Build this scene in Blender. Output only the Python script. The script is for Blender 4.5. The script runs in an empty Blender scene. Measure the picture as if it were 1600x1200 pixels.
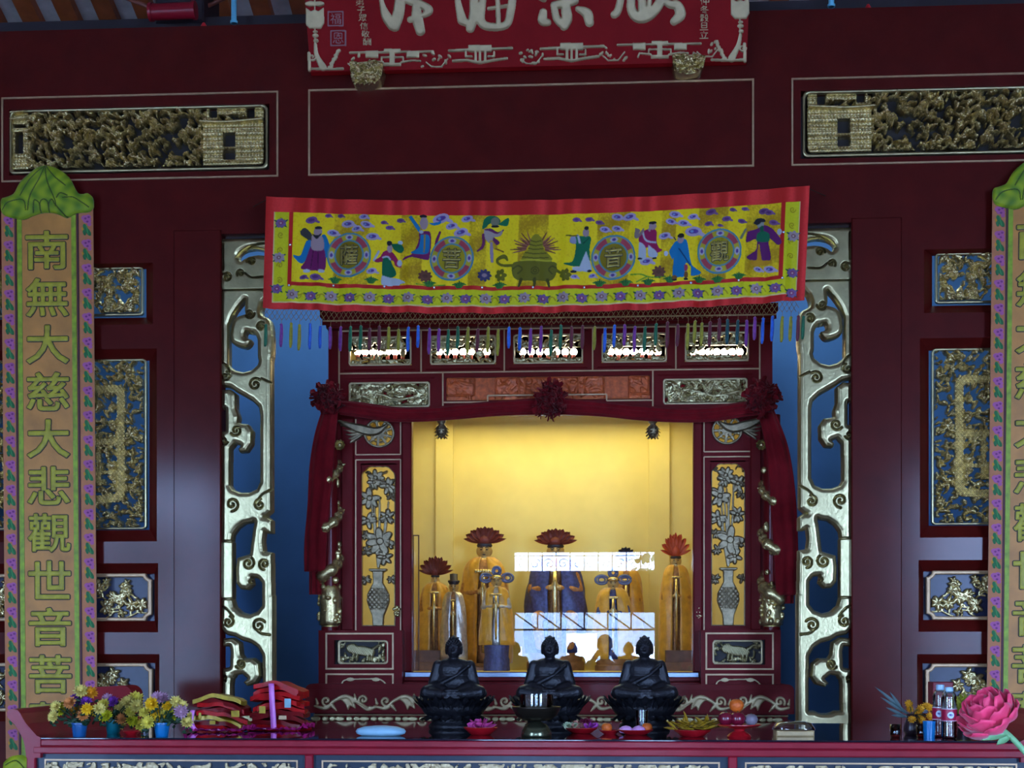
import bpy, bmesh, math, random
import numpy as np
from mathutils import Vector, Matrix, Euler

random.seed(7)
RNG = np.random.default_rng(7)
scene = bpy.context.scene
COL = scene.collection
pi = math.pi

def S(r, g, b):
    f = lambda v: (v/255/12.92) if v/255 <= 0.04045 else ((v/255+0.055)/1.055)**2.4
    return (f(r), f(g), f(b), 1.0)

# ------------------------------------------------------------------ camera
CAMX, CAMY, CAMZ = 0.378, -7.6, 1.5
F, HY = 2284.0, 1017.0            # focal length and horizon row in 1600x1200 pixels
TH = math.atan(145/F)             # small yaw to the left of the altar axis
CT, ST = math.cos(TH), math.sin(TH)
cam_d = bpy.data.cameras.new('camera')
cam = bpy.data.objects.new('camera', cam_d)
COL.objects.link(cam)
cam.location = (CAMX, CAMY, CAMZ)
cam.rotation_euler = (pi/2, 0, TH)
cam_d.sensor_fit = 'HORIZONTAL'
cam_d.sensor_width = 36
cam_d.lens = F/1600*36
cam_d.shift_y = (HY-600)/1600
cam_d.clip_start = 0.05
scene.camera = cam

# ------------------------------------------------------------------ world, exposure, lamps
w = bpy.data.worlds.new('sky')
scene.world = w
w.use_nodes = True
bgn = w.node_tree.nodes['Background']
bgn.inputs[0].default_value = (0.37, 0.56, 1.0, 1)
bgn.inputs[1].default_value = 20.0
vs = scene.view_settings
vs.view_transform = 'Standard'
vs.look = 'None'
vs.gamma = 1.0
vs.use_curve_mapping = False
vs.exposure = 1.25
scene.cycles.max_bounces = 8
scene.cycles.diffuse_bounces = 3
scene.cycles.glossy_bounces = 4
scene.cycles.transparent_max_bounces = 12
scene.cycles.use_denoising = True
scene.cycles.sample_clamp_indirect = 6.0

def lamp(name, loc, size, power, color, rot=(0, 0, 0), portal=False):
    d = bpy.data.lights.new(name, 'AREA')
    d.shape = 'RECTANGLE'
    d.size, d.size_y = size
    d.energy = power
    d.color = color
    if portal:
        d.cycles.is_portal = True
    o = bpy.data.objects.new(name, d)
    COL.objects.link(o)
    o.location = loc
    o.rotation_euler = rot
    return o
# the three doorways of the hall behind the camera (z from floor to lintel)
DOORY = -10.6
DOORS = [(-6.5, -4.5, 0.0, 3.7), (-0.85, 1.05, 0.0, 2.02), (-0.85, 1.05, 2.58, 2.84), (4.3, 6.5, 0.0, 3.7)]
for i, (a, b, c, d) in enumerate(DOORS):
    lamp('doorway_daylight', ((a+b)/2, DOORY+0.02, (c+d)/2), (b-a, d-c), 1, (1, 1, 1), (pi/2, 0, 0), True)
lamp('shrine_lamp', (0.05, 1.25, 2.94), (1.6, 0.5), 6.6, (1.0, 0.87, 0.40))
lamp('recess_tube_lamp', (0.0, 0.9, 4.45), (5.0, 0.15), 24, (0.62, 0.85, 1.0))

# ------------------------------------------------------------------ pixel helpers (photo frame 1600x1200)
def XT(px, Y):
    a = (px-800)/F
    dx, dy = -ST+a*CT, CT+a*ST
    t = (Y-CAMY)/dy
    return CAMX+t*dx, t
def P(px, py, Y):
    x, t = XT(px, Y)
    return Vector((x, Y, CAMZ+t*(HY-py)/F))
class Fr:
    """upright plane at depth Y; rows are read at column pm"""
    def __init__(s, Y, pm):
        s.Y = Y
        s.t = XT(pm, Y)[1]
        s.u = s.t/F          # metres per pixel
    def x(s, px): return XT(px, s.Y)[0]
    def z(s, py): return CAMZ+(HY-py)*s.u
    def py(s, z): return HY-(z-CAMZ)/s.u
ZT = 1.167                       # altar table top
def onT(px, py):
    """point on the table top seen at that pixel"""
    t = (CAMZ-ZT)*F/(py-HY)
    a = (px-800)/F
    return Vector((CAMX+t*(-ST+a*CT), CAMY+t*(CT+a*ST), ZT))
def scl(Y): return (Y-CAMY)/F    # metres per pixel at depth Y

# ------------------------------------------------------------------ materials
MATS = {}
def mat(name, col, rough=0.5, metal=0.0, coat=0.0, var=0.12, scale=30, bump=0.0, bscale=80, spec=0.5, emit=None, estr=0, sheen=0.0, coat_rough=0.08):
    if name in MATS: return MATS[name]
    m = bpy.data.materials.new(name)
    m.use_nodes = True
    nt = m.node_tree
    b = nt.nodes['Principled BSDF']
    b.inputs['Roughness'].default_value = rough
    b.inputs['Metallic'].default_value = metal
    b.inputs['Coat Weight'].default_value = coat
    b.inputs['Coat Roughness'].default_value = coat_rough
    b.inputs['Specular IOR Level'].default_value = spec
    b.inputs['Sheen Weight'].default_value = sheen
    tc = nt.nodes.new('ShaderNodeTexCoord')
    if var > 0:
        n = nt.nodes.new('ShaderNodeTexNoise')
        n.inputs['Scale'].default_value = scale
        n.inputs['Detail'].default_value = 4
        nt.links.new(tc.outputs['Object'], n.inputs['Vector'])
        r = nt.nodes.new('ShaderNodeValToRGB')
        r.color_ramp.elements[0].position = 0.3
        r.color_ramp.elements[1].position = 0.7
        r.color_ramp.elements[0].color = tuple(c*(1-var) for c in col[:3])+(1,)
        r.color_ramp.elements[1].color = tuple(min(1, c*(1+var)) for c in col[:3])+(1,)
        nt.links.new(n.outputs['Fac'], r.inputs['Fac'])
        nt.links.new(r.outputs['Color'], b.inputs['Base Color'])
    else:
        b.inputs['Base Color'].default_value = col
    if bump > 0:
        n2 = nt.nodes.new('ShaderNodeTexNoise')
        n2.inputs['Scale'].default_value = bscale
        n2.inputs['Detail'].default_value = 3
        nt.links.new(tc.outputs['Object'], n2.inputs['Vector'])
        bp = nt.nodes.new('ShaderNodeBump')
        bp.inputs['Strength'].default_value = bump
        bp.inputs['Distance'].default_value = 0.01
        nt.links.new(n2.outputs['Fac'], bp.inputs['Height'])
        nt.links.new(bp.outputs['Normal'], b.inputs['Normal'])
    if emit:
        b.inputs['Emission Color'].default_value = emit
        b.inputs['Emission Strength'].default_value = estr
    MATS[name] = m
    return m
def vmat(name, rough=0.6, metal=0.0, sheen=0.2, spec=0.4, bump=0.15, bscale=250):
    """cloth or paint whose pattern is the colour attribute of its mesh"""
    if name in MATS: return MATS[name]
    m = mat(name, (1, 1, 1, 1), rough, metal, var=0, bump=bump, bscale=bscale, sheen=sheen, spec=spec)
    nt = m.node_tree
    a = nt.nodes.new('ShaderNodeAttribute')
    a.attribute_name = 'Col'
    nt.links.new(a.outputs['Color'], nt.nodes['Principled BSDF'].inputs['Base Color'])
    return m
def glass_mat(name, tint=(1, 1, 1, 1), k=1.6):
    if name in MATS: return MATS[name]
    m = bpy.data.materials.new(name)
    m.use_nodes = True
    nt = m.node_tree
    for n in list(nt.nodes): nt.nodes.remove(n)
    out = nt.nodes.new('ShaderNodeOutputMaterial')
    mx = nt.nodes.new('ShaderNodeMixShader')
    tr = nt.nodes.new('ShaderNodeBsdfTransparent')
    gl = nt.nodes.new('ShaderNodeBsdfGlossy')
    fr = nt.nodes.new('ShaderNodeFresnel')
    mu = nt.nodes.new('ShaderNodeMath')
    mu.operation = 'MULTIPLY'
    mu.use_clamp = True
    mu.inputs[1].default_value = k
    fr.inputs['IOR'].default_value = 1.5
    tr.inputs['Color'].default_value = tint
    gl.inputs['Roughness'].default_value = 0.0
    nt.links.new(fr.outputs[0], mu.inputs[0])
    nt.links.new(mu.outputs[0], mx.inputs[0])
    nt.links.new(tr.outputs[0], mx.inputs[1])
    nt.links.new(gl.outputs[0], mx.inputs[2])
    nt.links.new(mx.outputs[0], out.inputs[0])
    MATS[name] = m
    return m

LACQ = mat('dark_red_lacquer', (0.084, 0.0045, 0.0032, 1), 0.5, coat=0.23, spec=0.1, var=0.15, scale=6, coat_rough=0.13)
LACQ2 = mat('shrine_red_lacquer', (0.13, 0.005, 0.007, 1), 0.5, coat=0.2, spec=0.1, var=0.12, scale=8, coat_rough=0.13)
RAILRED = mat('table_red_lacquer', (0.27, 0.009, 0.022, 1), 0.4, coat=0.14, spec=0.15, var=0.12, scale=9, coat_rough=0.15)
PLAQ = mat('plaque_red', (0.29, 0.006, 0.008, 1), 0.6, spec=0.12, var=0.1, scale=8)
GOLD = mat('aged_gold_leaf', (0.62, 0.50, 0.23, 1), 0.26, metal=0.82, var=0.3, scale=40, bump=0.25, bscale=120)
GOLDS = mat('smooth_gold_leaf', (0.45, 0.385, 0.195, 1), 0.31, metal=0.85, var=0.15, scale=14, bump=0.1, bscale=60)
GOLDP = mat('pale_gold_paint', (0.48, 0.37, 0.19, 1), 0.4, metal=0.35, var=0.12, scale=20)
GLINE = mat('gold_line_paint', (0.52, 0.33, 0.17, 1), 0.4, metal=0.3, var=0.1)
AMBER = mat('amber_wood_carving', (0.50, 0.095, 0.02, 1), 0.4, metal=0.2, var=0.35, scale=40)
BLUEW = mat('blue_wall_paint', (0.065, 0.19, 0.45, 1), 0.7, var=0.06, scale=5)
YELW = mat('yellow_shrine_paint', (0.70, 0.57, 0.17, 1), 0.7, var=0.04, scale=10)
BLACK = mat('black_bronze', (0.012, 0.012, 0.016, 1), 0.42, metal=0.3, var=0.3, scale=30, bump=0.3, bscale=90)

# ------------------------------------------------------------------ object helpers
def finish(o, label=None, cat=None, group=None, kind=None):
    if label: o['label'] = label
    if cat: o['category'] = cat
    if group: o['group'] = group
    if kind: o['kind'] = kind
    return o
def thing(name, loc, label, cat, group=None):
    o = bpy.data.objects.new(name, None)
    o.empty_display_size = 0.05
    COL.objects.link(o)
    o.location = loc
    return finish(o, label, cat, group)
def wloc(o):
    v = Vector((0, 0, 0))
    while o is not None:
        v = v+o.location
        o = o.parent
    return v
def link(name, me, parent=None, loc=None):
    o = bpy.data.objects.new(name, me)
    COL.objects.link(o)
    if parent is not None: o.parent = parent
    if loc is not None: o.location = loc
    return o
def npmesh(name, V, Q, mats, smooth=True, colors=None, tris=None, midx=None):
    """fast mesh from arrays: V (n,3), Q (m,4) quads"""
    me = bpy.data.meshes.new(name)
    V = np.ascontiguousarray(V, dtype=np.float32)
    Q = np.ascontiguousarray(Q, dtype=np.int32)
    me.vertices.add(len(V))
    me.vertices.foreach_set('co', V.ravel())
    me.loops.add(Q.size)
    me.loops.foreach_set('vertex_index', Q.ravel())
    me.polygons.add(len(Q))
    me.polygons.foreach_set('loop_start', np.arange(0, Q.size, 4, dtype=np.int32))
    me.update(calc_edges=True)
    me.validate()
    if smooth: me.polygons.foreach_set('use_smooth', np.ones(len(me.polygons), dtype=bool))
    if colors is not None:
        at = me.color_attributes.new('Col', 'FLOAT_COLOR', 'POINT')
        c = np.ones((len(V), 4), dtype=np.float32)
        c[:, :3] = colors[:, :3]
        at.data.foreach_set('color', c.ravel())
    for m in (mats if isinstance(mats, (list, tuple)) else [mats]): me.materials.append(m)
    return me

class MB:
    def __init__(s): s.v = []; s.f = []
    def add(s, vs_, fs):
        n = len(s.v)
        s.v += [tuple(q) for q in vs_]
        s.f += [tuple(i+n for i in q) for q in fs]
        return s
    def box(s, x0, x1, y0, y1, z0, z1, ch=0.0):
        if x0 > x1: x0, x1 = x1, x0
        if y0 > y1: y0, y1 = y1, y0
        if z0 > z1: z0, z1 = z1, z0
        c = min(ch, (x1-x0)*.45, (z1-z0)*.45, (y1-y0)*.45)
        if c <= 0:
            return s.add([(x0, y0, z0), (x1, y0, z0), (x1, y1, z0), (x0, y1, z0), (x0, y0, z1), (x1, y0, z1), (x1, y1, z1), (x0, y1, z1)],
                         [(0, 3, 2, 1), (4, 5, 6, 7), (0, 1, 5, 4), (1, 2, 6, 5), (2, 3, 7, 6), (3, 0, 4, 7)])
        # front edges chamfered
        return s.add([(x0, y1, z0), (x1, y1, z0), (x1, y1, z1), (x0, y1, z1),
                      (x0, y0+c, z0), (x1, y0+c, z0), (x1, y0+c, z1), (x0, y0+c, z1),
                      (x0+c, y0, z0+c), (x1-c, y0, z0+c), (x1-c, y0, z1-c), (x0+c, y0, z1-c)],
                     [(3, 2, 1, 0), (0, 1, 5, 4), (1, 2, 6, 5), (2, 3, 7, 6), (3, 0, 4, 7),
                      (4, 5, 9, 8), (5, 6, 10, 9), (6, 7, 11, 10), (7, 4, 8, 11), (8, 9, 10, 11)])
    def frame(s, x0, x1, z0, z1, wd, y0, y1):
        """flat rectangular ring of width wd, between depths y0 and y1"""
        s.box(x0, x1, y0, y1, z1-wd, z1); s.box(x0, x1, y0, y1, z0, z0+wd)
        s.box(x0, x0+wd, y0, y1, z0+wd, z1-wd); s.box(x1-wd, x1, y0, y1, z0+wd, z1-wd)
        return s
    def prism(s, poly, y0, y1):
        """poly of (x,z) extruded along y"""
        n = len(poly)
        vs_ = [(x, y0, z) for x, z in poly]+[(x, y1, z) for x, z in poly]
        fs = [tuple(range(n)), tuple(range(2*n-1, n-1, -1))]
        fs += [(i, i+n, (i+1) % n+n, (i+1) % n) for i in range(n)]
        return s.add(vs_, fs)
    def lathe(s, prof, c, n=28, sx=1.0, sy=1.0, rip=0, amp=0.0):
        """profile [(r,z)] about the vertical through c"""
        c = Vector(c)
        vs_ = []
        for r, z in prof:
            for k in range(n):
                a = 2*pi*k/n
                rr = r*(1+amp*math.cos(rip*a))
                vs_.append((c.x+rr*math.cos(a)*sx, c.y+rr*math.sin(a)*sy, c.z+z))
        fs = []
        for i in range(len(prof)-1):
            for k in range(n):
                fs.append((i*n+k, i*n+(k+1) % n, (i+1)*n+(k+1) % n, (i+1)*n+k))
        if prof[0][0] > 1e-6: fs.append(tuple(range(n-1, -1, -1)))
        if prof[-1][0] > 1e-6: fs.append(tuple((len(prof)-1)*n+k for k in range(n)))
        return s.add(vs_, fs)
    def tube(s, pts, rad, n=8, cap=True):
        pts = [Vector(p) for p in pts]
        m = len(pts)
        if not isinstance(rad, (list, tuple)): rad = [rad]*m
        vs_ = []
        up = None
        for i, p in enumerate(pts):
            d = (pts[min(i+1, m-1)]-pts[max(i-1, 0)])
            d = d.normalized() if d.length > 1e-9 else Vector((0, 0, 1))
            if up is None:
                up = Vector((0, 0, 1)) if abs(d.z) < 0.9 else Vector((1, 0, 0))
            a = d.cross(up)
            if a.length < 1e-6: a = d.cross(Vector((0, 1, 0)))
            a.normalize()
            b = a.cross(d).normalized()
            up = b
            for k in range(n):
                t = 2*pi*k/n
                vs_.append(p+(a*math.cos(t)+b*math.sin(t))*rad[i])
        fs = [(i*n+k, i*n+(k+1) % n, (i+1)*n+(k+1) % n, (i+1)*n+k) for i in range(m-1) for k in range(n)]
        if cap: fs += [tuple(range(n-1, -1, -1)), tuple((m-1)*n+k for k in range(n))]
        return s.add(vs_, fs)
    def sphere(s, c, r, n=16, m=10, rot=None):
        c = Vector(c)
        r = Vector(r) if isinstance(r, (tuple, list, Vector)) else Vector((r, r, r))
        vs_ = []
        for i in range(m+1):
            ph = pi*i/m
            for k in range(n):
                q = Vector((math.sin(ph)*math.cos(2*pi*k/n)*r.x, math.sin(ph)*math.sin(2*pi*k/n)*r.y, math.cos(ph)*r.z))
                if rot is not None: q = rot @ q
                vs_.append(c+q)
        fs = [(i*n+k, (i+1)*n+k, (i+1)*n+(k+1) % n, i*n+(k+1) % n) for i in range(m) for k in range(n)]
        return s.add(vs_, fs)
    def petal(s, base, tip, width, normal, cup=0.2, n=6, rnd=False):
        """a curved leaf or petal from base to tip"""
        base, tip, nr = Vector(base), Vector(tip), Vector(normal).normalized()
        d = tip-base
        L = d.length
        sd = d.cross(nr).normalized()
        vs_ = []
        for i in range(n+1):
            t = i/n
            wv = width*(math.sin(pi*min(1, t*0.92+0.08))**0.75) if not rnd else width*(0.35+0.65*min(1, t*1.6))*math.sqrt(max(0.0, 1-t**5))
            cpt = base+d*t+nr*(cup*L*math.sin(pi*t*0.5)**2)
            for q in (-1, -0.5, 0, 0.5, 1):
                vs_.append(cpt+sd*wv*0.5*q+nr*(abs(q)**2*width*0.22))
        fs = [(i*5+k, i*5+k+1, (i+1)*5+k+1, (i+1)*5+k) for i in range(n) for k in range(4)]
        return s.add(vs_, fs)
    def build(s, name, m, parent=None, loc=None, smooth=False, sharp=None):
        o0 = Vector((0, 0, 0))
        if parent is not None: o0 = wloc(parent)
        elif loc is not None: o0 = Vector(loc)
        me = bpy.data.meshes.new(name)
        me.from_pydata([(a-o0.x, b-o0.y, c-o0.z) for a, b, c in s.v], [], s.f)
        me.materials.append(m)
        if smooth:
            me.polygons.foreach_set('use_smooth', [True]*len(me.polygons))
            if sharp: me.set_sharp_from_angle(angle=math.radians(sharp))
        me.update()
        return link(name, me, parent, None if parent is not None else (loc if loc is not None else None))

def copy_tree(o, parent=None, loc=None):
    c = o.copy()
    COL.objects.link(c)
    if parent is not None:
        c.parent = parent
        c.matrix_parent_inverse = o.matrix_parent_inverse
    if loc is not None: c.location = loc
    for ch in [q for q in bpy.data.objects if q.parent == o]: copy_tree(ch, c)
    return c
KIDS = {}

def holes_wall(mb, X, Z, holes, y0, y1):
    """upright slab x0..x1, z0..z1 with rectangular holes (a,b,c,d)=(x0,x1,z0,z1)"""
    xs = sorted(set([X[0], X[1]]+[v for h in holes for v in h[:2] if X[0] < v < X[1]]))
    zs = sorted(set([Z[0], Z[1]]+[v for h in holes for v in h[2:] if Z[0] < v < Z[1]]))
    def inh(x, z): return any(h[0] < x < h[1] and h[2] < z < h[3] for h in holes)
    solid = [[not inh((xs[i]+xs[i+1])/2, (zs[j]+zs[j+1])/2) for j in range(len(zs)-1)] for i in range(len(xs)-1)]
    ni, nj = len(xs)-1, len(zs)-1
    for i in range(ni):
        for j in range(nj):
            if not solid[i][j]: continue
            a, b, c, d = xs[i], xs[i+1], zs[j], zs[j+1]
            mb.add([(a, y0, c), (b, y0, c), (b, y0, d), (a, y0, d)], [(0, 1, 2, 3)])
            mb.add([(a, y1, c), (b, y1, c), (b, y1, d), (a, y1, d)], [(3, 2, 1, 0)])
            if i == 0 or not solid[i-1][j]: mb.add([(a, y0, c), (a, y0, d), (a, y1, d), (a, y1, c)], [(0, 1, 2, 3)])
            if i == ni-1 or not solid[i+1][j]: mb.add([(b, y0, c), (b, y1, c), (b, y1, d), (b, y0, d)], [(0, 1, 2, 3)])
            if j == 0 or not solid[i][j-1]: mb.add([(a, y0, c), (a, y1, c), (b, y1, c), (b, y0, c)], [(0, 1, 2, 3)])
            if j == nj-1 or not solid[i][j+1]: mb.add([(a, y0, d), (b, y0, d), (b, y1, d), (a, y1, d)], [(0, 1, 2, 3)])
    return mb

# ------------------------------------------------------------------ raster drawing (for carving and embroidery)
def smooth_line(pts, k=6):
    pts = [tuple(map(float, p)) for p in pts]
    if len(pts) < 3: return pts
    out = []
    for i in range(len(pts)-1):
        p0, p1, p2, p3 = pts[max(i-1, 0)], pts[i], pts[i+1], pts[min(i+2, len(pts)-1)]
        for j in range(k):
            t = j/k
            out.append(tuple(0.5*(2*b+(c-a)*t+(2*a-5*b+4*c-d)*t*t+(-a+3*b-3*c+d)*t**3) for a, b, c, d in zip(p0, p1, p2, p3)))
    out.append(pts[-1])
    return out
_GL = {}
def glyph(ch):
    if ch in _GL: return _GL[ch]
    cu = bpy.data.curves.new('glyph', 'FONT')
    cu.body = ch
    cu.resolution_u = 3
    ob = bpy.data.objects.new('glyph', cu)
    COL.objects.link(ob)
    dg = bpy.context.evaluated_depsgraph_get()
    ev = ob.evaluated_get(dg)
    me = ev.to_mesh()
    me.calc_loop_triangles()
    co = np.array([v.co[:2] for v in me.vertices])
    tr = np.array([t.vertices[:] for t in me.loop_triangles])
    ev.to_mesh_clear()
    bpy.data.objects.remove(ob)
    bpy.data.curves.remove(cu)
    mn, mx = co.min(0), co.max(0)
    co = (co-(mn+mx)/2)/(mx-mn)
    _GL[ch] = (co, tr)
    return _GL[ch]
class Ras:
    """pixel canvas over photo columns px0..px1 and rows py0..py1, s cells per pixel"""
    def __init__(s, px0, py0, px1, py1, sc, off=None):
        s.px0, s.py0, s.s = px0, py0, sc
        s.W, s.H = int(round((px1-px0)*sc)), int(round((py1-py0)*sc))
        x = px0+(np.arange(s.W)+0.5)/sc
        y = py0+(np.arange(s.H)+0.5)/sc
        s.X, s.Y = np.meshgrid(x, y)
        if off is not None: s.Y = s.Y+off(s.X)
    def zero(s): return np.zeros((s.H, s.W), bool)
    def poly(s, pts, sm=False):
        if sm: pts = smooth_line(list(pts)+[pts[0]], 5)[:-1]
        m = s.zero()
        X, Y = s.X, s.Y
        for i in range(len(pts)):
            (x0, y0), (x1, y1) = pts[i], pts[(i+1) % len(pts)]
            if y0 == y1: continue
            m ^= ((Y >= min(y0, y1)) & (Y < max(y0, y1)) & (X < (x1-x0)*(Y-y0)/(y1-y0)+x0))
        return m
    def ell(s, cx, cy, rx, ry, rot=0):
        c, n = math.cos(rot), math.sin(rot)
        dx, dy = s.X-cx, s.Y-cy
        return ((dx*c+dy*n)/rx)**2+((-dx*n+dy*c)/ry)**2 <= 1
    def rect(s, x0, y0, x1, y1): return (s.X >= x0) & (s.X < x1) & (s.Y >= y0) & (s.Y < y1)
    def stroke(s, pts, wd, sm=True):
        """wd: width or list of widths, one per point"""
        if not isinstance(wd, (list, tuple)): wd = [wd]*len(pts)
        p = [(a[0], a[1], b) for a, b in zip(pts, wd)]
        if sm: p = smooth_line(p, 7)
        m = s.zero()
        R = max(wd)
        for (x0, y0, w0), (x1, y1, w1) in zip(p[:-1], p[1:]):
            sel = s._box(min(x0, x1)-R, min(y0, y1)-R, max(x0, x1)+R, max(y0, y1)+R)
            if sel is None: continue
            X, Y = s.X[sel], s.Y[sel]
            L2 = (x1-x0)**2+(y1-y0)**2+1e-9
            t = np.clip(((X-x0)*(x1-x0)+(Y-y0)*(y1-y0))/L2, 0, 1)
            d2 = (X-x0-t*(x1-x0))**2+(Y-y0-t*(y1-y0))**2
            m[sel] |= d2 <= ((w0+(w1-w0)*t)/2)**2
        return m
    def _box(s, x0, y0, x1, y1):
        ys = s.Y[:, 0]
        pad = 25
        i0 = int(max(0, math.floor((x0-s.px0)*s.s)-1)); i1 = int(min(s.W, math.ceil((x1-s.px0)*s.s)+1))
        lo, hi = s.Y.min(1), s.Y.max(1)
        rows = np.where((hi >= y0) & (lo <= y1))[0]
        if i1 <= i0 or len(rows) == 0: return None
        return (slice(rows[0], rows[-1]+1), slice(i0, i1))
    def text(s, ch, cx, cy, w_, h_):
        co, tr = glyph(ch)
        m = s.zero()
        T = np.stack([cx+co[:, 0]*w_, cy-co[:, 1]*h_], 1)[tr]
        for t in T:
            sel = s._box(t[:, 0].min(), t[:, 1].min(), t[:, 0].max(), t[:, 1].max())
            if sel is None: continue
            X, Y = s.X[sel], s.Y[sel]
            d = []
            for k in range(3):
                a, b = t[k], t[(k+1) % 3]
                d.append((b[0]-a[0])*(Y-a[1])-(b[1]-a[1])*(X-a[0]))
            m[sel] |= ((d[0] >= 0) & (d[1] >= 0) & (d[2] >= 0)) | ((d[0] <= 0) & (d[1] <= 0) & (d[2] <= 0))
        return m
    def spiral(s, cx, cy, r, turns=1.4, start=0.0, wd=2.0, cw=1):
        n = 26
        pts = [(cx+r*(1-0.85*i/n)*math.cos(start+cw*2*pi*turns*i/n), cy+r*(1-0.85*i/n)*math.sin(start+cw*2*pi*turns*i/n)) for i in range(n+1)]
        return s.stroke(pts, wd, sm=False)
def edt(m, R):
    """distance (cells) to the nearest empty cell, capped at R"""
    H, W = m.shape
    m = np.pad(m, R+1)
    g = np.where(m, R+1.0, 0.0)
    for i in range(1, g.shape[0]): g[i] = np.minimum(g[i], g[i-1]+1)
    for i in range(g.shape[0]-2, -1, -1): g[i] = np.minimum(g[i], g[i+1]+1)
    d = np.full(g.shape, (R+1.0)**2)
    for k in range(-R, R+1): d = np.minimum(d, np.roll(g, k, 1)**2+k*k)
    return np.minimum(np.sqrt(d), R)[R+1:-R-1, R+1:-R-1]
def dilate(m, r):
    R = int(math.ceil(r))+1
    q = np.pad(~m, R+1, constant_values=True)
    return edt(q, R)[R+1:-R-1, R+1:-R-1] < r+0.5
def dome(m, r):
    d = edt(m, int(math.ceil(r)))
    q = np.clip(d/r, 0, 1)
    return np.sqrt(1-(1-q)**2)
def blur(a, n=1):
    for _ in range(n):
        p = np.pad(a, 1, mode='edge')
        a = (p[:-2, 1:-1]+p[2:, 1:-1]+p[1:-1, :-2]+p[1:-1, 2:]+4*p[1:-1, 1:-1])/8
    return a
def relief(name, ras, mask, h, mapf, m, parent=None, loc=None, depth=0.01, color=None, sides=True, smooth_edge=3, label=None):
    """raised carving: cells of mask become the front, h (metres) stands towards the viewer"""
    H, W = mask.shape
    pm = np.pad(mask, 1)
    c00, c01, c10, c11 = pm[:-1, :-1], pm[:-1, 1:], pm[1:, :-1], pm[1:, 1:]
    cnt = c00.astype(int)+c01+c10+c11
    used = cnt > 0
    hp = np.pad(h*mask, 1)
    hv = (hp[:-1, :-1]+hp[:-1, 1:]+hp[1:, :-1]+hp[1:, 1:])/np.maximum(cnt, 1)
    idx = -np.ones((H+1, W+1), int)
    n = int(used.sum())
    if n == 0: return None
    idx[used] = np.arange(n)
    jj, ii = np.nonzero(used)
    px = ras.px0+ii/ras.s
    py = ras.py0+jj/ras.s
    # boundary edges
    cy, cx = np.nonzero(mask)
    E = []
    for (dy, dx, a, b) in ((-1, 0, (0, 0), (0, 1)), (1, 0, (1, 1), (1, 0)), (0, -1, (1, 0), (0, 0)), (0, 1, (0, 1), (1, 1))):
        nb = pm[cy+1+dy, cx+1+dx]
        sy, sx = cy[~nb], cx[~nb]
        E.append(np.stack([idx[sy+a[0], sx+a[1]], idx[sy+b[0], sx+b[1]]], 1))
    E = np.concatenate(E)
    if smooth_edge:
        for _ in range(smooth_edge):
            sx_, sy_, c_ = np.zeros(n), np.zeros(n), np.zeros(n)
            for a, b in ((0, 1), (1, 0)):
                np.add.at(sx_, E[:, a], px[E[:, b]]); np.add.at(sy_, E[:, a], py[E[:, b]]); np.add.at(c_, E[:, a], 1)
            k = c_ > 0
            px[k] = 0.5*px[k]+0.5*sx_[k]/c_[k]
            py[k] = 0.5*py[k]+0.5*sy_[k]/c_[k]
    hh = hv[used]
    V = mapf(px, py, hh)
    Q = np.stack([idx[cy, cx], idx[cy+1, cx], idx[cy+1, cx+1], idx[cy, cx+1]], 1)
    col = None
    if color is not None:
        cp = np.pad(color*mask[..., None], ((1, 1), (1, 1), (0, 0)))
        cv = (cp[:-1, :-1]+cp[:-1, 1:]+cp[1:, :-1]+cp[1:, 1:])/np.maximum(cnt, 1)[..., None]
        col = cv[used]
    if sides:
        be = np.unique(E)
        B = mapf(px[be], py[be], np.full(len(be), -depth))
        bi = -np.ones(n, int)
        bi[be] = n+np.arange(len(be))
        V = np.concatenate([V, B])
        Q = np.concatenate([Q, np.stack([E[:, 1], E[:, 0], bi[E[:, 0]], bi[E[:, 1]]], 1)])
        if col is not None: col = np.concatenate([col, col[be]])
    o0 = wloc(parent) if parent is not None else (Vector(loc) if loc is not None else Vector((0, 0, 0)))
    V = V-np.array(o0)
    me = npmesh(name, V, Q, m, True, col)
    me.set_sharp_from_angle(angle=math.radians(70))
    o = link(name, me, parent, None if parent is not None else (loc if loc is not None else None))
    if label: o['label'] = label
    return o
def planar(fr):
    """map (px,py,h) to an upright plane"""
    def f(px, py, h):
        a = (px-800)/F
        t = (fr.Y-CAMY)/(CT+a*ST)
        return np.stack([CAMX+t*(-ST+a*CT), fr.Y-h, fr.z(py)], 1)
    return f
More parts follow.
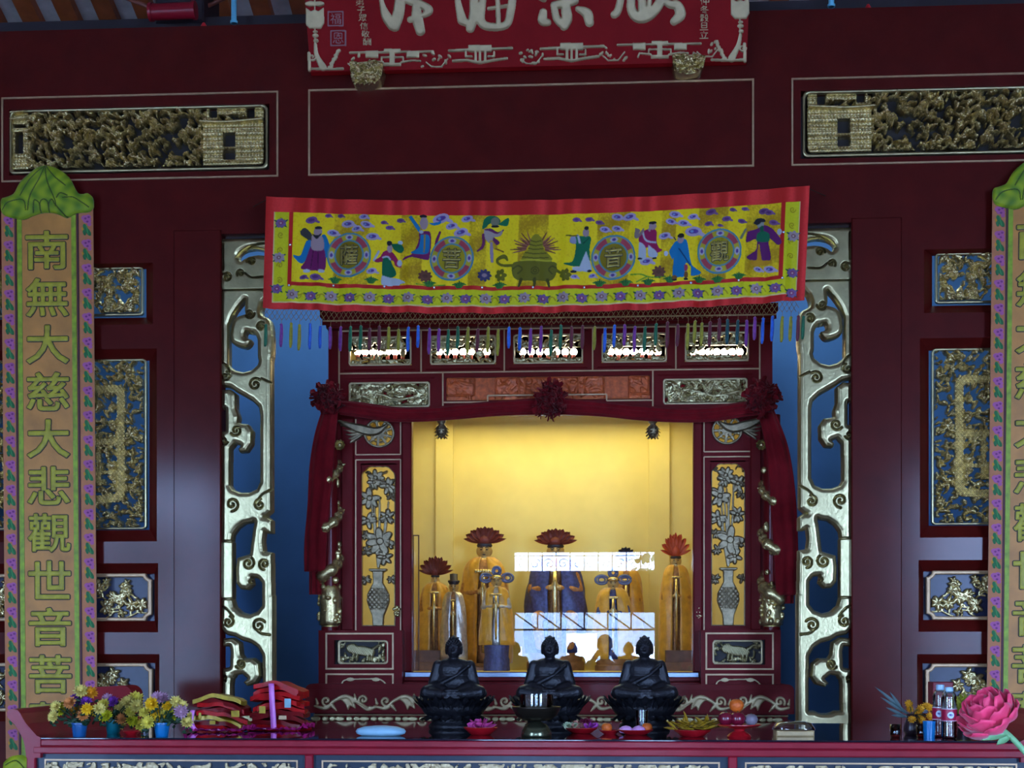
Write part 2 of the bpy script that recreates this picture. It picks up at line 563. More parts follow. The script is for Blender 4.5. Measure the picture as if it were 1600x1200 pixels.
def blob(parts, voxel, smooth=6, fac=0.5):
    """one continuous surface grown from ellipsoids ('e',c,r,rot) and tapered limbs ('c',p0,p1,r0,r1)"""
    mb = MB()
    for q in parts:
        if q[0] == 'e':
            rot = Euler(q[3]).to_matrix() if len(q) > 3 else None
            mb.sphere(q[1], q[2], 20, 14, rot)
        else:
            a, b = Vector(q[1]), Vector(q[2])
            n = max(3, int((b-a).length/max(min(q[3], q[4])*0.5, 1e-4)))
            n = min(n, 10)
            mb.tube([a.lerp(b, i/n) for i in range(n+1)], [q[3]+(q[4]-q[3])*i/n for i in range(n+1)], 12)
            mb.sphere(a, q[3], 12, 8); mb.sphere(b, q[4], 12, 8)
    me = bpy.data.meshes.new('tmp')
    me.from_pydata(mb.v, [], mb.f)
    ob = bpy.data.objects.new('tmp', me)
    COL.objects.link(ob)
    r = ob.modifiers.new('r', 'REMESH'); r.mode = 'VOXEL'; r.voxel_size = voxel
    sm = ob.modifiers.new('s', 'SMOOTH'); sm.iterations = smooth; sm.factor = fac
    dg = bpy.context.evaluated_depsgraph_get()
    dg.update()
    new = bpy.data.meshes.new_from_object(ob.evaluated_get(dg))
    bpy.data.objects.remove(ob)
    bpy.data.meshes.remove(me)
    new.polygons.foreach_set('use_smooth', [True]*len(new.polygons))
    return new
def put(name, me, m, parent, loc=None):
    me.materials.clear()
    me.materials.append(m)
    me.name = name
    return link(name, me, parent, loc)
# =================================================================== SETTING
PI_ = pi
FW = Fr(0, 830)
FL = Fr(0, 210)
def struct(name, mb, m, smooth=False):
    o = mb.build(name, m, smooth=smooth)
    o['kind'] = 'structure'
    return o
WX = 7.6
WTOP = 4.80
BACKY = 1.75
xo = -FL.x(345)                       # half width of the altar opening
ztop_open = 3.70
# carved openings of the left leaf: (outer right px, outer top, outer bottom, rim right px, rim top, rim bottom)
LEAFX0, LEAFX0R = FL.x(-95), FL.x(-84)
LEAF = [(239, 411, 507, 224, 417, 493), (245, 545, 846, 229, 561, 827), (247, 880, 988, 237, 896, 970), (249, 1022, 1128, 238, 1036, 1112)]
UP = (FL.x(3), FL.x(435), FL.z(281), FL.z(148))       # gold line of the upper side panel
UPR = (FL.x(14), FL.x(421), FL.z(270), FL.z(167))     # its carved opening
holes = [(-xo, xo, -1, ztop_open)]
leaf_rects = []
for (a, t, b, ra, rt, rb) in LEAF:
    leaf_rects.append(((LEAFX0, FL.x(a), FL.z(b), FL.z(t)), (LEAFX0R, FL.x(ra), FL.z(rb), FL.z(rt))))
for o_, r_ in leaf_rects:
    holes.append(o_); holes.append((-o_[1], -o_[0], o_[2], o_[3]))
holes.append(UPR); holes.append((-UPR[1], -UPR[0], UPR[2], UPR[3]))
mb = holes_wall(MB(), (-WX, WX), (0, WTOP), holes, 0.0, 0.10)
# jamb posts beside the altar opening stand slightly proud of the leaves
for s in (-1, 1):
    x1, x0 = FL.x(346), FL.x(272)
    mb.box(s*x0, s*x1, -0.012, 0.0, 0, ztop_open+0.02, 0.006)
struct('wall_front', mb, LACQ)
# moulded gold lines of the beam
mb = MB()
cx0, cx1 = FW.x(482), FW.x(1178)
mb.frame(cx0, cx1, FW.z(268), FW.z(132), 0.0095, -0.008, 0.0)
struct('trim_1', mb, GLINE)
for k, s in ((2, -1), (3, 1)):
    mb = MB()
    a, b = (UP[0], UP[1]) if s < 0 else (-UP[1], -UP[0])
    mb.frame(a, b, UP[2], UP[3], 0.0085, -0.008, 0.0)
    struct('trim_%d' % k, mb, GLINE)
# blue wall of the recess behind the altar
mb = MB()
mb.box(-WX, WX, BACKY, BACKY+0.15, 0, 6.6)
struct('wall_back', mb, BLUEW)
mb = MB(); mb.box(-WX-0.2, WX+0.2, DOORY-0.2, BACKY+0.2, -0.15, 0)
struct('floor', mb, mat('terracotta_floor_tiles', (0.22, 0.10, 0.06, 1), 0.35, var=0.2, scale=3))
PLASTER = mat('brown_hall_plaster', (0.20, 0.13, 0.10, 1), 0.8, var=0.08, scale=4)
for nm, s in (('wall_left', -1), ('wall_right', 1)):
    mb = MB(); mb.box(s*WX, s*(WX+0.2), DOORY-0.2, BACKY+0.2, 0, 7.4)
    struct(nm, mb, PLASTER)
mb = holes_wall(MB(), (-WX-.2, WX+.2), (0, 7.4), DOORS, DOORY-0.2, DOORY)
struct('wall_entrance', mb, PLASTER)
# roof underside: flat over the hall, then sloping down behind the beam
ROOFM = mat('pale_roof_tiles', (0.52, 0.47, 0.44, 1), 0.7, var=0.15, scale=12)
def roofz(y): return 5.0+(3-y)*0.357
mb = MB()
mb.prism([(-WX-.2, 0), (WX+.2, 0), (WX+.2, .1), (-WX-.2, .1)], 0, 1)
mb.v = []
y0, y1, y2 = DOORY-.2, -3.5, BACKY+.2
for y in (y0, y1, y2):
    z = roofz(max(y, y1))
    mb.v += [(-WX-.2, y, z), (WX+.2, y, z), (-WX-.2, y, z+.12), (WX+.2, y, z+.12)]
mb.f = [(0, 4, 5, 1), (4, 8, 9, 5), (2, 3, 7, 6), (6, 7, 11, 10), (0, 1, 3, 2), (8, 10, 11, 9), (0, 2, 6, 4), (4, 6, 10, 8), (1, 5, 7, 3), (5, 9, 11, 7)]
struct('ceiling', mb, ROOFM)
RAFT = mat('orange_rafter_paint', (0.36, 0.085, 0.02, 1), 0.55, var=0.2, scale=10)
tn = 4
xx = -3.55
while xx < 3.4:
    mb = MB()
    ya, yb = -2.0, BACKY
    q = []
    for y in (ya, yb):
        z = roofz(y)
        q += [(xx, y, z-.07), (xx+.115, y, z-.07), (xx+.115, y, z), (xx, y, z)]
    mb.add(q, [(0, 1, 5, 4), (1, 2, 6, 5), (3, 0, 4, 7), (0, 3, 2, 1), (4, 5, 6, 7), (2, 3, 7, 6)])
    struct('trim_%d' % tn, mb, RAFT)
    tn += 1
    xx += 0.247
DARKW = mat('dark_timber', (0.02, 0.014, 0.02, 1), 0.5, var=0.2, scale=8)
mb = MB(); mb.box(-WX, WX, 0.12, 0.40, 4.70, 4.90)
struct('trim_%d' % tn, mb, DARKW); tn += 1

# roof bracket over the beam, and the pale rods
FT = Fr(0.05, 275)
t = thing('roof_bracket', P(275, 40, 0.3), 'dark timber roof bracket with a red round beam end, above the wall beam', 'bracket')
mb = MB(); mb.box(FT.x(238), FT.x(314), 0.10, 0.42, 4.87, 5.25, .01)
mb.build('block', DARKW, t)
mb = MB()
mb.tube([(FT.x(243), -0.02, FT.z(27)), (FT.x(309), -0.02, FT.z(26))], 0.042, 16)
mb.tube([(FT.x(240), -0.02, FT.z(27)), (FT.x(245), -0.02, FT.z(27))], 0.048, 16)
mb.tube([(FT.x(307), -0.02, FT.z(26)), (FT.x(312), -0.02, FT.z(26))], 0.048, 16)
mb.build('beam_end', RAILRED, t, smooth=True, sharp=40)
for s, (xa, xb) in ((0, (240, 185)), (1, (314, 362))):
    mb = MB()
    a, b = P(xa, 14, 0.2), P(xb, -8, 0.2)
    mb.tube([a, b], 0.012, 8)
    mb.build('strut', mat('brown_strut', (0.2, 0.05, 0.03, 1), 0.5), t, smooth=True)
ROD = mat('pale_blue_enamel', (0.16, 0.55, 0.75, 1), 0.35, var=0.03)
for k, (pxr, yb, lb) in enumerate(((367, 38, 'slim pale blue rod standing on the wall beam beside the roof bracket'), (1298, 9, 'tip of a pale blue rod on the beam, right of the red plaque'))):
    a = P(pxr, yb+4, 0.0)
    mb = MB()
    mb.tube([(a.x, -0.02, WTOP-0.0), (a.x, -0.02, WTOP+0.9)], 0.0145, 12)
    mb.tube([(a.x, -0.02, WTOP-0.0), (a.x, -0.02, WTOP+0.012)], 0.02, 12)
    o = mb.build('support_rod', ROD, loc=(a.x, -0.02, WTOP), smooth=True, sharp=40)
    finish(o, lb, 'rod', 'pale blue rods on the beam')
REDP = mat('bright_red_plastic', (0.65, 0.02, 0.03, 1), 0.3)
for k, (pxr, pyr, lb) in enumerate(((316, 37, 'tiny bright red bead on the beam right of the roof bracket'), (1358, 6, 'tiny bright red bead at the top edge, right of the pale rod'))):
    a = P(pxr, pyr, -0.0)
    mb = MB()
    mb.lathe([(0.0, 0.0), (0.016, 0.0), (0.016, 0.012), (0.006, 0.03), (0, 0.032)], (a.x, 0.03, WTOP), 12)
    finish(mb.build('red_bead', REDP, loc=(a.x, 0.03, WTOP), smooth=True, sharp=40), lb, 'bead', 'red beads on the beam')

# =================================================================== CARVED PANELS OF THE WALL
def carving(ras, clip, n, seed, sizes=(5, 14), mode='leaf', rim=None):
    """dense openwork: petals, scrolls and little figures piled up; returns height 0..1"""
    r = np.random.default_rng(seed)
    Hh = np.zeros((ras.H, ras.W))
    x0, x1 = ras.px0, ras.px0+ras.W/ras.s
    y0, y1 = ras.Y.min(), ras.Y.max()
    for i in range(n):
        cx, cy = r.uniform(x0, x1), r.uniform(y0, y1)
        a = r.uniform(sizes[0], sizes[1]); b = a*r.uniform(0.28, 0.6)
        rot = r.uniform(0, pi)
        sel = ras._box(cx-a, cy-a, cx+a, cy+a)
        if sel is None: continue
        X, Y = ras.X[sel]-cx, ras.Y[sel]-cy
        c, s = math.cos(rot), math.sin(rot)
        u, v = (X*c+Y*s)/a, (-X*s+Y*c)/b
        v = v+r.uniform(-0.9, 0.9)*(u*u-0.4)
        d = u*u+v*v
        z = r.uniform(0.15, 0.55)+0.45*np.sqrt(np.clip(1-d, 0, 1))
        z = z-0.28*(np.abs(v) < 0.13)*(r.random() < 0.6)
        z = z-0.12*(np.sin(u*r.uniform(5, 10)) > 0.6)
        z = np.where(d < 1, z, 0)
        Hh[sel] = np.maximum(Hh[sel], z)
    if clip is not None: Hh = Hh*clip
    return Hh
def rrect(ras, x0, y0, x1, y1, r):
    cx = np.clip(ras.X, x0+r, x1-r); cy = np.clip(ras.Y, y0+r, y1-r)
    return (ras.X-cx)**2+(ras.Y-cy)**2 <= r*r
def mirror_tree(o, label=None):
    """mirrored twin about the altar axis, built from reflected meshes"""
    def rec(q, par):
        c = q.copy()
        if q.data is not None and q.type == 'MESH':
            me = q.data.copy()
            me.transform(Matrix.Diagonal((-1, 1, 1, 1)))
            me.flip_normals()
            c.data = me
        COL.objects.link(c)
        c.location = (-q.location.x, q.location.y, q.location.z)
        if par is not None: c.parent = par
        for ch in [z for z in list(COL.objects) if z.parent == q]: rec(ch, c)
        return c
    c = rec(o, None)
    if label: c['label'] = label
    return c
def recess_frame(mb, o_, r_, y0, y1):
    """sloping reveal between the outer opening o_ at y0 and the inner one r_ at y1"""
    a, b, c, d = o_; e, f, g, h = r_
    mb.add([(a, y0, c), (b, y0, c), (b, y0, d), (a, y0, d), (e, y1, g), (f, y1, g), (f, y1, h), (e, y1, h),
            (a, y1+.02, c), (b, y1+.02, c), (b, y1+.02, d), (a, y1+.02, d)],
           [(0, 1, 5, 4), (1, 2, 6, 5), (2, 3, 7, 6), (3, 0, 4, 7), (8, 11, 10, 9)] if False else [(0, 1, 5, 4), (1, 2, 6, 5), (2, 3, 7, 6), (3, 0, 4, 7)])
NAVY = mat('dark_blue_panel_lacquer', (0.022, 0.024, 0.06, 1), 0.4, coat=0.15, spec=0.2, var=0.1, coat_rough=0.15)
# --- upper panels (battle scenes with towers)
def upper_panel():
    x0, x1, z0, z1 = UPR
    t = thing('gilded_relief', ((x0+x1)/2, 0.0, z0), 'long gilded openwork panel with little figures and a tower, over the left couplet banner', 'carved relief', 'long carved panels of the beam')
    fr = Fr(0.035, 217)
    ras = Ras(10, 160, 425, 275, 1.7)
    pa, pb, pt, pbm = 14.5, 419, 168, 268.5
    full = rrect(ras, pa, pt, pb, pbm, 9)
    inner = rrect(ras, pa+4, pt+4, pb-4, pbm-4, 7)
    rim = full & ~inner
    relief('gold_rim', ras, rim, 0.012*dome(rim, 3), planar(Fr(0.02, 217)), GOLDS, t, depth=0.02)
    h = carving(ras, inner, 1050, 11, (2.5, 9))
    # buildings: left pavilion, right tower with openings and ashlar
    bl = ras.rect(20, 174, 48, 266) | ras.rect(48, 180, 60, 190)
    tw = ras.rect(326, 170, 392, 186) | ras.rect(320, 196, 416, 266) | ras.rect(326, 170, 344, 200) | ras.rect(386, 170, 416, 200)
    hb = 0.55+0.10*((ras.Y*0.9).astype(int) % 6 < 1)
    hb = hb-0.12*(np.sin(ras.X*1.3)*np.sin(ras.Y*0.8) > 0.7)
    tower = np.where(tw, hb, 0)
    for q in (ras.rect(352, 214, 370, 236), ras.rect(352, 242, 370, 256), ras.rect(330, 172, 342, 190), ras.rect(26, 194, 44, 200), ras.rect(28, 206, 40, 240), ras.rect(388, 172, 400, 192)):
        tower = np.where(q, 0, tower)
        bl = bl & ~q
        h = np.where(q, 0, h)
    h = np.maximum(h*(~tw)*(~bl)+0.5*h*tw*(h > 0.75), np.maximum(tower, np.where(bl, hb, 0)))
    roofline = ras.stroke([(318, 198), (360, 200), (418, 196)], 4) | ras.stroke([(20, 178), (50, 176)], 3) | ras.stroke([(22, 188), (46, 187)], 3)
    h = np.where(roofline, 0.95, h)*inner
    h = blur(h, 1)
    relief('carving', ras, h > 0.16, 0.075*h, planar(Fr(0.075, 217)), GOLD, t, depth=0.01)
    mb = MB(); mb.box(x0-.01, x1+.01, 0.085, 0.10, z0-.01, z1+.01)
    mb.build('backing', mat('dark_backing', (0.012, 0.008, 0.008, 1), 0.6), t)
    return t
up = upper_panel()
mirror_tree(up, 'long gilded openwork panel with little figures and a tower, over the right couplet banner')
# --- the four openings of each leaf
LN = ['small gilded openwork panel, topmost of the four beside the %s couplet banner',
      'tall gilded openwork panel with an inner gold frame, beside the %s couplet banner',
      'low blue panel with gilded flower carving, below the tall panel by the %s couplet',
      'lowest blue panel with gilded flower sprays, just above the altar table by the %s couplet']
for k, (o_, r_) in enumerate(leaf_rects):
    a, tt, bb, ra, rt, rb = LEAF[k]
    t = thing('gilded_relief', ((r_[0]+r_[1])/2, 0, o_[2]), LN[k] % 'left', 'carved relief', 'carved panels of the wall leaves')
    mb = MB(); recess_frame(mb, o_, r_, 0.0, 0.05)
    mb.build('moulding', LACQ, t)
    ras = Ras(-88, rt-4, ra+4, rb+4, 1.7)
    R = 6
    full = rrect(ras, -84, rt, ra, rb, R)
    if k >= 2:   # notched corners
        full = ras.rect(-84, rt, ra, rb)
        for cx_, cy_ in ((ra, rt), (ra, rb), (-84, rt), (-84, rb)): full &= ~ras.ell(cx_, cy_, 9, 9)
    g = edt(full, 12)
    rim = full & (g < (3.2 if k < 2 else 5.5)*1.7)
    inner = full & ~rim
    relief('gold_rim', ras, rim, 0.010*dome(rim, 3), planar(Fr(0.045, 210)), GOLDS if k < 2 else GLINE, t, depth=0.02)
    if k == 0:
        h = carving(ras, inner, 480, 21, (3, 10))
    elif k == 1:
        h = carving(ras, inner, 1900, 31, (3, 8))
        fr_o, fr_i = rrect(ras, -50, 603, 197, 785, 12), rrect(ras, -40, 614, 185, 774, 10)
        bars = (fr_o & ~fr_i) | ras.rect(-84, 686, 190, 695)*fr_i | (ras.rect(152, 695, 160, 760)*fr_i) | ras.rect(-60, 735, 185, 742)*fr_i
        h = np.maximum(np.where(bars, 0, h), 0.62*bars*(0.75+0.25*np.sin(ras.X*1.1)*np.sin(ras.Y*0.9)))
    else:
        h = np.zeros((ras.H, ras.W))
        r = np.random.default_rng(50+k)
        for j in range(95 if k == 2 else 70):
            cx_, cy_ = r.uniform(-70, ra-14), r.uniform(rt+10, rb-10)
            rr = r.uniform(5, 11)
            for q in range(6):
                an = q*pi/3+r.uniform(0, 1)
                e = ras.ell(cx_+rr*.6*math.cos(an), cy_+rr*.6*math.sin(an), rr*.62, rr*.34, an)
                h = np.maximum(h, 0.75*dome(e, 5)*e)
            st_ = ras.stroke([(cx_, cy_), (cx_+r.uniform(-14, 14), cy_+r.uniform(6, 16)), (cx_+r.uniform(-20, 20), cy_+r.uniform(12, 26))], 2.6)
            h = np.maximum(h, 0.4*st_)
        h *= inner
    h = blur(h, 1)
    relief('carving', ras, h > 0.16, (0.06 if k < 2 else 0.035)*h, planar(Fr(0.075, 210)), GOLD, t, depth=0.008)
    if k >= 2:
        mb = MB(); mb.box(r_[0]-.02, r_[1]+.02, 0.078, 0.098, r_[2]-.02, r_[3]+.02)
        mb.build('backing', NAVY, t)
    mirror_tree(t, LN[k] % 'right')
# =================================================================== SIGN PLAQUE over the beam
def plaque():
    def pY(py): return -0.05-0.0012*(104-py)
    off = lambda X: -0.0255*(X-826)
    def mapf(px, py, h):
        Y = -0.05-0.0012*(104-py)
        a = (px-800)/F
        t = (Y-CAMY)/(CT+a*ST)
        tm = (Y-CAMY)/(CT+(26/F)*ST)
        return np.stack([CAMX+t*(-ST+a*CT), Y-h*0.97, CAMZ+(HY-py)*tm/F+h*0.2], 1)
    def pt(px, py, h=0.0): return Vector(mapf(np.array([px], float), np.array([py], float), np.array([h]))[0])
    t = thing('sign_plaque', pt(826, 104), 'red sign plaque with gilt brush calligraphy and gilded border, leaning out over the beam', 'sign')
    x0, x1 = pt(485, 104).x, pt(1167, 104).x
    a, b = pt(826, 104), pt(826, -70)
    n = Vector((0, -0.97, 0.2))
    mb = MB()
    q = []
    for d in (0.0, 0.035):
        for x in (x0, x1):
            for p in (a, b):
                q.append((x, p.y+d*0.97, p.z-d*0.2))
    mb.add(q, [(0, 2, 3, 1), (4, 5, 7, 6), (0, 1, 5, 4), (2, 6, 7, 3), (0, 4, 6, 2), (1, 3, 7, 5)])
    mb.build('board', PLAQ, t)
    ras = Ras(470, -70, 1175, 125, 1.6, off)
    # the four big brush characters: only their lower strokes come into view
    C = {
     'ze': [([(594, -20), (597, 6), (604, 26), (614, 40)], [4, 8, 15, 17]), ([(628, -25), (626, -5), (623, 20), (617, 42)], [12, 16, 18, 16]),
            ([(626, -4), (640, 2), (655, 6), (670, 16), (663, 24)], [8, 12, 12, 14, 9]), ([(650, 4), (652, 28), (657, 49)], [11, 17, 15]), ([(641, 31), (652, 28)], [10, 10])],
     'fu': [([(712, -20), (716, 6), (722, 32)], [6, 10, 15]), ([(722, 34), (734, 38)], [12, 12]), ([(739, -25), (741, 20), (735, 45)], [12, 15, 14]),
            ([(757, -20), (753, 12), (751, 32), (762, 42), (790, 40), (798, 18), (803, -20)], [10, 12, 14, 13, 12, 13, 12]), ([(764, 14), (792, 10)], [6, 6]), ([(777, -20), (779, 40)], [7, 8])],
     'chong': [([(849, 20), (848, 33), (856, 36)], [12, 15, 11]), ([(866, 9), (884, 6), (898, 2)], [12, 14, 13]), ([(885, -25), (884, 10), (886, 30), (881, 42)], [14, 15, 17, 13]),
               ([(866, 12), (870, 30), (882, 41)], [11, 12, 14]), ([(903, 15), (917, 22), (921, 36)], [9, 16, 14]), ([(843, -4), (850, 0)], [10, 9])],
     'qin': [([(960, 24), (966, 16), (974, -20)], [12, 12, 10]), ([(988, -20), (986, 12), (994, 27), (1008, 28), (1024, 16), (1036, -4)], [11, 14, 16, 17, 16, 15]), ([(1002, -20), (1004, 20)], [12, 14]), ([(1016, -20), (1014, 18)], [7, 8]),
             ([(1033, -2), (1046, 8), (1058, 10), (1063, 24), (1053, 35)], [10, 12, 15, 17, 12])]}
    for k, strokes in C.items():
        m = ras.zero()
        for pts, wd in strokes: m |= ras.stroke(pts, wd)
        relief('calligraphy', ras, m, 0.010*dome(m, 6), mapf, GOLDP, t, depth=0.002)
    # columns of small characters and the two seals
    m = ras.zero()
    for i, ch in enumerate('弟子眾信敬酬'): m |= ras.text(ch, 562+i*2.3, 3+12.5*i, 13, 11.5)
    relief('small_writing', ras, m, 0.004*dome(m, 2), mapf, GOLDP, t, depth=0.001)
    m = ras.zero()
    for i, ch in enumerate('仲冬穀旦立'): m |= ras.text(ch, 1101-i*0.3, 3+13*i, 14, 12)
    relief('small_writing', ras, m, 0.004*dome(m, 2), mapf, GOLDP, t, depth=0.001)
    SEAL = mat('pink_seal_paint', (0.32, 0.14, 0.14, 1), 0.5, var=0.1)
    for (a0, b0, a1, b1, ch) in ((512, 17, 537, 41, '福'), (516, 47, 541, 72, '恩')):
        rg = ras.rect(a0, b0, a1, b1) & ~ras.rect(a0+2, b0+2, a1-2, b1-2)
        rg |= ras.text(ch, (a0+a1)/2, (b0+b1)/2, 17, 17)
        relief('seal', ras, rg, 0.003*rg, mapf, SEAL, t, depth=0.001)
    # lower border ornaments
    def mot(pts, w_): return ras.stroke(pts, w_, sm=False)
    def chain(cx, cy, kind):
        m = ras.zero()
        if kind == 0:
            m |= ras.rect(cx-13, cy-12, cx+13, cy-5) | ras.rect(cx-42, cy-9, cx-22, cy+2) | ras.rect(cx+22, cy-9, cx+42, cy+2)
            m |= mot([(cx-66, cy-6), (cx+64, cy-8)], 3) | ras.rect(cx-4, cy-8, cx+4, cy+14) | ras.rect(cx-14, cy+10, cx+14, cy+15)
            m |= mot([(cx-17, cy+6), (cx-17, cy+1), (cx-4, cy+1)], 2.6) | mot([(cx+17, cy+6), (cx+17, cy+1), (cx+4, cy+1)], 2.6) | mot([(cx-34, cy+13), (cx-32, cy+7), (cx-14, cy+9)], 2.6) | mot([(cx+44, cy+7), (cx+32, cy+6), (cx+14, cy+9)], 2.6)
        else:
            m |= ras.rect(cx-18, cy-14, cx+18, cy-3) | mot([(cx-48, cy-5), (cx+50, cy-9)], 4) | mot([(cx-22, cy-3), (cx-22, cy+4), (cx-13, cy+4)], 3) | mot([(cx+22, cy-3), (cx+22, cy+4), (cx+13, cy+4)], 3)
            m |= ras.rect(cx-9, cy-3, cx-5, cy+12) | ras.rect(cx-2, cy-3, cx+2, cy+14) | ras.rect(cx+6, cy-3, cx+10, cy+11) | mot([(cx-42, cy+11), (cx-20, cy+10), (cx, cy+14), (cx+20, cy+10), (cx+42, cy+7)], 4)
        return m
    orn = ras.zero()
    for cx, cy, kd in ((613, 89, 0), (750, 85, 1), (893, 82, 1), (1031, 77, 0)): orn |= chain(cx, cy, kd)
    r = np.random.default_rng(3)
    for cx, cy, n in ((682, 96, 9), (830, 91, 14), (958, 86, 10), (560, 98, 5), (1105, 80, 8)):
        for _ in range(n):
            ax, ay = cx+r.uniform(-22, 22), cy+r.uniform(-14, 9)
            orn |= ras.ell(ax, ay, r.uniform(2, 4.5), r.uniform(1.3, 2.4), r.uniform(0, 3))
        orn |= mot([(cx-16, cy+2), (cx-8, cy+9), (cx+8, cy+9), (cx+18, cy-4)], 1.8)
    for sgn, bx, ty, cx in ((1, 484, 110, 0), (-1, 1164, 96, 0)):
        orn |= mot([(bx, ty-2), (bx+sgn*30, ty-1), (bx+sgn*52, ty-2)], 3.5) | mot([(bx, ty), (bx-1, ty-26)], 5) | ras.spiral(bx+sgn*4, ty-20, 6, 1.2, 0, 2.4)
        for q in range(7): orn |= ras.ell(bx+sgn*(32+q*2.2), ty-4-(q*4.3) % 26, 4, 2.6, q)
        # lucky charm and tassel hanging down the side
        tx, t0 = bx+sgn*8, ty-98
        orn |= ras.poly([(tx-14, t0), (tx-6, t0+6), (tx, t0+3), (tx+6, t0+6), (tx+14, t0), (tx+15, t0+24), (tx+10, t0+33), (tx-8, t0+33), (tx-14, t0+26)]) | mot([(tx, t0-30), (tx, t0+60)], 2)
        orn |= ras.ell(tx-6, t0-6, 9, 4) | ras.ell(tx+7, t0-6, 8, 4) | ras.ell(tx+1, t0+44, 5, 3) | ras.ell(tx+2, t0+52, 4, 3) | ras.ell(tx+1, t0+38, 4, 2)
        orn |= ras.stroke([(tx+1, t0+58), (tx+sgn*3, t0+75), (tx+sgn*13, t0+94)], [5, 7, 11])
    inb = ras.rect(470, -70, 1172, 116)
    orn &= inb
    relief('border_ornament', ras, orn, 0.009*dome(orn, 3), mapf, GOLDP, t, depth=0.002)
    # little carved feet the plaque sits on
    for (cx, top, bot, lb) in ((572, 103, 134, 'gilded carved foot under the left end of the red sign plaque'), (1074, 92, 117, 'gilded carved foot under the right end of the red sign plaque')):
        fr = Fr(-0.07, cx)
        r2 = Ras(cx-28, top-6, cx+28, bot+4, 2)
        m = r2.poly([(cx-24, top-4), (cx+24, top-4), (cx+25, bot-12), (cx+16, bot-2), (cx-14, bot), (cx-22, bot-10)], True)
        h = carving(r2, m, 60, cx, (3, 8))
        loc = Vector((fr.x(cx), -0.06, fr.z(bot)))
        o = relief('carved_foot', r2, m, 0.012+0.035*blur(h, 1), planar(fr), GOLD, None, loc=loc, depth=0.07)
        finish(o, lb, 'bracket', 'carved feet of the plaque')
plaque()

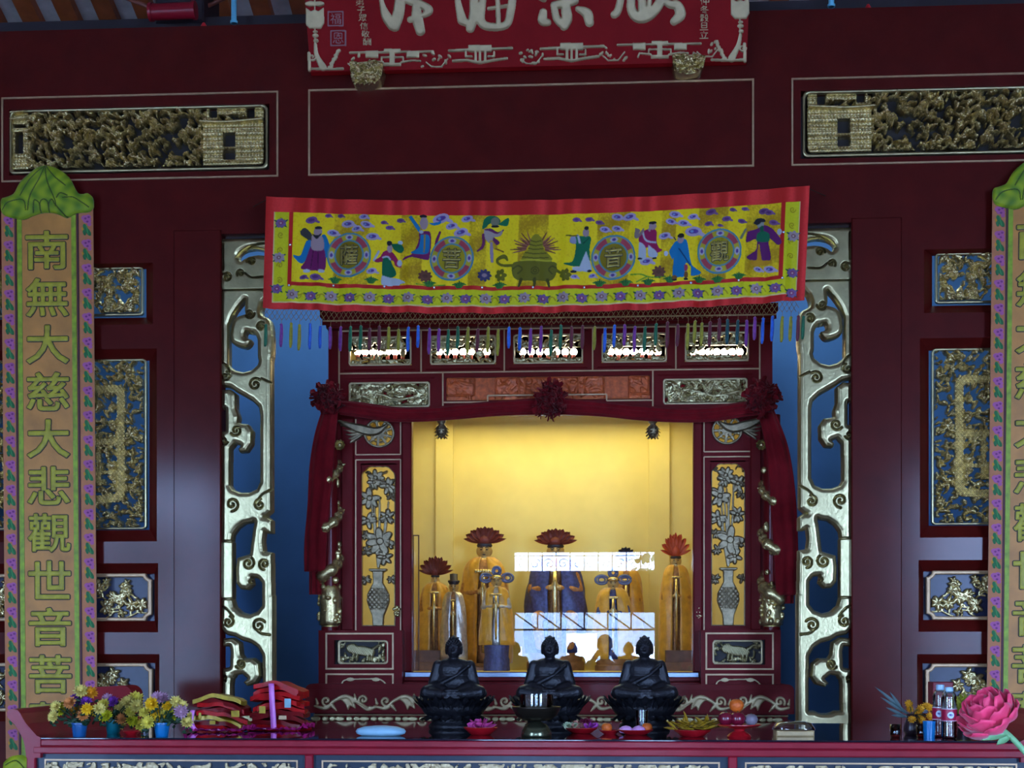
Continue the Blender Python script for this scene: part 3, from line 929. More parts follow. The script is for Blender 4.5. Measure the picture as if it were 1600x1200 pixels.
# =================================================================== COUPLET BANNERS
TAN = mat('tan_satin', (0.55, 0.225, 0.035, 1), 0.5, var=0.22, scale=7, bump=0.25, bscale=18, sheen=0.3)
PINKTAN = mat('pinkish_border_cloth', (0.52, 0.18, 0.06, 1), 0.6, var=0.1, scale=20, sheen=0.3)
GREENB = mat('lime_satin_band', (0.26, 0.38, 0.004, 1), 0.5, var=0.3, scale=30, sheen=0.3)
MAROON = mat('maroon_piping', (0.07, 0.01, 0.018, 1), 0.6)
CHARM = mat('olive_gold_satin', (0.40, 0.35, 0.006, 1), 0.45, var=0.2, scale=30, sheen=0.3, bump=0.2, bscale=120)
CHARE = mat('dark_outline_thread', (0.035, 0.03, 0.012, 1), 0.6)
PAINT = vmat('embroidery')
LEAFG = vmat('leaf_cap_cloth', 0.55)
def couplet(cx, k, shear, y0, pm, label):
    """u runs 0..145 across the banner, rows are photo rows at its own column"""
    Y = -0.06
    fr = Fr(Y, pm)
    def mp(u, v, h):
        px = cx+k*(u-72.5)+shear*(v-340)
        a = (px-800)/F
        t = (Y-CAMY)/(CT+a*ST)
        return np.stack([CAMX+t*(-ST+a*CT), Y-h, fr.z(v+y0)], 1)
    def pt(u, v, h=0): return Vector(mp(np.array([u], float), np.array([v], float), np.array([h]))[0])
    t = thing('couplet_banner', pt(72, 1185), label, 'banner', 'couplet banners on the wall')
    def strip(name, u0, u1, v0, v1, h, m):
        mb = MB()
        n = 12
        for i in range(n+1):
            v = v0+(v1-v0)*i/n
            for hh in (h, h-0.004):
                mb.v.append(tuple(pt(u0, v, hh))); mb.v.append(tuple(pt(u1, v, hh)))
        for i in range(n):
            b = i*4
            mb.f += [(b, b+4, b+5, b+1), (b+2, b+3, b+7, b+6), (b, b+2, b+6, b+4), (b+1, b+5, b+7, b+3)]
        mb.f += [(0, 1, 3, 2), (n*4, n*4+2, n*4+3, n*4+1)]
        return mb.build(name, m, t)
    strip('cloth', 1, 144, 325, 1186, 0.0, TAN)
    strip('flower_border', 1, 22, 325, 1186, 0.004, PINKTAN)
    strip('flower_border', 122, 144, 325, 1186, 0.004, PINKTAN)
    strip('lime_band', 25.5, 32.5, 330, 1186, 0.004, GREENB)
    strip('lime_band', 110, 117, 330, 1186, 0.004, GREENB)
    strip('maroon_piping', 21.5, 24.5, 325, 1186, 0.0065, MAROON)
    strip('maroon_piping', 118.5, 121.5, 325, 1186, 0.0065, MAROON)
    # characters
    for i, ch in enumerate('南無大慈大悲觀世音菩薩'):
        cyv = 391+73.6*i
        ras = Ras(32, cyv-40, 112, cyv+40, 2.0)
        m = ras.text(ch, 71.5, cyv, 64, 58)
        m = dilate(m, 2.0)
        e = dilate(m, 2.6)
        o = relief('character', ras, m, 0.0035+0.0045*dome(m, 5), mp, CHARM, t, depth=-0.0005)
        relief('outline', ras, e, 0.0022*np.ones(e.shape), mp, CHARE, o, depth=-0.0002)
    # border flowers
    ras = Ras(0, 330, 24, 372, 2.0)
    m = ras.zero(); c = np.zeros((ras.H, ras.W, 3))
    def pa(mask, col):
        nonlocal m
        m = m | mask; c[mask] = col[:3]
    pa(ras.stroke([(6, 358), (9, 366)], 3), S(170, 140, 40))
    for (x, y, a, b, ro) in ((11, 358, 7, 3.2, 1.2), (15, 364, 7, 3.4, 1.0), (9, 365, 4.5, 2.2, 1.3)): pa(ras.ell(x, y, a, b, ro), S(20, 105, 70))
    pa(ras.stroke([(12, 354), (15, 368)], 1.2), S(60, 150, 100))
    for (x, y, a, b) in ((9, 342, 4.5, 4), (15, 341, 4.5, 4), (12, 346, 5, 4), (16, 347, 4, 3.5), (17, 352, 3, 3)): pa(ras.ell(x, y, a, b), S(150, 90, 185))
    for (x, y) in ((11, 343), (14, 348), (16, 341)): pa(ras.ell(x, y, 1.8, 1.5), S(95, 40, 140))
    c = np.clip(c*np.array((1.5, 1.05, 0.62)), 0, 0.9)
    proto = relief('border_flower', ras, m, 0.0045+0.002*dome(m, 3), mp, PAINT, t, depth=-0.001, color=c)
    base = pt(0, 330)
    for du in (0, 121.5):
        for i in range(22):
            if du == 0 and i == 0: continue
            d = pt(du, 330+38.2*i)-base
            q = proto.copy(); COL.objects.link(q); q.parent = t
            q.location = (d.x, 0, d.z)
    # green leaf cap and leaf base
    def leafpart(name, pts, veins, v_lo, v_hi, cols):
        r = Ras(-8, v_lo, 156, v_hi, 1.8)
        m = r.poly(pts, True)
        h = 0.006+0.022*dome(m, 22)
        col = np.zeros((r.H, r.W, 3))
        nz = 0.5+0.5*np.sin(r.X*0.23+np.sin(r.Y*0.11)*2)*np.sin(r.Y*0.17+r.X*0.05)
        col[:] = np.array(cols[0][:3]); col = col*(1-nz[..., None])+np.array(cols[1][:3])*nz[..., None]
        for v in veins:
            s_ = r.stroke(v, 1.6)
            col[s_] = S(35, 60, 25)[:3]; h = h-0.003*s_
        col = col*np.array((1.9, 1.45, 0.6))
        relief(name, r, m, blur(h, 1), mp, LEAFG, t, depth=0.004, color=col)
    K = 7.056
    out = [(490, 65), (600, 95), (740, 195), (830, 360), (890, 392), (950, 382), (1002, 430), (1010, 530), (960, 590), (830, 600), (730, 645), (690, 640), (620, 605), (540, 588), (440, 590), (340, 620), (250, 655), (130, 640), (30, 605), (-5, 540), (0, 430), (70, 402), (140, 365), (205, 250), (270, 185), (390, 92)]
    out = [(a/K+2, 250+b/K) for a, b in out]
    vn = [[(495, 70), (440, 200), (330, 400), (300, 560)], [(495, 70), (520, 250), (600, 450), (610, 520)], [(495, 70), (600, 200), (720, 300)], [(495, 70), (330, 220), (220, 400)], [(360, 590), (370, 470), (390, 455), (430, 490), (440, 590)], [(440, 580), (440, 480), (480, 445), (525, 480), (530, 580)], [(530, 580), (540, 480), (570, 450), (600, 500)], [(610, 510), (700, 620), (730, 640)], [(690, 430), (800, 430), (900, 490), (970, 540)], [(20, 550), (90, 470), (250, 450), (280, 560)], [(620, 430), (660, 380), (740, 410)]]
    vn = [[(a/K+2, 250+b/K) for a, b in v] for v in vn]
    leafpart('leaf_cap', out, vn, 252, 348, (S(60, 105, 15), S(118, 150, 25)))
    base_o = [(-2, 1192), (10, 1182), (28, 1180), (40, 1186), (55, 1178), (72, 1184), (90, 1178), (105, 1186), (120, 1180), (138, 1182), (148, 1192), (146, 1212), (110, 1222), (36, 1222), (0, 1212)]
    leafpart('leaf_base', base_o, [[(2, 1195), (20, 1188), (36, 1205)], [(40, 1186), (52, 1200)], [(100, 1186), (110, 1205)]], 1172, 1230, (S(110, 145, 25), S(150, 180, 40)))
couplet(74, 1.0, 0.0085, 0, 75, 'tan couplet banner with olive writing and green leaf cap, behind the table\'s scroll end')
couplet(1624, 1.03, -0.011, -16, 1624, 'tan couplet banner cut off by the picture\'s edge, behind the pink rose')

# =================================================================== GILDED SIDE BRACKETS of the altar opening
def side_bracket():
    ras = Ras(338, 368, 446, 1215, 1.8)
    m = ras.zero()
    st = lambda *p, w_=18: ras.stroke(list(p), w_)
    m |= ras.rect(344, 374, 444, 456)
    m &= ~(ras.ell(399, 404, 24, 13) & ~ras.ell(405, 416, 28, 15))
    m |= ras.rect(347, 450, 360, 575)
    m |= ras.poly([(347, 450), (396, 450), (388, 466), (375, 482), (366, 496), (360, 510), (347, 520)], True)
    m |= ras.poly([(388, 450), (432, 450), (420, 470), (414, 478), (412, 494), (427, 508), (427, 566), (406, 566), (404, 534), (398, 522), (388, 520), (392, 505), (386, 495), (384, 480)], True)
    m |= ras.poly([(386, 492), (370, 498), (363, 512), (362, 532), (370, 541), (386, 545), (394, 538), (394, 532), (386, 528), (388, 520), (398, 522), (400, 505)], True)
    m |= ras.rect(406, 520, 427, 590)
    m |= ras.poly([(343, 564), (356, 566), (362, 574), (370, 580), (382, 583), (394, 580), (404, 572), (407, 560), (427, 560), (427, 650), (408, 650), (406, 638), (396, 628), (384, 621), (372, 614), (362, 607), (345, 604)])
    m |= ras.rect(408, 600, 427, 772)
    m |= ras.poly([(348, 610), (362, 609), (372, 617), (372, 640), (376, 652), (375, 662), (390, 664), (397, 675), (396, 695), (388, 707), (376, 708), (374, 702), (378, 697), (370, 694), (363, 702), (362, 772), (348, 772)])
    m &= ~ras.rect(344, 640, 354, 674)
    m |= ras.poly([(348, 762), (362, 758), (367, 766), (378, 770), (392, 770), (403, 765), (407, 755), (427, 755), (427, 800), (418, 808), (404, 812), (396, 817), (384, 819), (374, 826), (367, 836), (365, 850), (347, 850)])
    m |= ras.rect(344.5, 847, 367, 936)
    m |= ras.poly([(400, 812), (420, 808), (428, 814), (428, 834), (420, 836), (416, 832), (414, 846), (416, 862), (428, 864), (430, 975), (411, 975), (411, 912), (405, 904), (396, 903), (398, 914), (390, 922), (378, 921), (371, 912), (370, 890), (372, 872), (392, 866), (394, 850), (397, 826)])
    m &= ~ras.rect(417, 834, 432, 862)
    m |= ras.poly([(347, 934), (366, 934), (370, 948), (380, 957), (392, 960), (404, 955), (411, 946), (413, 930), (430, 930), (430, 1060), (412, 1060), (411, 1024), (404, 1012), (394, 1005), (380, 1001), (370, 995), (356, 992), (347, 982)])
    m |= ras.rect(412, 1000, 430, 1118)
    m |= ras.poly([(350, 998), (366, 996), (378, 1004), (380, 1022), (384, 1028), (398, 1028), (408, 1036), (410, 1056), (402, 1068), (388, 1072), (382, 1066), (388, 1060), (380, 1053), (370, 1055), (365, 1065), (364, 1118), (349, 1118)])
    m &= ~ras.poly([(344, 1010), (360, 1010), (362, 1018), (361, 1042), (352, 1044), (344, 1044)])
    m |= ras.rect(348, 1108, 430, 1212)
    m &= ~(ras.rect(366, 1060, 411, 1096) | ras.ell(388.5, 1096, 22.5, 16)) | ras.poly([(398, 1028), (408, 1036), (410, 1056), (402, 1068), (388, 1072), (382, 1066), (388, 1060)])
    m &= ~(ras.rect(368, 545, 403, 566)*False)
    g = ras.zero()
    for (cx, cy, r_, tn_, s0, cw) in ((358, 436, 7, 1.3, -1.5, 1), (379, 430, 6, 1.3, 2.5, 1), (396, 412, 7, 1.3, 3, 1), (393, 493, 8, 1.4, 0, 1), (411, 513, 7, 1.4, -1, -1), (355, 590, 8, 1.3, -1.2, 1), (402, 603, 10, 1.4, -0.8, -1),
                                      (372, 674, 9, 1.4, 2.6, -1), (353, 690, 7, 1.3, 0.4, 1), (366, 789, 11, 1.4, 1.6, -1), (409, 790, 9, 1.3, -1.4, -1), (391, 881, 10, 1.4, -1.0, 1), (416, 882, 9, 1.4, 1.6, 1),
                                      (360, 972, 9, 1.3, -1.2, 1), (408, 978, 11, 1.4, -0.6, -1), (379, 1037, 8, 1.4, 2.6, -1), (354, 1059, 5, 1.3, 1.2, 1), (391, 526, 6, 1.2, -1.5, 1), (396, 908, 6, 1.2, -1.5, 1)):
        g |= ras.spiral(cx, cy, r_, tn_, s0, 2.3, cw)
    for l in ([(412, 594), (425, 600)], [(345, 566), (358, 574), (364, 590)], [(427, 766), (412, 775), (402, 790)], [(344, 946), (358, 952), (368, 964)], [(425, 992), (412, 990), (405, 985)],
              [(344, 846), (368, 846)], [(344, 936), (368, 936)], [(342, 432), (358, 430)], [(386, 430), (396, 437), (414, 436)], [(345, 456), (430, 456)], [(352, 384), (352, 424)], [(372, 406), (386, 392), (410, 385), (430, 386)]):
        g |= ras.stroke(l, 2.0)
    d = dome(m, 15)
    # a thin raised bead runs along every edge
    ed = edt(m, 10)
    h = 0.006+0.042*d+0.004*np.exp(-((ed-4.5)/1.8)**2)
    plate = ras.rect(345, 848, 367, 935)
    h = np.where(plate, 0.050, h)
    h = h-0.030*g
    h = blur(h, 2)
    fr = Fr(0.07, 385)
    loc = Vector((fr.x(388), 0.07, fr.z(1212)))
    o = relief('scroll_bracket', ras, m, h, planar(fr), GOLDS, None, loc=loc, depth=0.03, smooth_edge=6)
    return o
# (they rise from behind the altar table and frame the opening)
sb = finish(side_bracket(), 'tall gilded scrollwork side frame beside the red packets', 'scroll carving', 'gilded side frames of the altar opening')
mirror_tree(sb, 'tall gilded scrollwork side frame behind the plastic fruit box')
# =================================================================== EMBROIDERED ALTAR VALANCE
def valance():
    U0, U1 = 416.0, 1265.0
    def off(X):
        k = (X-U0)/(U1-U0)
        return 305-13*k+14*4*k*(1-k)
    VY = -0.22
    tm = XT(840, VY)[1]
    def fold(u, v):
        k = np.clip(v/176, 0, 1)
        return (0.25+0.75*k)*(0.010*np.sin(u*0.075+0.6*np.sin(u*0.021))+0.006*np.sin(u*0.131+1.3)+0.003*np.sin(u*0.31))
    def mapf(px, py, h):
        k = (px-U0)/(U1-U0)
        # slight outward spread of the two ends towards the hem
        pxx = px-(py/176)*5*(1-k)-(py/176)*8*k
        a = (pxx-800)/F
        t = (VY-CAMY)/(CT+a*ST)
        pm = 298.5+14*4*k*(1-k)+py
        return np.stack([CAMX+t*(-ST+a*CT), VY+fold(px, py)-h, CAMZ+(HY-pm)*tm/F], 1)
    def pt(px, v, h=0.0): return Vector(mapf(np.array([px], float), np.array([v], float), np.array([h]))[0])
    t = thing('altar_valance', pt(840, 176), 'long embroidered yellow altar valance with a red border and coloured tassels, hung under the beam', 'valance')
    ras = Ras(U0, 0, U1, 176, 1.3, off)
    X, Y = ras.X, ras.Y
    V = Y-off(X)
    c = np.zeros((ras.H, ras.W, 3))
    r = np.random.default_rng(5)
    # ground: yellow satin with the shade of its folds painted in as olive bands
    yel, olv = np.array(S(198, 190, 20)[:3]), np.array(S(140, 122, 8)[:3])
    fold_shade = np.zeros_like(X)
    for (a, b) in ((524, 552), (552, 578), (628, 662), (735, 762), (812, 858), (935, 952), (942, 986), (1036, 1058), (1094, 1140), (1168, 1232)):
        fold_shade = np.maximum(fold_shade, ((X > a) & (X < b))*1.0)
    fold_shade *= (0.7+0.3*np.sin(Y*0.12+X*0.05))
    nz = blur(r.random(X.shape), 3)
    fold_shade = np.clip(blur(fold_shade, 2)+1.6*(nz-0.5), 0, 1)
    c[:] = yel*(1-fold_shade[..., None])+olv*fold_shade[..., None]
    inner = (X > 459) & (X < 1223) & (V > 23) & (V < 133+6*((X-U0)/(U1-U0)))
    lime = np.array(S(165, 182, 30)[:3])
    brd = ~inner
    c[brd] = (lime*(0.85+0.3*nz[..., None]))[brd]
    def vv(x, y): return y
    def pa(m, col, part=None):
        c[m] = col[:3]
        if part is not None: parts[part] |= m
    parts = {}
    def newpart(k):
        parts[k] = ras.zero(); return k
    order = []
    # scroll vines in the flower border
    vine = S(120, 118, 20)
    for i in range(26):
        x = 470+i*30
        yb = off(x)+153
        pa(ras.stroke([(x-14, yb-4), (x-4, yb+3), (x+8, yb-2), (x+14, yb+4)], 1.6), vine)
        pa(ras.spiral(x, yb+1, 5, 1.2, 0, 1.4), vine)
    for i in range(5):
        for x in (440, 1240):
            pa(ras.spiral(x, off(x)+35+i*24, 5, 1.3, i, 1.4), vine)
    # red satin border, inner red tape and silver cord
    red, red2 = np.array(S(150, 24, 36)[:3]), np.array(S(185, 48, 80)[:3])
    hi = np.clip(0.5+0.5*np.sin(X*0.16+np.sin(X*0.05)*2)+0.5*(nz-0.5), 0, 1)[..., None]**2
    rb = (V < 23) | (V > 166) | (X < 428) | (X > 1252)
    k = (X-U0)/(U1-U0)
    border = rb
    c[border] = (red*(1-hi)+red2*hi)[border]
    tape = ((X > 453) & (X < 459) & (V > 23) & (V < 140)) | ((X > 1222) & (X < 1228) & (V > 23) & (V < 141)) | ((X > 453) & (X < 1228) & (V > 133+3*k) & (V < 138.5+3*k))
    c[tape] = (red*(1-0.4*hi)+red2*0.4*hi)[tape]
    cord = ((V > 164) & (V < 166) & (X > 428) & (X < 1252)) | ((X > 428) & (X < 429.8) & (V > 23) & (V < 166)) | ((X > 1250.4) & (X < 1252) & (V > 23) & (V < 166))
    c[cord] = S(175, 175, 195)[:3]
    # clouds
    lil, dpu, cbl = S(175, 165, 205), S(85, 60, 150), S(110, 150, 215)
    def cloud(x, y, sx=8, dark=False, part=True):
        if part: kx = newpart('cloud_%d' % len(parts))
        ro = r.uniform(-0.3, 0.3)
        m = ras.ell(x, y, sx, sx*0.55, ro)
        a, b = (S(120, 85, 140), S(85, 50, 120)) if dark else (lil, dpu)
        pa(m, a, kx if part else None)
        m2 = ras.ell(x, y, sx*0.6, sx*0.28, ro)
        pa(m2, b, kx if part else None)
        if not dark: pa(ras.ell(x-sx*.2, y, sx*0.2, sx*0.15), cbl, kx if part else None)
        m3 = ras.ell(x+sx*1.0, y+sx*.25, sx*0.5, sx*0.2, 0.4)
        pa(m3, a, kx if part else None)
    for (x, y, s_, d) in ((545, 349, 10, 0), (559, 357, 8, 0), (574, 350, 9, 0), (522, 363, 9, 0), (584, 369, 10, 0), (569, 338, 7, 0), (488, 343, 9, 1), (514, 336, 5, 1), (533, 336, 5, 1), (610, 355, 6, 1), (627, 344, 6, 1), (601, 347, 5, 1), (584, 423, 8, 0),
                          (690, 341, 13, 0), (731, 342, 9, 0), (707, 353, 9, 0), (722, 363, 11, 0), (902, 344, 6, 1), (922, 343, 6, 1), (938, 348, 6, 1), (966, 340, 9, 0), (985, 340, 10, 0), (947, 359, 8, 0), (966, 358, 8, 0), (1041, 369, 9, 0), (1014, 408, 10, 0),
                          (1056, 336, 9, 0), (1050, 347, 8, 0), (1070, 350, 9, 0), (1084, 340, 8, 0), (1086, 363, 13, 0), (1112, 332, 8, 1), (1146, 329, 5, 1), (1165, 328, 5, 1), (1137, 343, 7, 1), (1109, 350, 6, 1), (1161, 347, 6, 1), (1195, 331, 8, 1), (1203, 333, 7, 1), (1211, 349, 7, 1), (1127, 353, 4, 1),
                          (478, 433, 6, 1), (497, 433, 9, 1), (902, 433, 6, 0), (930, 431, 6, 0), (1190, 421, 7, 0), (1208, 421, 9, 0)):
        cloud(x, y, s_, bool(d))
    # tufts of grass and ground flowers
    grn, grn2 = S(20, 95, 60), S(60, 130, 50)
    def tuft(x, y, n=7, w_=11, h_=10):
        kx = newpart('grass_tuft_%d' % len(parts))
        for i in range(n):
            q = (i/(n-1)-0.5)*2
            pa(ras.stroke([(x+q*3, y), (x+q*w_*0.6, y-h_*0.6*(1-abs(q)*.3)), (x+q*w_, y-h_*(1-abs(q)*0.6))], [3.4, 2.4, 0.8]), grn if i % 2 else grn2, kx)
    for (x, y) in ((527, 440), (584, 441), (675, 446), (722, 449), (785, 449), (942, 446), (983, 446), (1098, 440), (1127, 440), (1160, 435), (1052, 440), (1018, 443)): tuft(x, y)
    for (x, y, col) in ((668, 431, S(110, 70, 60)), (761, 430, S(60, 60, 110)), (1034, 425, S(110, 70, 60))):
        kx = newpart('ground_flower_%d' % len(parts))
        for i in range(9):
            a = i*2*pi/9
            pa(ras.ell(x+6*math.cos(a), y+5*math.sin(a), 5, 2.4, a), col, kx)
        pa(ras.ell(x, y, 4, 3), S(150, 130, 150) if x == 761 else S(90, 60, 50), kx)
    for pts in ([(990, 430), (1005, 428), (1025, 433), (1045, 432)], [(1000, 440), (1015, 432)], [(655, 444), (700, 446)]): pa(ras.stroke(pts, 2), grn2)
    # figures: polygons drawn in close-up coordinates
    def fig(ox, oy, s_, shapes):
        kx = newpart('figure_%d' % len(parts))
        for sh in shapes:
            kind, col, q = sh[0], sh[1], sh[2]
            if kind == 'p': m = ras.poly([(ox+a/s_, oy+b/s_) for a, b in q], True)
            elif kind == 'q': m = ras.poly([(ox+a/s_, oy+b/s_) for a, b in q])
            elif kind == 'e': m = ras.ell(ox+q[0]/s_, oy+q[1]/s_, q[2]/s_, q[3]/s_, q[4] if len(q) > 4 else 0)
            else: m = ras.stroke([(ox+a/s_, oy+b/s_) for a, b in q], sh[3])
            pa(m, S(*col), kx)
    blu, pur, skin, drk, mag, tea, wht = (15, 120, 185), (112, 22, 96), (165, 145, 160), (30, 30, 40), (150, 25, 90), (5, 105, 70), (175, 190, 215)
    fig(410, 300, 6.314, [('p', (58, 62, 66), [(385, 385), (420, 350), (462, 370), (505, 430), (500, 485), (440, 450), (392, 415)]), ('p', blu, [(450, 480), (498, 480), (482, 600), (430, 692), (380, 690), (322, 622), (392, 625), (430, 530)]),
        ('p', blu, [(600, 420), (640, 430), (682, 565), (630, 660), (605, 560)]), ('p', pur, [(490, 540), (620, 550), (638, 762), (520, 770), (402, 752), (440, 690), (470, 600)]), ('p', skin, [(500, 430), (605, 440), (622, 560), (560, 582), (500, 550)]),
        ('e', skin, (560, 390, 40, 46)), ('p', drk, [(503, 410), (560, 425), (600, 405), (552, 464)]), ('e', drk, (565, 352, 36, 16)), ('e', wht, (460, 778, 36, 16)), ('e', wht, (605, 780, 30, 16)), ('s', (60, 10, 60), [(520, 580), (500, 750)], 1.2), ('s', (60, 10, 60), [(570, 580), (575, 750)], 1.2)])
    fig(600, 310, 7.06, [('p', mag, [(10, 590), (60, 570), (120, 600), (190, 700), (215, 760), (150, 740), (120, 680), (30, 690), (-60, 700), (-80, 680), (-20, 640)]), ('p', (0, 100, 70), [(10, 640), (70, 640), (110, 720), (160, 830), (100, 870), (10, 850)]), ('p', wht, [(5, 850), (90, 870), (190, 890), (265, 930), (210, 940), (180, 960), (10, 950)]),
        ('e', skin, (80, 550, 28, 46)), ('e', drk, (75, 490, 28, 28)), ('p', tea, [(95, 500), (190, 500), (240, 560), (200, 600), (130, 560)]), ('e', wht, (195, 485, 26, 20)), ('s', wht, [(10, 650), (60, 640), (90, 670)], 2.5), ('e', wht, (195, 715, 26, 36)), ('s', wht, [(-40, 580), (-90, 680)], 3)])
    fig(600, 310, 7.06, [('p', pur, [(400, 380), (520, 370), (520, 640), (470, 670), (330, 650), (230, 680), (250, 650), (340, 610), (400, 470)]), ('p', blu, [(420, 400), (510, 410), (515, 570), (460, 615), (320, 605), (400, 540)]), ('q', blu, [(280, 205), (310, 190), (415, 330), (395, 370)]),
        ('p', blu, [(500, 265), (600, 260), (640, 240), (630, 275), (560, 290)]), ('e', skin, (450, 270, 42, 70)), ('e', drk, (440, 195, 40, 16)), ('s', (150, 130, 20), [(465, 400), (460, 590)], 2.2), ('s', pur, [(630, 370), (600, 450), (585, 510)], [3, 4, 3]), ('e', wht, (425, 370, 22, 18))])
    fig(600, 310, 7.06, [('p', (10, 110, 75), [(1095, 340), (1110, 240), (1160, 195), (1240, 195), (1290, 240), (1290, 270), (1380, 215), (1370, 300), (1280, 290), (1200, 260), (1130, 320)]), ('p', (100, 35, 100), [(1120, 340), (1190, 330), (1270, 370), (1335, 340), (1290, 400), (1200, 400), (1290, 480), (1250, 510), (1180, 460), (1120, 380)]),
        ('p', (165, 155, 165), [(1120, 350), (1180, 360), (1260, 390), (1320, 350), (1300, 410), (1230, 420), (1210, 460), (1180, 490), (1120, 420)]), ('e', (120, 125, 110), (1235, 255, 48, 48)), ('s', (105, 35, 90), [(1110, 400), (1110, 520), (1050, 585)], [4, 4, 2]), ('s', (190, 160, 20), [(1200, 480), (1250, 540)], 6),
        ('s', (150, 135, 170), [(1200, 490), (1205, 580), (1215, 690)], [4, 5, 4]), ('e', drk, (1235, 305, 45, 12)), ('s', (110, 60, 20), [(1250, 550), (1340, 590)], 1.5)])
    fig(880, 310, 7.06, [('p', (10, 110, 78), [(150, 430), (230, 420), (320, 430), (310, 560), (320, 700), (250, 640), (230, 740), (130, 750), (30, 720), (130, 700), (160, 560)]), ('p', wht, [(275, 580), (345, 790), (240, 800), (200, 790)]), ('p', wht, [(130, 765), (200, 760), (240, 800), (150, 800)]), ('e', skin, (265, 380, 34, 44)), ('e', drk, (270, 330, 24, 22)),
        ('q', wht, [(165, 400), (190, 410), (215, 500), (190, 500)]), ('p', (150, 160, 200), [(100, 430), (150, 430), (160, 500), (95, 490)]), ('s', (110, 100, 30), [(50, 415), (180, 415)], 1.6), ('e', drk, (145, 812, 36, 14)), ('e', drk, (320, 800, 26, 12)), ('s', (0, 60, 45), [(300, 440), (240, 500)], 1.4)])
    fig(880, 310, 7.06, [('p', mag, [(850, 450), (880, 380), (960, 340), (1040, 360), (1050, 480), (1080, 550), (1120, 570), (1050, 600), (980, 540), (900, 540), (860, 480)]), ('p', wht, [(860, 480), (920, 520), (940, 600), (930, 670), (860, 680)]), ('p', wht, [(960, 510), (1060, 600), (1050, 650), (970, 630)]), ('e', skin, (1000, 310, 40, 38)), ('e', drk, (1000, 272, 44, 16)),
        ('s', wht, [(890, 360), (930, 460), (1040, 490)], 2.6), ('p', (160, 150, 160), [(945, 340), (985, 320), (970, 370)]), ('p', (130, 115, 120), [(810, 330), (860, 350), (850, 400), (900, 330), (900, 380), (840, 440), (805, 430)]), ('e', drk, (875, 665, 28, 10)), ('e', drk, (1035, 660, 24, 10))])
    fig(880, 310, 7.06, [('p', blu, [(1190, 590), (1260, 480), (1310, 490), (1380, 470), (1440, 720), (1500, 780), (1560, 820), (1450, 860), (1440, 760), (1380, 720), (1370, 860), (1320, 870), (1245, 850), (1250, 660), (1230, 670)]), ('e', skin, (1315, 460, 34, 44)), ('e', (35, 32, 30), (1318, 420, 36, 26)), ('s', (10, 60, 110), [(1300, 560), (1400, 700), (1430, 740)], 2), ('p', (150, 50, 90), [(1370, 740), (1400, 740), (1400, 800), (1370, 800)]),
        ('e', (120, 80, 30), (1265, 875, 28, 26)), ('e', (120, 80, 30), (1390, 850, 22, 36)), ('e', drk, (1265, 900, 28, 10)), ('e', drk, (1390, 895, 24, 12)), ('s', (40, 40, 60), [(1240, 430), (1262, 460)], 1.4), ('e', wht, (1160, 610, 22, 26))])
    fig(1060, 290, 6.314, [('p', (95, 25, 105), [(700, 465), (800, 430), (830, 400), (890, 400), (960, 450), (1040, 560), (1000, 590), (920, 520), (910, 560), (940, 730), (860, 740), (820, 570), (800, 735), (700, 715), (790, 640), (800, 560), (780, 530), (690, 565)]), ('p', (5, 105, 75), [(795, 480), (850, 450), (915, 480), (915, 550), (850, 560), (795, 550)]), ('e', (140, 150, 150), (825, 385, 34, 42)),
        ('p', drk, [(755, 380), (790, 335), (860, 335), (870, 360), (830, 370), (800, 395)]), ('p', (5, 90, 65), [(815, 420), (850, 400), (860, 450), (830, 460)]), ('p', (190, 140, 20), [(812, 580), (850, 720), (805, 730)]), ('p', (195, 150, 20), [(740, 740), (930, 740), (920, 775), (760, 790)]), ('e', wht, (1015, 465, 22, 30)), ('s', (120, 130, 110), [(640, 520), (680, 440)], [4, 3])])
    # incense burner in gold couching
    ol, ol2, ol3 = S(105, 105, 20), S(140, 138, 30), S(70, 70, 15)
    kx = newpart('burner_%d' % len(parts))
    def bp(pts): return ras.poly([(760+a/7.5, 310+b/7.5) for a, b in pts], True)
    def bs(pts, w_): return ras.stroke([(760+a/7.5, 310+b/7.5) for a, b in pts], w_)
    for i in range(24):
        a = pi+(i/23)*pi
        if abs(i-11.5) < 3: continue
        pa(bs([(600+120*math.cos(a), 600+140*math.sin(a)*0.6), (600+(270+40*math.sin(i*2.1))*math.cos(a), 640+(330+30*math.cos(i*1.7))*math.sin(a)*0.8)], [2.6, 0.8]), S(115, 70, 50) if i % 2 else S(150, 95, 85), kx)
    pa(bp([(330, 790), (400, 740), (800, 740), (850, 800), (840, 900), (760, 960), (430, 960), (340, 900)]), ol, kx)
    pa(bp([(430, 730), (470, 640), (520, 600), (540, 480), (600, 420), (670, 480), (690, 600), (740, 640), (780, 730)]), ol2, kx)
    pa(bs([(430, 728), (780, 728)], 2.4), S(185, 185, 50), kx)
    for yy, ww in ((500, 60), (545, 70), (590, 85), (640, 120), (690, 150)): pa(bs([(600-ww, yy), (600, yy+14), (600+ww, yy)], 1.5), ol3, kx)
    for rr in (20, 44): pa(ras.ell(760+600/7.5, 310+850/7.5, rr/7.5+0.8, rr*0.9/7.5+0.8) & ~ras.ell(760+600/7.5, 310+850/7.5, rr/7.5-0.6, rr*0.9/7.5-0.6), ol3, kx)
    pa(bs([(340, 830), (400, 790), (450, 830), (400, 880)], 2), ol3, kx); pa(bs([(850, 820), (800, 790), (760, 830), (800, 880)], 2), ol3, kx)
    pa(bs([(350, 790), (200, 780), (150, 720), (230, 680), (270, 720)], [4, 3.5, 4, 6, 3]), ol, kx)
    pa(bs([(840, 830), (900, 870), (970, 910)], [4, 3.5, 2]), ol, kx)
    for x in (440, 600, 750): pa(bs([(x, 950), (x+(x-600)*0.15, 1030)], [5, 3]), ol3, kx)
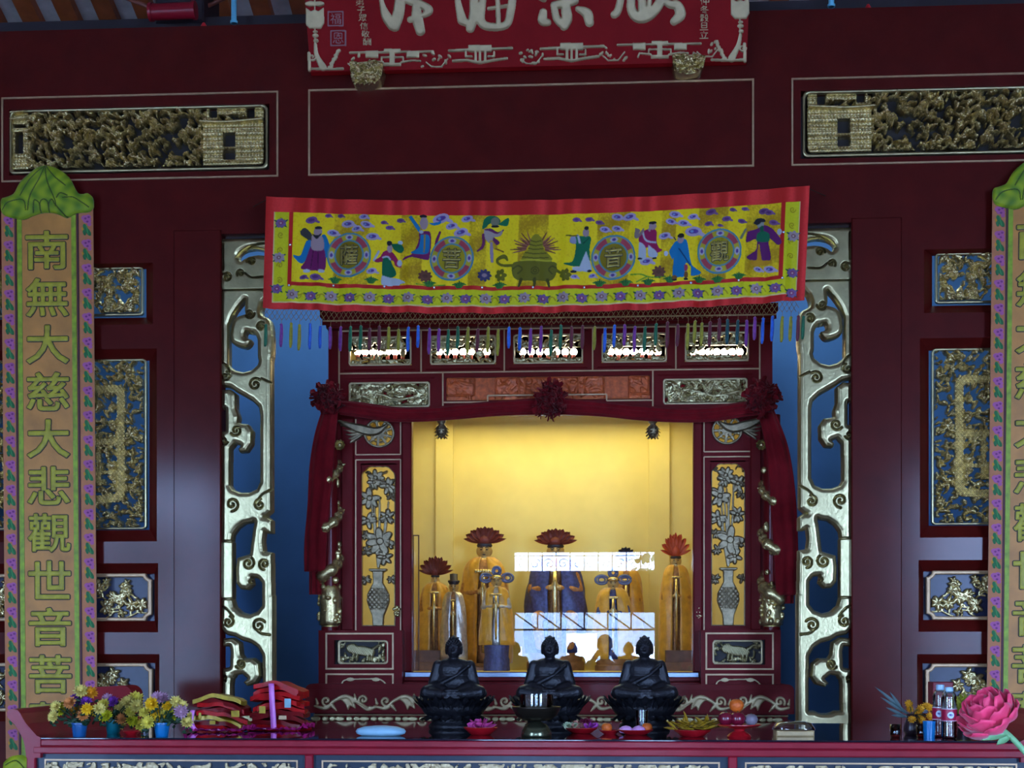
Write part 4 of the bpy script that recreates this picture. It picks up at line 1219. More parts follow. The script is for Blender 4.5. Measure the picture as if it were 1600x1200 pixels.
    for x in (200, 960):
        for i in range(6): pa(ras.ell(760+(x+40*math.cos(i))/7.5, 310+(900+45*math.sin(i))/7.5, 4, 3, i), ol, kx)
    # roundels with the four large characters
    tq, pk = S(70, 140, 165), S(165, 65, 85)
    goldm = S(150, 140, 40); dkm = S(40, 36, 10)
    chm = []
    for (x, y, ch) in ((548, 398, '薩'), (709, 404, '菩'), (962, 402.5, '音'), (1128, 393, '觀')):
        kx = newpart('roundel_%d' % len(parts))
        ro = lambda q: ras.ell(x, y, q, q*1.01)
        pa(ro(34.5), tq, kx); pa(ro(32.2), S(150, 150, 140), kx); pa(ro(31.4), S(178, 172, 40), kx)
        ang = np.arctan2(Y-y, X-x)
        seg = (np.abs(((ang-pi/4) % (pi/2)+pi/4) % (pi/2)-pi/4) < 0.36)
        pa(ro(31.4) & seg, pk, kx)
        for i in range(4):
            ex, ey = x+27.6*math.cos(i*pi/2), y+27.6*math.sin(i*pi/2)
            pa(ras.ell(ex, ey, 6 if i % 2 else 4, 4 if i % 2 else 6), wht+(1,) if False else S(175, 175, 200), kx)
            pa(ras.ell(ex, ey, 3.2 if i % 2 else 2.2, 2.2 if i % 2 else 3.2), dpu, kx)
        pa(ro(23.5), tq, kx); pa(ro(21.2), S(160, 152, 25) if ch in '菩觀' else S(130, 118, 10), kx)
        chm.append((x, y, ch))
    # border flowers
    def flower(x, y, big):
        kx = newpart('flower_%d' % len(parts))
        for (dx, dy) in ((-11, -5), (11, -5), (-9, 6), (9, 6)): pa(ras.stroke([(x, y), (x+dx, y+dy)], [5, 1]), S(25, 85, 80), kx)
        for i in range(7):
            a = i*2*pi/7+0.4
            pa(ras.ell(x+5*math.cos(a), y+4*math.sin(a), 4.4 if big else 3.6, 2.8, a), S(165, 150, 170) if big else S(120, 95, 155), kx)
        pa(ras.ell(x, y, 3.6, 3), S(125, 80, 90) if big else S(140, 45, 110), kx); pa(ras.ell(x, y, 1.5, 1.3), S(200, 190, 200), kx)
    i = 0
    x = 461.0
    while x < 1246:
        flower(x, off(x)+153+1.5*(i % 2), i % 2 == 0)
        x += 29.6 if i % 2 == 0 else 31; i += 1
    for (x, y) in ((440, 347), (438, 401), (436, 450), (1243, 370), (1244, 427), (1244, 458)): flower(x, y, y in (401, 370))
    # ---- meshes: cloth, border and every embroidered piece on top of it
    allp = ras.zero()
    for m in parts.values(): allp |= m
    c = np.clip(np.where(allp[..., None], c*np.array((0.95, 0.85, 0.70)), c*np.array((1.58, 1.22, 0.40))), 0, 0.85)   # dyes
    VAL = vmat('valance_satin', 0.5, sheen=0.05, spec=0.2)
    THR = vmat('raised_silk', 0.55, sheen=0.0, spec=0.2)
    full = np.ones((ras.H, ras.W), bool)
    border2 = border & ~allp
    relief('cloth', ras, full & ~border2, np.zeros(full.shape), mapf, VAL, t, depth=0.003, color=c, smooth_edge=0)
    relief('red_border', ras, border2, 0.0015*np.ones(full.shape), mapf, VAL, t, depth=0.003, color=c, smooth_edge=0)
    relief('red_tape', ras, tape & ~allp, 0.0025*np.ones(full.shape), mapf, VAL, t, depth=-0.0005, color=c, smooth_edge=0)
    NM = {'cloud': 'embroidered_cloud', 'grass_tuft': 'embroidered_grass', 'ground_flower': 'embroidered_flower', 'figure': 'embroidered_figure', 'burner': 'embroidered_censer', 'roundel': 'embroidered_roundel', 'flower': 'embroidered_flower'}
    rnd = []
    taken = ras.zero()
    for k_, m in reversed(list(parts.items())):
        m = m & ~taken
        taken |= m
        if not m.any(): continue
        o = relief(NM[k_.rsplit('_', 1)[0]], ras, m, 0.002+0.0022*dome(m, 2.5), mapf, THR, t, depth=-0.0005, color=c, smooth_edge=2)
        if k_.startswith('roundel'): rnd.append((k_, o))
    rnd = [o for _, o in sorted(rnd, key=lambda q: int(q[0].split('_')[1]))]
    for (x, y, ch), par in zip(chm, rnd):
        r2 = Ras(x-22, y-off(x)-22, x+22, y-off(x)+22, 2.2)
        m = dilate(r2.text(ch, x, y-off(x), 27, 30), 1.0)
        relief('character', r2, m, 0.009+0.005*dome(m, 3), mapf, mat('old_gold_thread', (0.30, 0.23, 0.05, 1), 0.35, metal=0.6, var=0.3), par, depth=-0.003)
        e = dilate(m, 1.8)
        relief('character_outline', r2, e, 0.006*np.ones(e.shape), mapf, CHARE, par, depth=-0.002)
    SEQ = mat('silver_sequin', (0.75, 0.75, 0.85, 1), 0.2, metal=0.8, var=0)
    for (x, v) in ((456, 75), (456, 139), (525, 136), (605, 136), (683, 136), (758, 136), (838, 137), (918, 138), (1002, 138), (1085, 139), (1160, 139), (1228, 141), (1227, 70)):
        p = pt(x, v, 0.006)
        mb = MB(); mb.sphere(p, (0.007, 0.005, 0.007), 10, 6)
        mb.build('sequin', SEQ, t, smooth=True)
    # knotted net and tassels
    CORD = mat('ochre_cord', (0.26, 0.15, 0.05, 1), 0.7, var=0.25, scale=60)
    mb = MB()
    n = 108
    pos = [U0+2+(U1-U0-10)*i/n for i in range(n+1)]
    for i in range(n):
        for a, b in ((pos[i], pos[i+1]), (pos[i+1], pos[i])):
            pass
    rows = (176, 182, 188, 194)
    for j in range(3):
        for i in range(n):
            a = pos[i] if (j % 2 == 0) else (pos[i]+pos[min(i+1, n)])/2
            d = (pos[1]-pos[0])/2
            for s_ in (-1, 1):
                mb.tube([pt(a, rows[j]-0.5, -0.002), pt(a+s_*d, rows[j+1]-0.5, 0.002)], 0.0012, 4, cap=False)
    tas = [(416, 'g'), (440, 'p'), (456, 'y'), (469, 'y'), (486, 'b'), (502, 'b'), (517, 'p'), (533, 'p'), (549, 'g'), (565, 'g'), (579, 'm'), (594, 'm'), (608, 'y'), (624, 'y'), (640, 'b'), (655, 'b'), (672, 'p'), (687, 'p'), (702, 'g'), (717, 'g'), (733, 'y'), (748, 'm'), (764, 'y'), (780, 'y'),
           (797, 'b'), (814, 'b'), (831, 'p'), (847, 'p'), (863, 'g'), (878, 'g'), (895, 'm'), (912, 'm'), (931, 'y'), (947, 'b'), (962, 'b'), (978, 'p'), (994, 'p'), (1010, 'g'), (1027, 'g'), (1045, 'm'), (1061, 'm'), (1077, 'y'), (1088, 'y'), (1099, 'y'), (1112, 'm'), (1126, 'm'), (1139, 'd'), (1155, 'd'), (1169, 'p'), (1182, 'p'),
           (1195, 'b'), (1209, 'b'), (1224, 'y'), (1238, 'y'), (1250, 'm'), (1258, 'g')]
    TC = {'g': (12, 100, 62), 'p': (120, 40, 130), 'y': (150, 140, 20), 'b': (25, 90, 190), 'm': (100, 18, 40), 'd': (10, 70, 70)}
    TN = {'g': 'green', 'p': 'purple', 'y': 'yellow', 'b': 'blue', 'm': 'maroon', 'd': 'dark_green'}
    rt = np.random.default_rng(9)
    for (x, k_) in tas:
        u = x+5*(1-(x-U0)/(U1-U0))+7*(x-U0)/(U1-U0)
        v0 = 199+rt.uniform(-3, 3)
        L = rt.uniform(33, 42)
        mb.tube([pt(u, 193, 0.0), pt(u, v0, 0.0)], 0.0012, 4, cap=False)
        m2 = MB()
        prof = [0.004, 0.0085, 0.007, 0.0085, 0.0095, 0.0088, 0.005]
        fr_ = [0.0, 0.04, 0.10, 0.22, 0.55, 0.85, 1.0]
        m2.tube([pt(u+rt.uniform(-.4, .4), v0+L*f, 0.0) for f in fr_], prof, 8)
        m2.build('tassel', mat(TN[k_]+'_silk', S(*TC[k_]), 0.6, var=0.25, scale=60, sheen=0.2), t, smooth=True)
    mb.build('fringe_net', CORD, t)['kind'] = 'stuff'
    # the cord it hangs on
    mb = MB()
    for u0, u1, y in ((U0+2, 380, 0), (U1-2, 1300, 0)):
        mb.tube([pt(u0, 4), pt(u1, -2)+Vector((0, -VY-0.004, 0))], 0.002, 6)
    mb.build('hanging_cord', CHARE, t)
valance()
# =================================================================== SHRINE CABINET
YC = 0.70
FC = Fr(YC, 862)
cx_, cz_ = FC.x, FC.z
WARMB = mat('bulb_glass', (1, 0.95, 0.85, 1), 0.3, var=0, emit=(1.0, 0.90, 0.70, 1), estr=9)
REDSOCK = mat('red_bulb_socket', (0.22, 0.03, 0.02, 1), 0.5)
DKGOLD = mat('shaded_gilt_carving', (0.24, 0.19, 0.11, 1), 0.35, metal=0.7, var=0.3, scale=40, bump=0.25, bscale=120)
SHRINE = thing('shrine_cabinet', (0, 1.2, 0), 'red and gold carved shrine cabinet with a glazed yellow interior, inside the altar opening', 'shrine')
Tc = SHRINE
row1 = [(545, 643), (672, 775), (802, 911), (940, 1042), (1070, 1170)]
OPEN = (644, 1083)
def shrine_frame():
    h = [(cx_(a), cx_(b), cz_(568), cz_(522)) for a, b in row1]
    h += [(cx_(545), cx_(672), cz_(634), cz_(594)), (cx_(1036), cx_(1168), cz_(634), cz_(594)), (cx_(697), cx_(1016), cz_(624), cz_(588))]
    h += [(cx_(OPEN[0]), cx_(OPEN[1]), cz_(1050), cz_(648))]
    for a, b in ((565, 618), (1111, 1165)):
        h += [(cx_(a), cx_(b), cz_(978), cz_(724))]
    for a, b in ((569, 617), (1112, 1160)):
        h += [(cx_(a), cx_(b), cz_(697), cz_(654))]
    mb = holes_wall(MB(), (cx_(513), cx_(1207)), (cz_(1070), cz_(512)), h, YC, YC+0.05)
    # jambs of the opening
    for a, b in ((629, 644), (1083, 1097)): mb.box(cx_(a), cx_(b), YC-0.03, YC, cz_(1050), cz_(640), 0.006)
    # slim pilasters on either side of the side panels
    for a, b in ((534, 553), (1172, 1189)): mb.box(cx_(a), cx_(b), YC-0.018, YC, cz_(985), cz_(650), 0.006)
    mb.build('front_frame', LACQ2, Tc)
    mb = MB()
    # carcase: sides, top, shelf under the lamp box
    for s, a in ((0, 513), (1, 1207)):
        x = cx_(a); d = 0.03 if s == 0 else -0.03
        mb.box(x, x+d, YC+0.05, 1.72, cz_(1070), cz_(512))
    mb.box(cx_(513), cx_(1207), YC+0.05, 1.72, cz_(512), cz_(505))
    mb.build('carcase', LACQ2, Tc)
    mb = MB()
    mb.prism([(cx_(503), cz_(482)), (cx_(1214), cz_(482)), (cx_(1214), cz_(494)), (cx_(1209), cz_(500)), (cx_(1207), cz_(512)), (cx_(513), cz_(512)), (cx_(511), cz_(500)), (cx_(503), cz_(494))], YC-0.06, 1.72)
    mb.box(cx_(507), cx_(1211), YC-0.07, YC-0.06, cz_(507), cz_(500))
    mb.build('cornice', LACQ2, Tc)
    mb = MB(); mb.box(cx_(508), cx_(1210), YC-0.075, YC-0.068, cz_(502), cz_(500))
    mb.build('cornice_gold_line', GLINE, Tc)
    # gold lines
    mb = MB()
    def hl(x0, x1, y, w_=2.2, Y=YC): mb.box(cx_(x0), cx_(x1), Y-0.004, Y, cz_(y+w_/2), cz_(y-w_/2))
    def vl(x, y0, y1, w_=2.2, Y=YC): mb.box(cx_(x-w_/2), cx_(x+w_/2), Y-0.004, Y, cz_(y1), cz_(y0))
    hl(530, 1187, 513); hl(530, 1187, 580)
    for x in (530, 658, 788, 926, 1056, 1187): vl(x, 513, 580)
    for x in (530, 692, 1020, 1187): vl(x, 580, 642)
    for pts in ([(692, 627), (762, 627), (762, 617), (948, 617), (948, 627), (1020, 627)],):
        for (x0, y0), (x1, y1) in zip(pts[:-1], pts[1:]):
            (hl(x0, x1, y0) if y0 == y1 else vl(x0, min(y0, y1), max(y0, y1)))
    for a, b in ((556, 626), (1100, 1173)):
        hl(a, b, 708, 1.8); vl(a, 652, 708, 1.8); vl(b, 652, 708, 1.8)
        hl(a, b, 716, 1.8); vl(a, 716, 985, 1.8); vl(b, 716, 985, 1.8)
    mb.build('gold_lines', GLINE, Tc)
    # carved openwork of the header
    for i, (a, b) in enumerate(row1):
        fr = Fr(YC+0.02, 862)
        ras = Ras(a-2, 518, b+2, 572, 2.0)
        full = rrect(ras, a, 522, b, 568, 5); inn = rrect(ras, a+2.5, 524.5, b-2.5, 565.5, 4)
        rim = full & ~inn
        relief('gilt_rim', ras, rim, 0.006*dome(rim, 2), planar(Fr(YC+0.005, 862)), GOLDP, Tc, depth=0.012)
        h = carving(ras, inn, 190, 70+i, (3.5, 9))
        gap = (ras.Y > 543) & (ras.Y < 559)
        h2 = carving(ras, inn, 34, 90+i, (3, 7))
        h = blur(np.where(gap, h2, h), 1)
        relief('openwork_carving', ras, h > 0.2, 0.02*h, planar(fr), GOLDS, Tc, depth=0.008)
        # mitred lower bevel of each opening
        mb = MB()
        x0, x1 = cx_(a), cx_(b)
        for (z0, z1, s) in ((cz_(569), cz_(576), 1), (cz_(521), cz_(516.5), 1)):
            mb.add([(x0-.03, YC-.004, z1), (x1+.03, YC-.004, z1), (x1, YC+.008, z0), (x0, YC+.008, z0)], [(0, 1, 2, 3)])
        mb.build('opening_bevel', LACQ2, Tc)
        # lamp bulbs behind the openwork
        n = 7
        for k in range(n):
            px_ = a+8+(b-a-16)*(k+0.5)/n
            p = P(px_, 550, YC+0.14)
            q = MB(); q.sphere(p, 0.021, 14, 8); bo = q.build('light_bulb', WARMB, Tc, smooth=True)
            q = MB(); q.lathe([(0.011, -0.045), (0.011, -0.012), (0.0, -0.012)], p, 10); q.build('socket', REDSOCK, bo)
    for a, b, sd in ((545, 672, 101), (1036, 1168, 102)):
        ras = Ras(a-2, 590, b+2, 638, 2.0)
        full = rrect(ras, a, 594, b, 634, 5); inn = rrect(ras, a+2.5, 596.5, b-2.5, 631.5, 4)
        rim = full & ~inn
        relief('gilt_rim', ras, rim, 0.006*dome(rim, 2), planar(Fr(YC+0.005, 862)), GOLDP, Tc, depth=0.012)
        h = carving(ras, inn, 150, sd, (5, 13))
        for j in range(1):
            y_ = 616+j*8
            h = np.maximum(h, 0.8*ras.stroke([(a+8, y_+4), (a+40, y_-4), (a+80, y_+6), (b-10, y_-2)], 3.5)*inn)
        h = blur(h, 1)
        relief('openwork_carving', ras, h > 0.2, 0.028*h, planar(Fr(YC+0.028, 862)), GOLDS, Tc, depth=0.008)
        mb = MB(); mb.box(cx_(a), cx_(b), YC+0.04, YC+0.048, cz_(634), cz_(594)); mb.build('red_ground', PLAQ, Tc)
        mb = MB(); mb.add([(cx_(a)-.03, YC-.004, cz_(587.5)), (cx_(b)+.03, YC-.004, cz_(587.5)), (cx_(b), YC+.008, cz_(593)), (cx_(a), YC+.008, cz_(593))], [(0, 1, 2, 3)])
        mb.build('opening_bevel', LACQ2, Tc)
    ras = Ras(695, 586, 1018, 626, 1.8)
    inn = ras.rect(697, 588, 1016, 624)
    h = 0.25+0.4*carving(ras, inn, 150, 120, (5, 14))
    for (a, b) in ((698, 742), (774, 812), (820, 905), (912, 944), (982, 1015)):
        h = np.where(rrect(ras, a, 589, b, 618, 4) & ~rrect(ras, a+2, 591, b-2, 616, 3), 0.8, h)
    for (a, b) in ((742, 774), (944, 982)): h = np.where(ras.rect(a, 588, b, 624), 0.12, h)
    relief('amber_carving', ras, inn, 0.022*blur(h, 1), planar(Fr(YC+0.03, 862)), AMBER, Tc, depth=0.008)
    # pendants
    for x in (690, 1020):
        p = P(x, 658, YC-0.005)
        mb = MB()
        u = scl(YC)
        mb.lathe([(0, 4*u), (7*u, 3*u), (7*u, -2*u), (4.5*u, -4*u), (5*u, -6*u), (8*u, -9*u), (9*u, -15*u), (8*u, -20*u), (5*u, -25*u), (0, -27*u)], p, 18)
        for zz in (-10, -15, -20, -24):
            r_ = {-10: 8, -15: 9, -20: 8, -24: 6}[zz]*u
            for k in range(10):
                a = k*2*pi/10+zz
                b0 = p+Vector((r_*math.cos(a)*.9, r_*math.sin(a)*.9, zz*u))
                mb.petal(b0, b0+Vector((math.cos(a)*3*u, math.sin(a)*3*u, -4*u)), 3.6*u, (math.cos(a), math.sin(a), 0.3), 0.1, 3)
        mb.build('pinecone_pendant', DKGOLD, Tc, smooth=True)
    # side panels: phoenix roundel, vase of flowers
    for s in (0, 1):
        mx = (lambda x: x) if s == 0 else (lambda x: 1729-x)
        ras = Ras(*( (522, 650, 632, 702) if s == 0 else (1097, 650, 1207, 702)), 2.2)
        c = (mx(593), 675)
        disc = ras.ell(c[0], c[1], 24, 22.5)
        ring = disc & ~ras.ell(c[0], c[1], 20.5, 19.5)
        h = 0.7*ring
        for q in (12, 7): h = np.maximum(h, 0.6*(ras.ell(c[0], c[1]+2, q+1.5, q+1) & ~ras.ell(c[0], c[1]+2, q-1, q-1.2)))
        for k in range(9):
            a = k*2*pi/9+0.3
            h = np.maximum(h, 0.6*ras.stroke([c, (c[0]+20*math.cos(a), c[1]+19*math.sin(a))], 4.2))
        sg = 1 if s == 0 else -1
        bird = ras.stroke([(c[0]+sg*12, 663), (c[0]-sg*5, 672), (c[0]-sg*30, 668), (c[0]-sg*62, 656)], [5, 13, 15, 5])
        d = dome(bird, 8)*0.9+0.2*bird
        for k in range(6):
            f = ras.stroke([(c[0]-sg*18, 672), (c[0]-sg*42, 662+k*5), (c[0]-sg*(64-k*4), 655+k*7)], [4, 5, 2])
            d = np.maximum(d, (0.6+0.07*(k % 2))*dome(f, 4)+0.15*f)
        f = ras.stroke([(c[0]+sg*14, 660), (c[0]+sg*4, 655), (c[0]-sg*8, 658)], 2.4)
        h = np.maximum(np.maximum(h, d), 0.6*f)
        sq = ras.rect(c[0]-25.5, 652, c[0]+25.5, 699) & ~disc
        relief('roundel_board', ras, sq, 0.001*np.ones(sq.shape), planar(Fr(YC+0.003, 862)), LACQ2, Tc, depth=0.03)
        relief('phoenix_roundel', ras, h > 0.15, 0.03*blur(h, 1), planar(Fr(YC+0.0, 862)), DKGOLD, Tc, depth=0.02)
        x0, x1 = sorted((mx(565), mx(618)))
        ras = Ras(x0-2, 720, x1+2, 982, 2.0)
        xm = (x0+x1)/2
        arch = (ras.rect(x0, 742, x1, 978)) | ras.ell(xm, 742, (x1-x0)/2, 16)
        for q in (-1, 1): arch |= ras.ell(xm+q*10, 738, 12, 12)
        box = ras.rect(x0-1, 722, x1+1, 980)
        spand = box & ~arch & (ras.Y < 760)
        relief('arch_board', ras, spand, 0.004*np.ones(spand.shape), planar(Fr(YC+0.004, 862)), LACQ2, Tc, depth=0.03)
        g = edt(arch, 8)
        rim = arch & (g < 3.4)
        top = carving(ras, arch & ~((ras.rect(x0+8, 752, x1-8, 980))), 40, 5+s, (3, 7))*(ras.Y < 760)
        h = 0.5*rim
        r = np.random.default_rng(300+s)
        # stems
        for k in range(7):
            xa = xm+r.uniform(-6, 6); xb = r.uniform(x0+8, x1-8); yb = r.uniform(745, 850)
            h = np.maximum(h, 0.55*ras.stroke([(xm, 885), ((xa+xb)/2, (885+yb)/2+r.uniform(-8, 8)), (xb, yb)], [4, 3, 2.4]))
        # blossoms and leaves
        for (bx, by, br) in ((xm-13, 777, 17), (xm+15, 758, 14), (xm-16, 812, 14), (xm+14, 806, 13), (xm+3, 845, 22), (xm-6, 752, 12), (xm+10, 870, 13), (xm-18, 860, 9), (xm+20, 775, 8), (xm-4, 745, 14), (xm+18, 850, 8), (xm-20, 905, 9), (xm+21, 905, 8), (xm-20, 835, 8)):
            for k in range(7):
                a = k*2*pi/7+r.uniform(0, 1)
                e = ras.ell(bx+br*.5*math.cos(a), by+br*.5*math.sin(a), br*.55, br*.3, a)
                h = np.maximum(h, (0.65+0.1*(k % 2))*dome(e, 5)*e)
            e = ras.ell(bx, by, br*.3, br*.3)
            h = np.maximum(h, 0.9*dome(e, 5)*e)
        # vase
        vz = [(888, 14), (891, 14), (894, 8), (910, 7.5), (918, 12), (928, 17), (940, 17.5), (952, 13), (962, 9), (978, 8)]
        vp = [(xm-w_, y_) for y_, w_ in vz]+[(xm+w_, y_) for y_, w_ in reversed(vz)]
        vm = ras.poly(vp)
        vh = 0.45+0.75*np.sqrt(np.clip(1-((ras.X-xm)/18.5)**2, 0, 1))
        vh = vh+0.10*np.sin(ras.X*0.9)*np.sin(ras.Y*0.8)*((ras.Y > 918) & (ras.Y < 952))
        vh = np.where((ras.Y > 888) & (ras.Y < 892), 1.35, vh)
        h = np.where(vm, np.maximum(h, vh), h)
        h = np.maximum(h, top)*arch
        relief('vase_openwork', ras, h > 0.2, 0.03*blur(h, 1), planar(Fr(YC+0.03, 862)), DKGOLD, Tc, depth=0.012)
    # carved dragon columns
    for s, cxp in ((0, 515), (1, 1206)):
        u = scl(0.64)
        base = P(cxp, 985, 0.64)
        ztop = cz_(655)
        mb = MB(); mb.lathe([(13*u, 0), (13*u, ztop-base.z)], base, 20)
        col = mb.build('column_shaft', LACQ2, Tc, smooth=True, sharp=40)
        mb = MB()
        n = 110
        pts, rad = [], []
        sg = 1 if s == 0 else -1
        for i in range(n+1):
            f = i/n
            a = sg*(f*2*pi*3.1+0.8)
            rr = (15.5+3*math.sin(f*40))*u
            pts.append(base+Vector((rr*math.cos(a), rr*math.sin(a), (45+f*225)*u)))
            rad.append((10-3.8*f+1.5*math.sin(f*150))*u)
        mb.tube(pts, rad, 9)
        r = np.random.default_rng(s+40)
        for i in range(0, n, 3):      # fins and claws
            p = pts[i]; d = (p-base); d.z = 0; d.normalize()
            mb.petal(p, p+d*9*u+Vector((0, 0, r.uniform(2, 8)*u)), 5*u, (d.y, -d.x, 0.2), 0.2, 3)
        for i in range(26):           # clouds along the shaft
            a = r.uniform(0, 2*pi); zz = r.uniform(60, 280)*u
            mb.sphere(base+Vector((15*u*math.cos(a), 15*u*math.sin(a), zz)), (6*u*r.uniform(.5, 1), 6*u*r.uniform(.5, 1), 8*u*r.uniform(.5, 1.2)), 10, 6)
        mb.build('gilt_dragon', GOLD, col, smooth=True)
        mb = MB()
        mb.lathe([(16*u, 8*u), (17*u, 14*u), (16*u, 30*u), (16.5*u, 50*u), (15*u, 66*u), (12*u, 72*u)], base, 24, rip=8, amp=0.05)
        for i in range(40):
            a = r.uniform(0, 2*pi); zz = r.uniform(12, 70)*u
            mb.sphere(base+Vector((16.5*u*math.cos(a), 16.5*u*math.sin(a), zz)), (5*u*r.uniform(.5, 1), 5*u*r.uniform(.5, 1), 5*u*r.uniform(.5, 1.2)), 8, 6)
        mb.lathe([(11*u, 0), (12*u, 3*u), (14*u, 8*u)], base, 20)
        mb.build('gilt_drum', GOLD, col, smooth=True)
        mb = MB()
        f0 = P(cxp+(17 if s == 0 else -17), 696, 0.62)
        for k in range(9):
            a = k*2*pi/9
            mb.petal(f0, f0+Vector((9*u*math.cos(a), -4*u, 9*u*math.sin(a))), 8*u, (0, -1, 0), 0.15, 4)
        mb.sphere(f0+Vector((0, -5*u, 0)), 4*u, 10, 7)
        mb.build('gilt_rosette', GOLD, Tc, smooth=True)
    # ---- base blocks, sill and plinth
    for s, (xa, xb) in ((0, (504, 633)), (1, (1093, 1216))):
        fr = Fr(0.58, 862)
        mx = (lambda x: x) if s == 0 else (lambda x: 1720-x)
        X0, X1 = cx_(xa), cx_(xb)
        la, lb = sorted((mx(528), mx(607)))
        mb = holes_wall(MB(), (X0, X1), (cz_(1072), cz_(985)), [(cx_(la), cx_(lb), cz_(1038), cz_(1000))], 0.58, 0.70)
        mb.build('base_block', LACQ2, Tc)
        mb = MB()
        ga, gb = sorted((mx(515), mx(620)))
        mb.frame(cx_(ga), cx_(gb), cz_(1046), cz_(989), 0.009, 0.574, 0.58)
        mb.frame(cx_(ga), cx_(gb), cz_(1074), cz_(1052), 0.009, 0.574, 0.58)
        mb.build('gold_lines', GLINE, Tc)
        ras = Ras(la-2, 997, lb+2, 1041, 2.2)
        full = rrect(ras, la, 1000, lb, 1038, 5); inn = rrect(ras, la+3, 1003, lb-3, 1035, 4)
        rim = full & ~inn
        relief('gilt_rim', ras, rim, 0.006*dome(rim, 3), planar(Fr(0.585, 862)), GOLDP, Tc, depth=0.01)
        xm = (la+lb)/2
        h = carving(ras, inn & ((ras.Y > 1026) | (abs(ras.X-xm) > 24)), 60, 200+s, (4, 9))*0.7
        body = ras.ell(xm, 1017, 19, 8, 0.15) | ras.ell(xm-17, 1013, 9, 8) | ras.stroke([(xm+16, 1014), (xm+26, 1008), (xm+30, 1012)], [6, 4, 2])
        for lx in (-14, -8, 9, 15): body |= ras.stroke([(xm+lx, 1020), (xm+lx-2, 1032)], [5, 3.5])
        h = np.maximum(h, ((0.42+0.45*dome(body, 8))+0.10*np.sin(ras.X*2.1+ras.Y*0.9)*np.sin(ras.Y*2.3))*body)
        relief('lion_carving', ras, h*inn > 0.2, 0.03*blur(h, 1), planar(Fr(0.615, 862)), GOLDS, Tc, depth=0.006)
        mb = MB(); mb.box(cx_(la), cx_(lb), 0.62, 0.63, cz_(1038), cz_(1000)); mb.build('dark_ground', mat('dark_backing', (0.012, 0.008, 0.008, 1), 0.6), Tc)
        ras = Ras(ga, 1052, gb, 1074, 2.2)
        m = ras.stroke([(xm-34, 1070), (xm-30, 1064), (xm-20, 1062), (xm+20, 1061), (xm+30, 1064), (xm+36, 1070)], 2) | ras.ell(xm-20, 1062, 6, 3) | ras.ell(xm+20, 1062, 6, 3)
        relief('pale_ornament', ras, m, 0.006*dome(m, 2), planar(Fr(0.578, 862)), GOLDP, Tc, depth=0.002)
        mb = MB()
        p = P(620 if s == 0 else 1092, 957, 0.69)
        for k in range(10): mb.sphere(p+Vector((RNG.uniform(-.014, .014), -0.01, RNG.uniform(-.03, .03))), 0.011, 8, 6)
        mb.build('door_catch', GOLD, Tc, smooth=True)
    mb = MB()
    mb.box(cx_(633), cx_(1093), 0.66, 0.80, cz_(1064), cz_(1058), .004); mb.box(cx_(633), cx_(1093), 0.62, 0.80, cz_(1072), cz_(1065), .004)
    mb.build('sill_moulding', LACQ2, Tc)
    mb = MB(); mb.box(cx_(634), cx_(1091), 0.665, 0.80, cz_(1058), cz_(1050.5), .003)
    mb.build('glass_track', mat('anodised_track', (0.35, 0.45, 0.6, 1), 0.25, metal=0.6, var=0.05), Tc)
    fp = Fr(0.52, 862)
    xl, xr, z1, z0 = fp.x(477), fp.x(1241), fp.z(1069), fp.z(1115)
    mb = MB()
    rr = 0.035
    poly = [(xl, z0), (xr, z0)]+[(xr-rr+rr*math.cos(a), z1-rr+rr*math.sin(a)) for a in np.linspace(0, pi/2, 7)]+[(xl+rr+rr*math.cos(a), z1-rr+rr*math.sin(a)) for a in np.linspace(pi/2, pi, 7)]
    mb.prism(poly, 0.52, 1.72)
    mb.box(xl+.01, xr-.01, 0.508, 0.52, fp.z(1081), fp.z(1078))
    mb.build('plinth', LACQ2, Tc)
    mb = MB(); mb.box(fp.x(490), fp.x(1232), 0.55, 1.72, fp.z(1130), z0); mb.build('plinth_base', LACQ2, Tc)
    mb = MB(); mb.box(fp.x(470), fp.x(1250), 0.56, 1.70, 0.0, fp.z(1130)); mb.build('stand', LACQ, Tc)
    # gilt acanthus scroll and bead strip
    ras = Ras(486, 1083, 1234, 1131, 2.0)
    m = ras.zero(); g = ras.zero()
    period = 93.0
    for i in range(8):
        x = 492+i*period
        fl = 1 if i < 4 else -1
        def q(a, b): return (x+a if fl > 0 else x+period-a, b)
        m |= ras.stroke([q(0, 1104), q(18, 1107), q(30, 1096), q(48, 1089), q(66, 1097), q(82, 1108), q(96, 1105)], [3, 6, 5, 7, 6, 7, 4])
        m |= ras.spiral(*q(18, 1096), 8.5, 1.2, 0.5, 4.2, fl) | ras.spiral(*q(76, 1094), 8, 1.2, 2.2, 4.2, fl)
        m |= ras.poly([q(36, 1090), q(52, 1087), q(60, 1094), q(64, 1108), q(56, 1104), q(52, 1110), q(47, 1100)], True)
        m |= ras.stroke([q(4, 1100), q(2, 1092)], [5, 2]) | ras.stroke([q(28, 1104), q(34, 1111)], [6, 2]) | ras.stroke([q(64, 1094), q(62, 1085)], [5, 2]) | ras.stroke([q(86, 1106), q(84, 1111)], [5, 2])
        g |= ras.stroke([q(40, 1093), q(52, 1092), q(60, 1102)], 1.1) | ras.stroke([q(66, 1099), q(82, 1108)], 1)
    h = 0.012*dome(m, 4)-0.004*g
    relief('acanthus_scroll', ras, m, blur(h, 1), planar(Fr(0.516, 862)), GOLDP, Tc, depth=0.004)
    bd = ras.rect(490, 1116.5, 1232, 1119) & True
    x = 493
    k = 0
    while x < 1230:
        bd |= ras.ell(x, 1124, 5.5 if k % 3 else 8, 4.2); x += 11.5 if k % 3 else 15; k += 1
    relief('bead_strip', ras, bd, 0.010*dome(bd, 4), planar(Fr(0.545, 862)), GOLDS, Tc, depth=0.006)
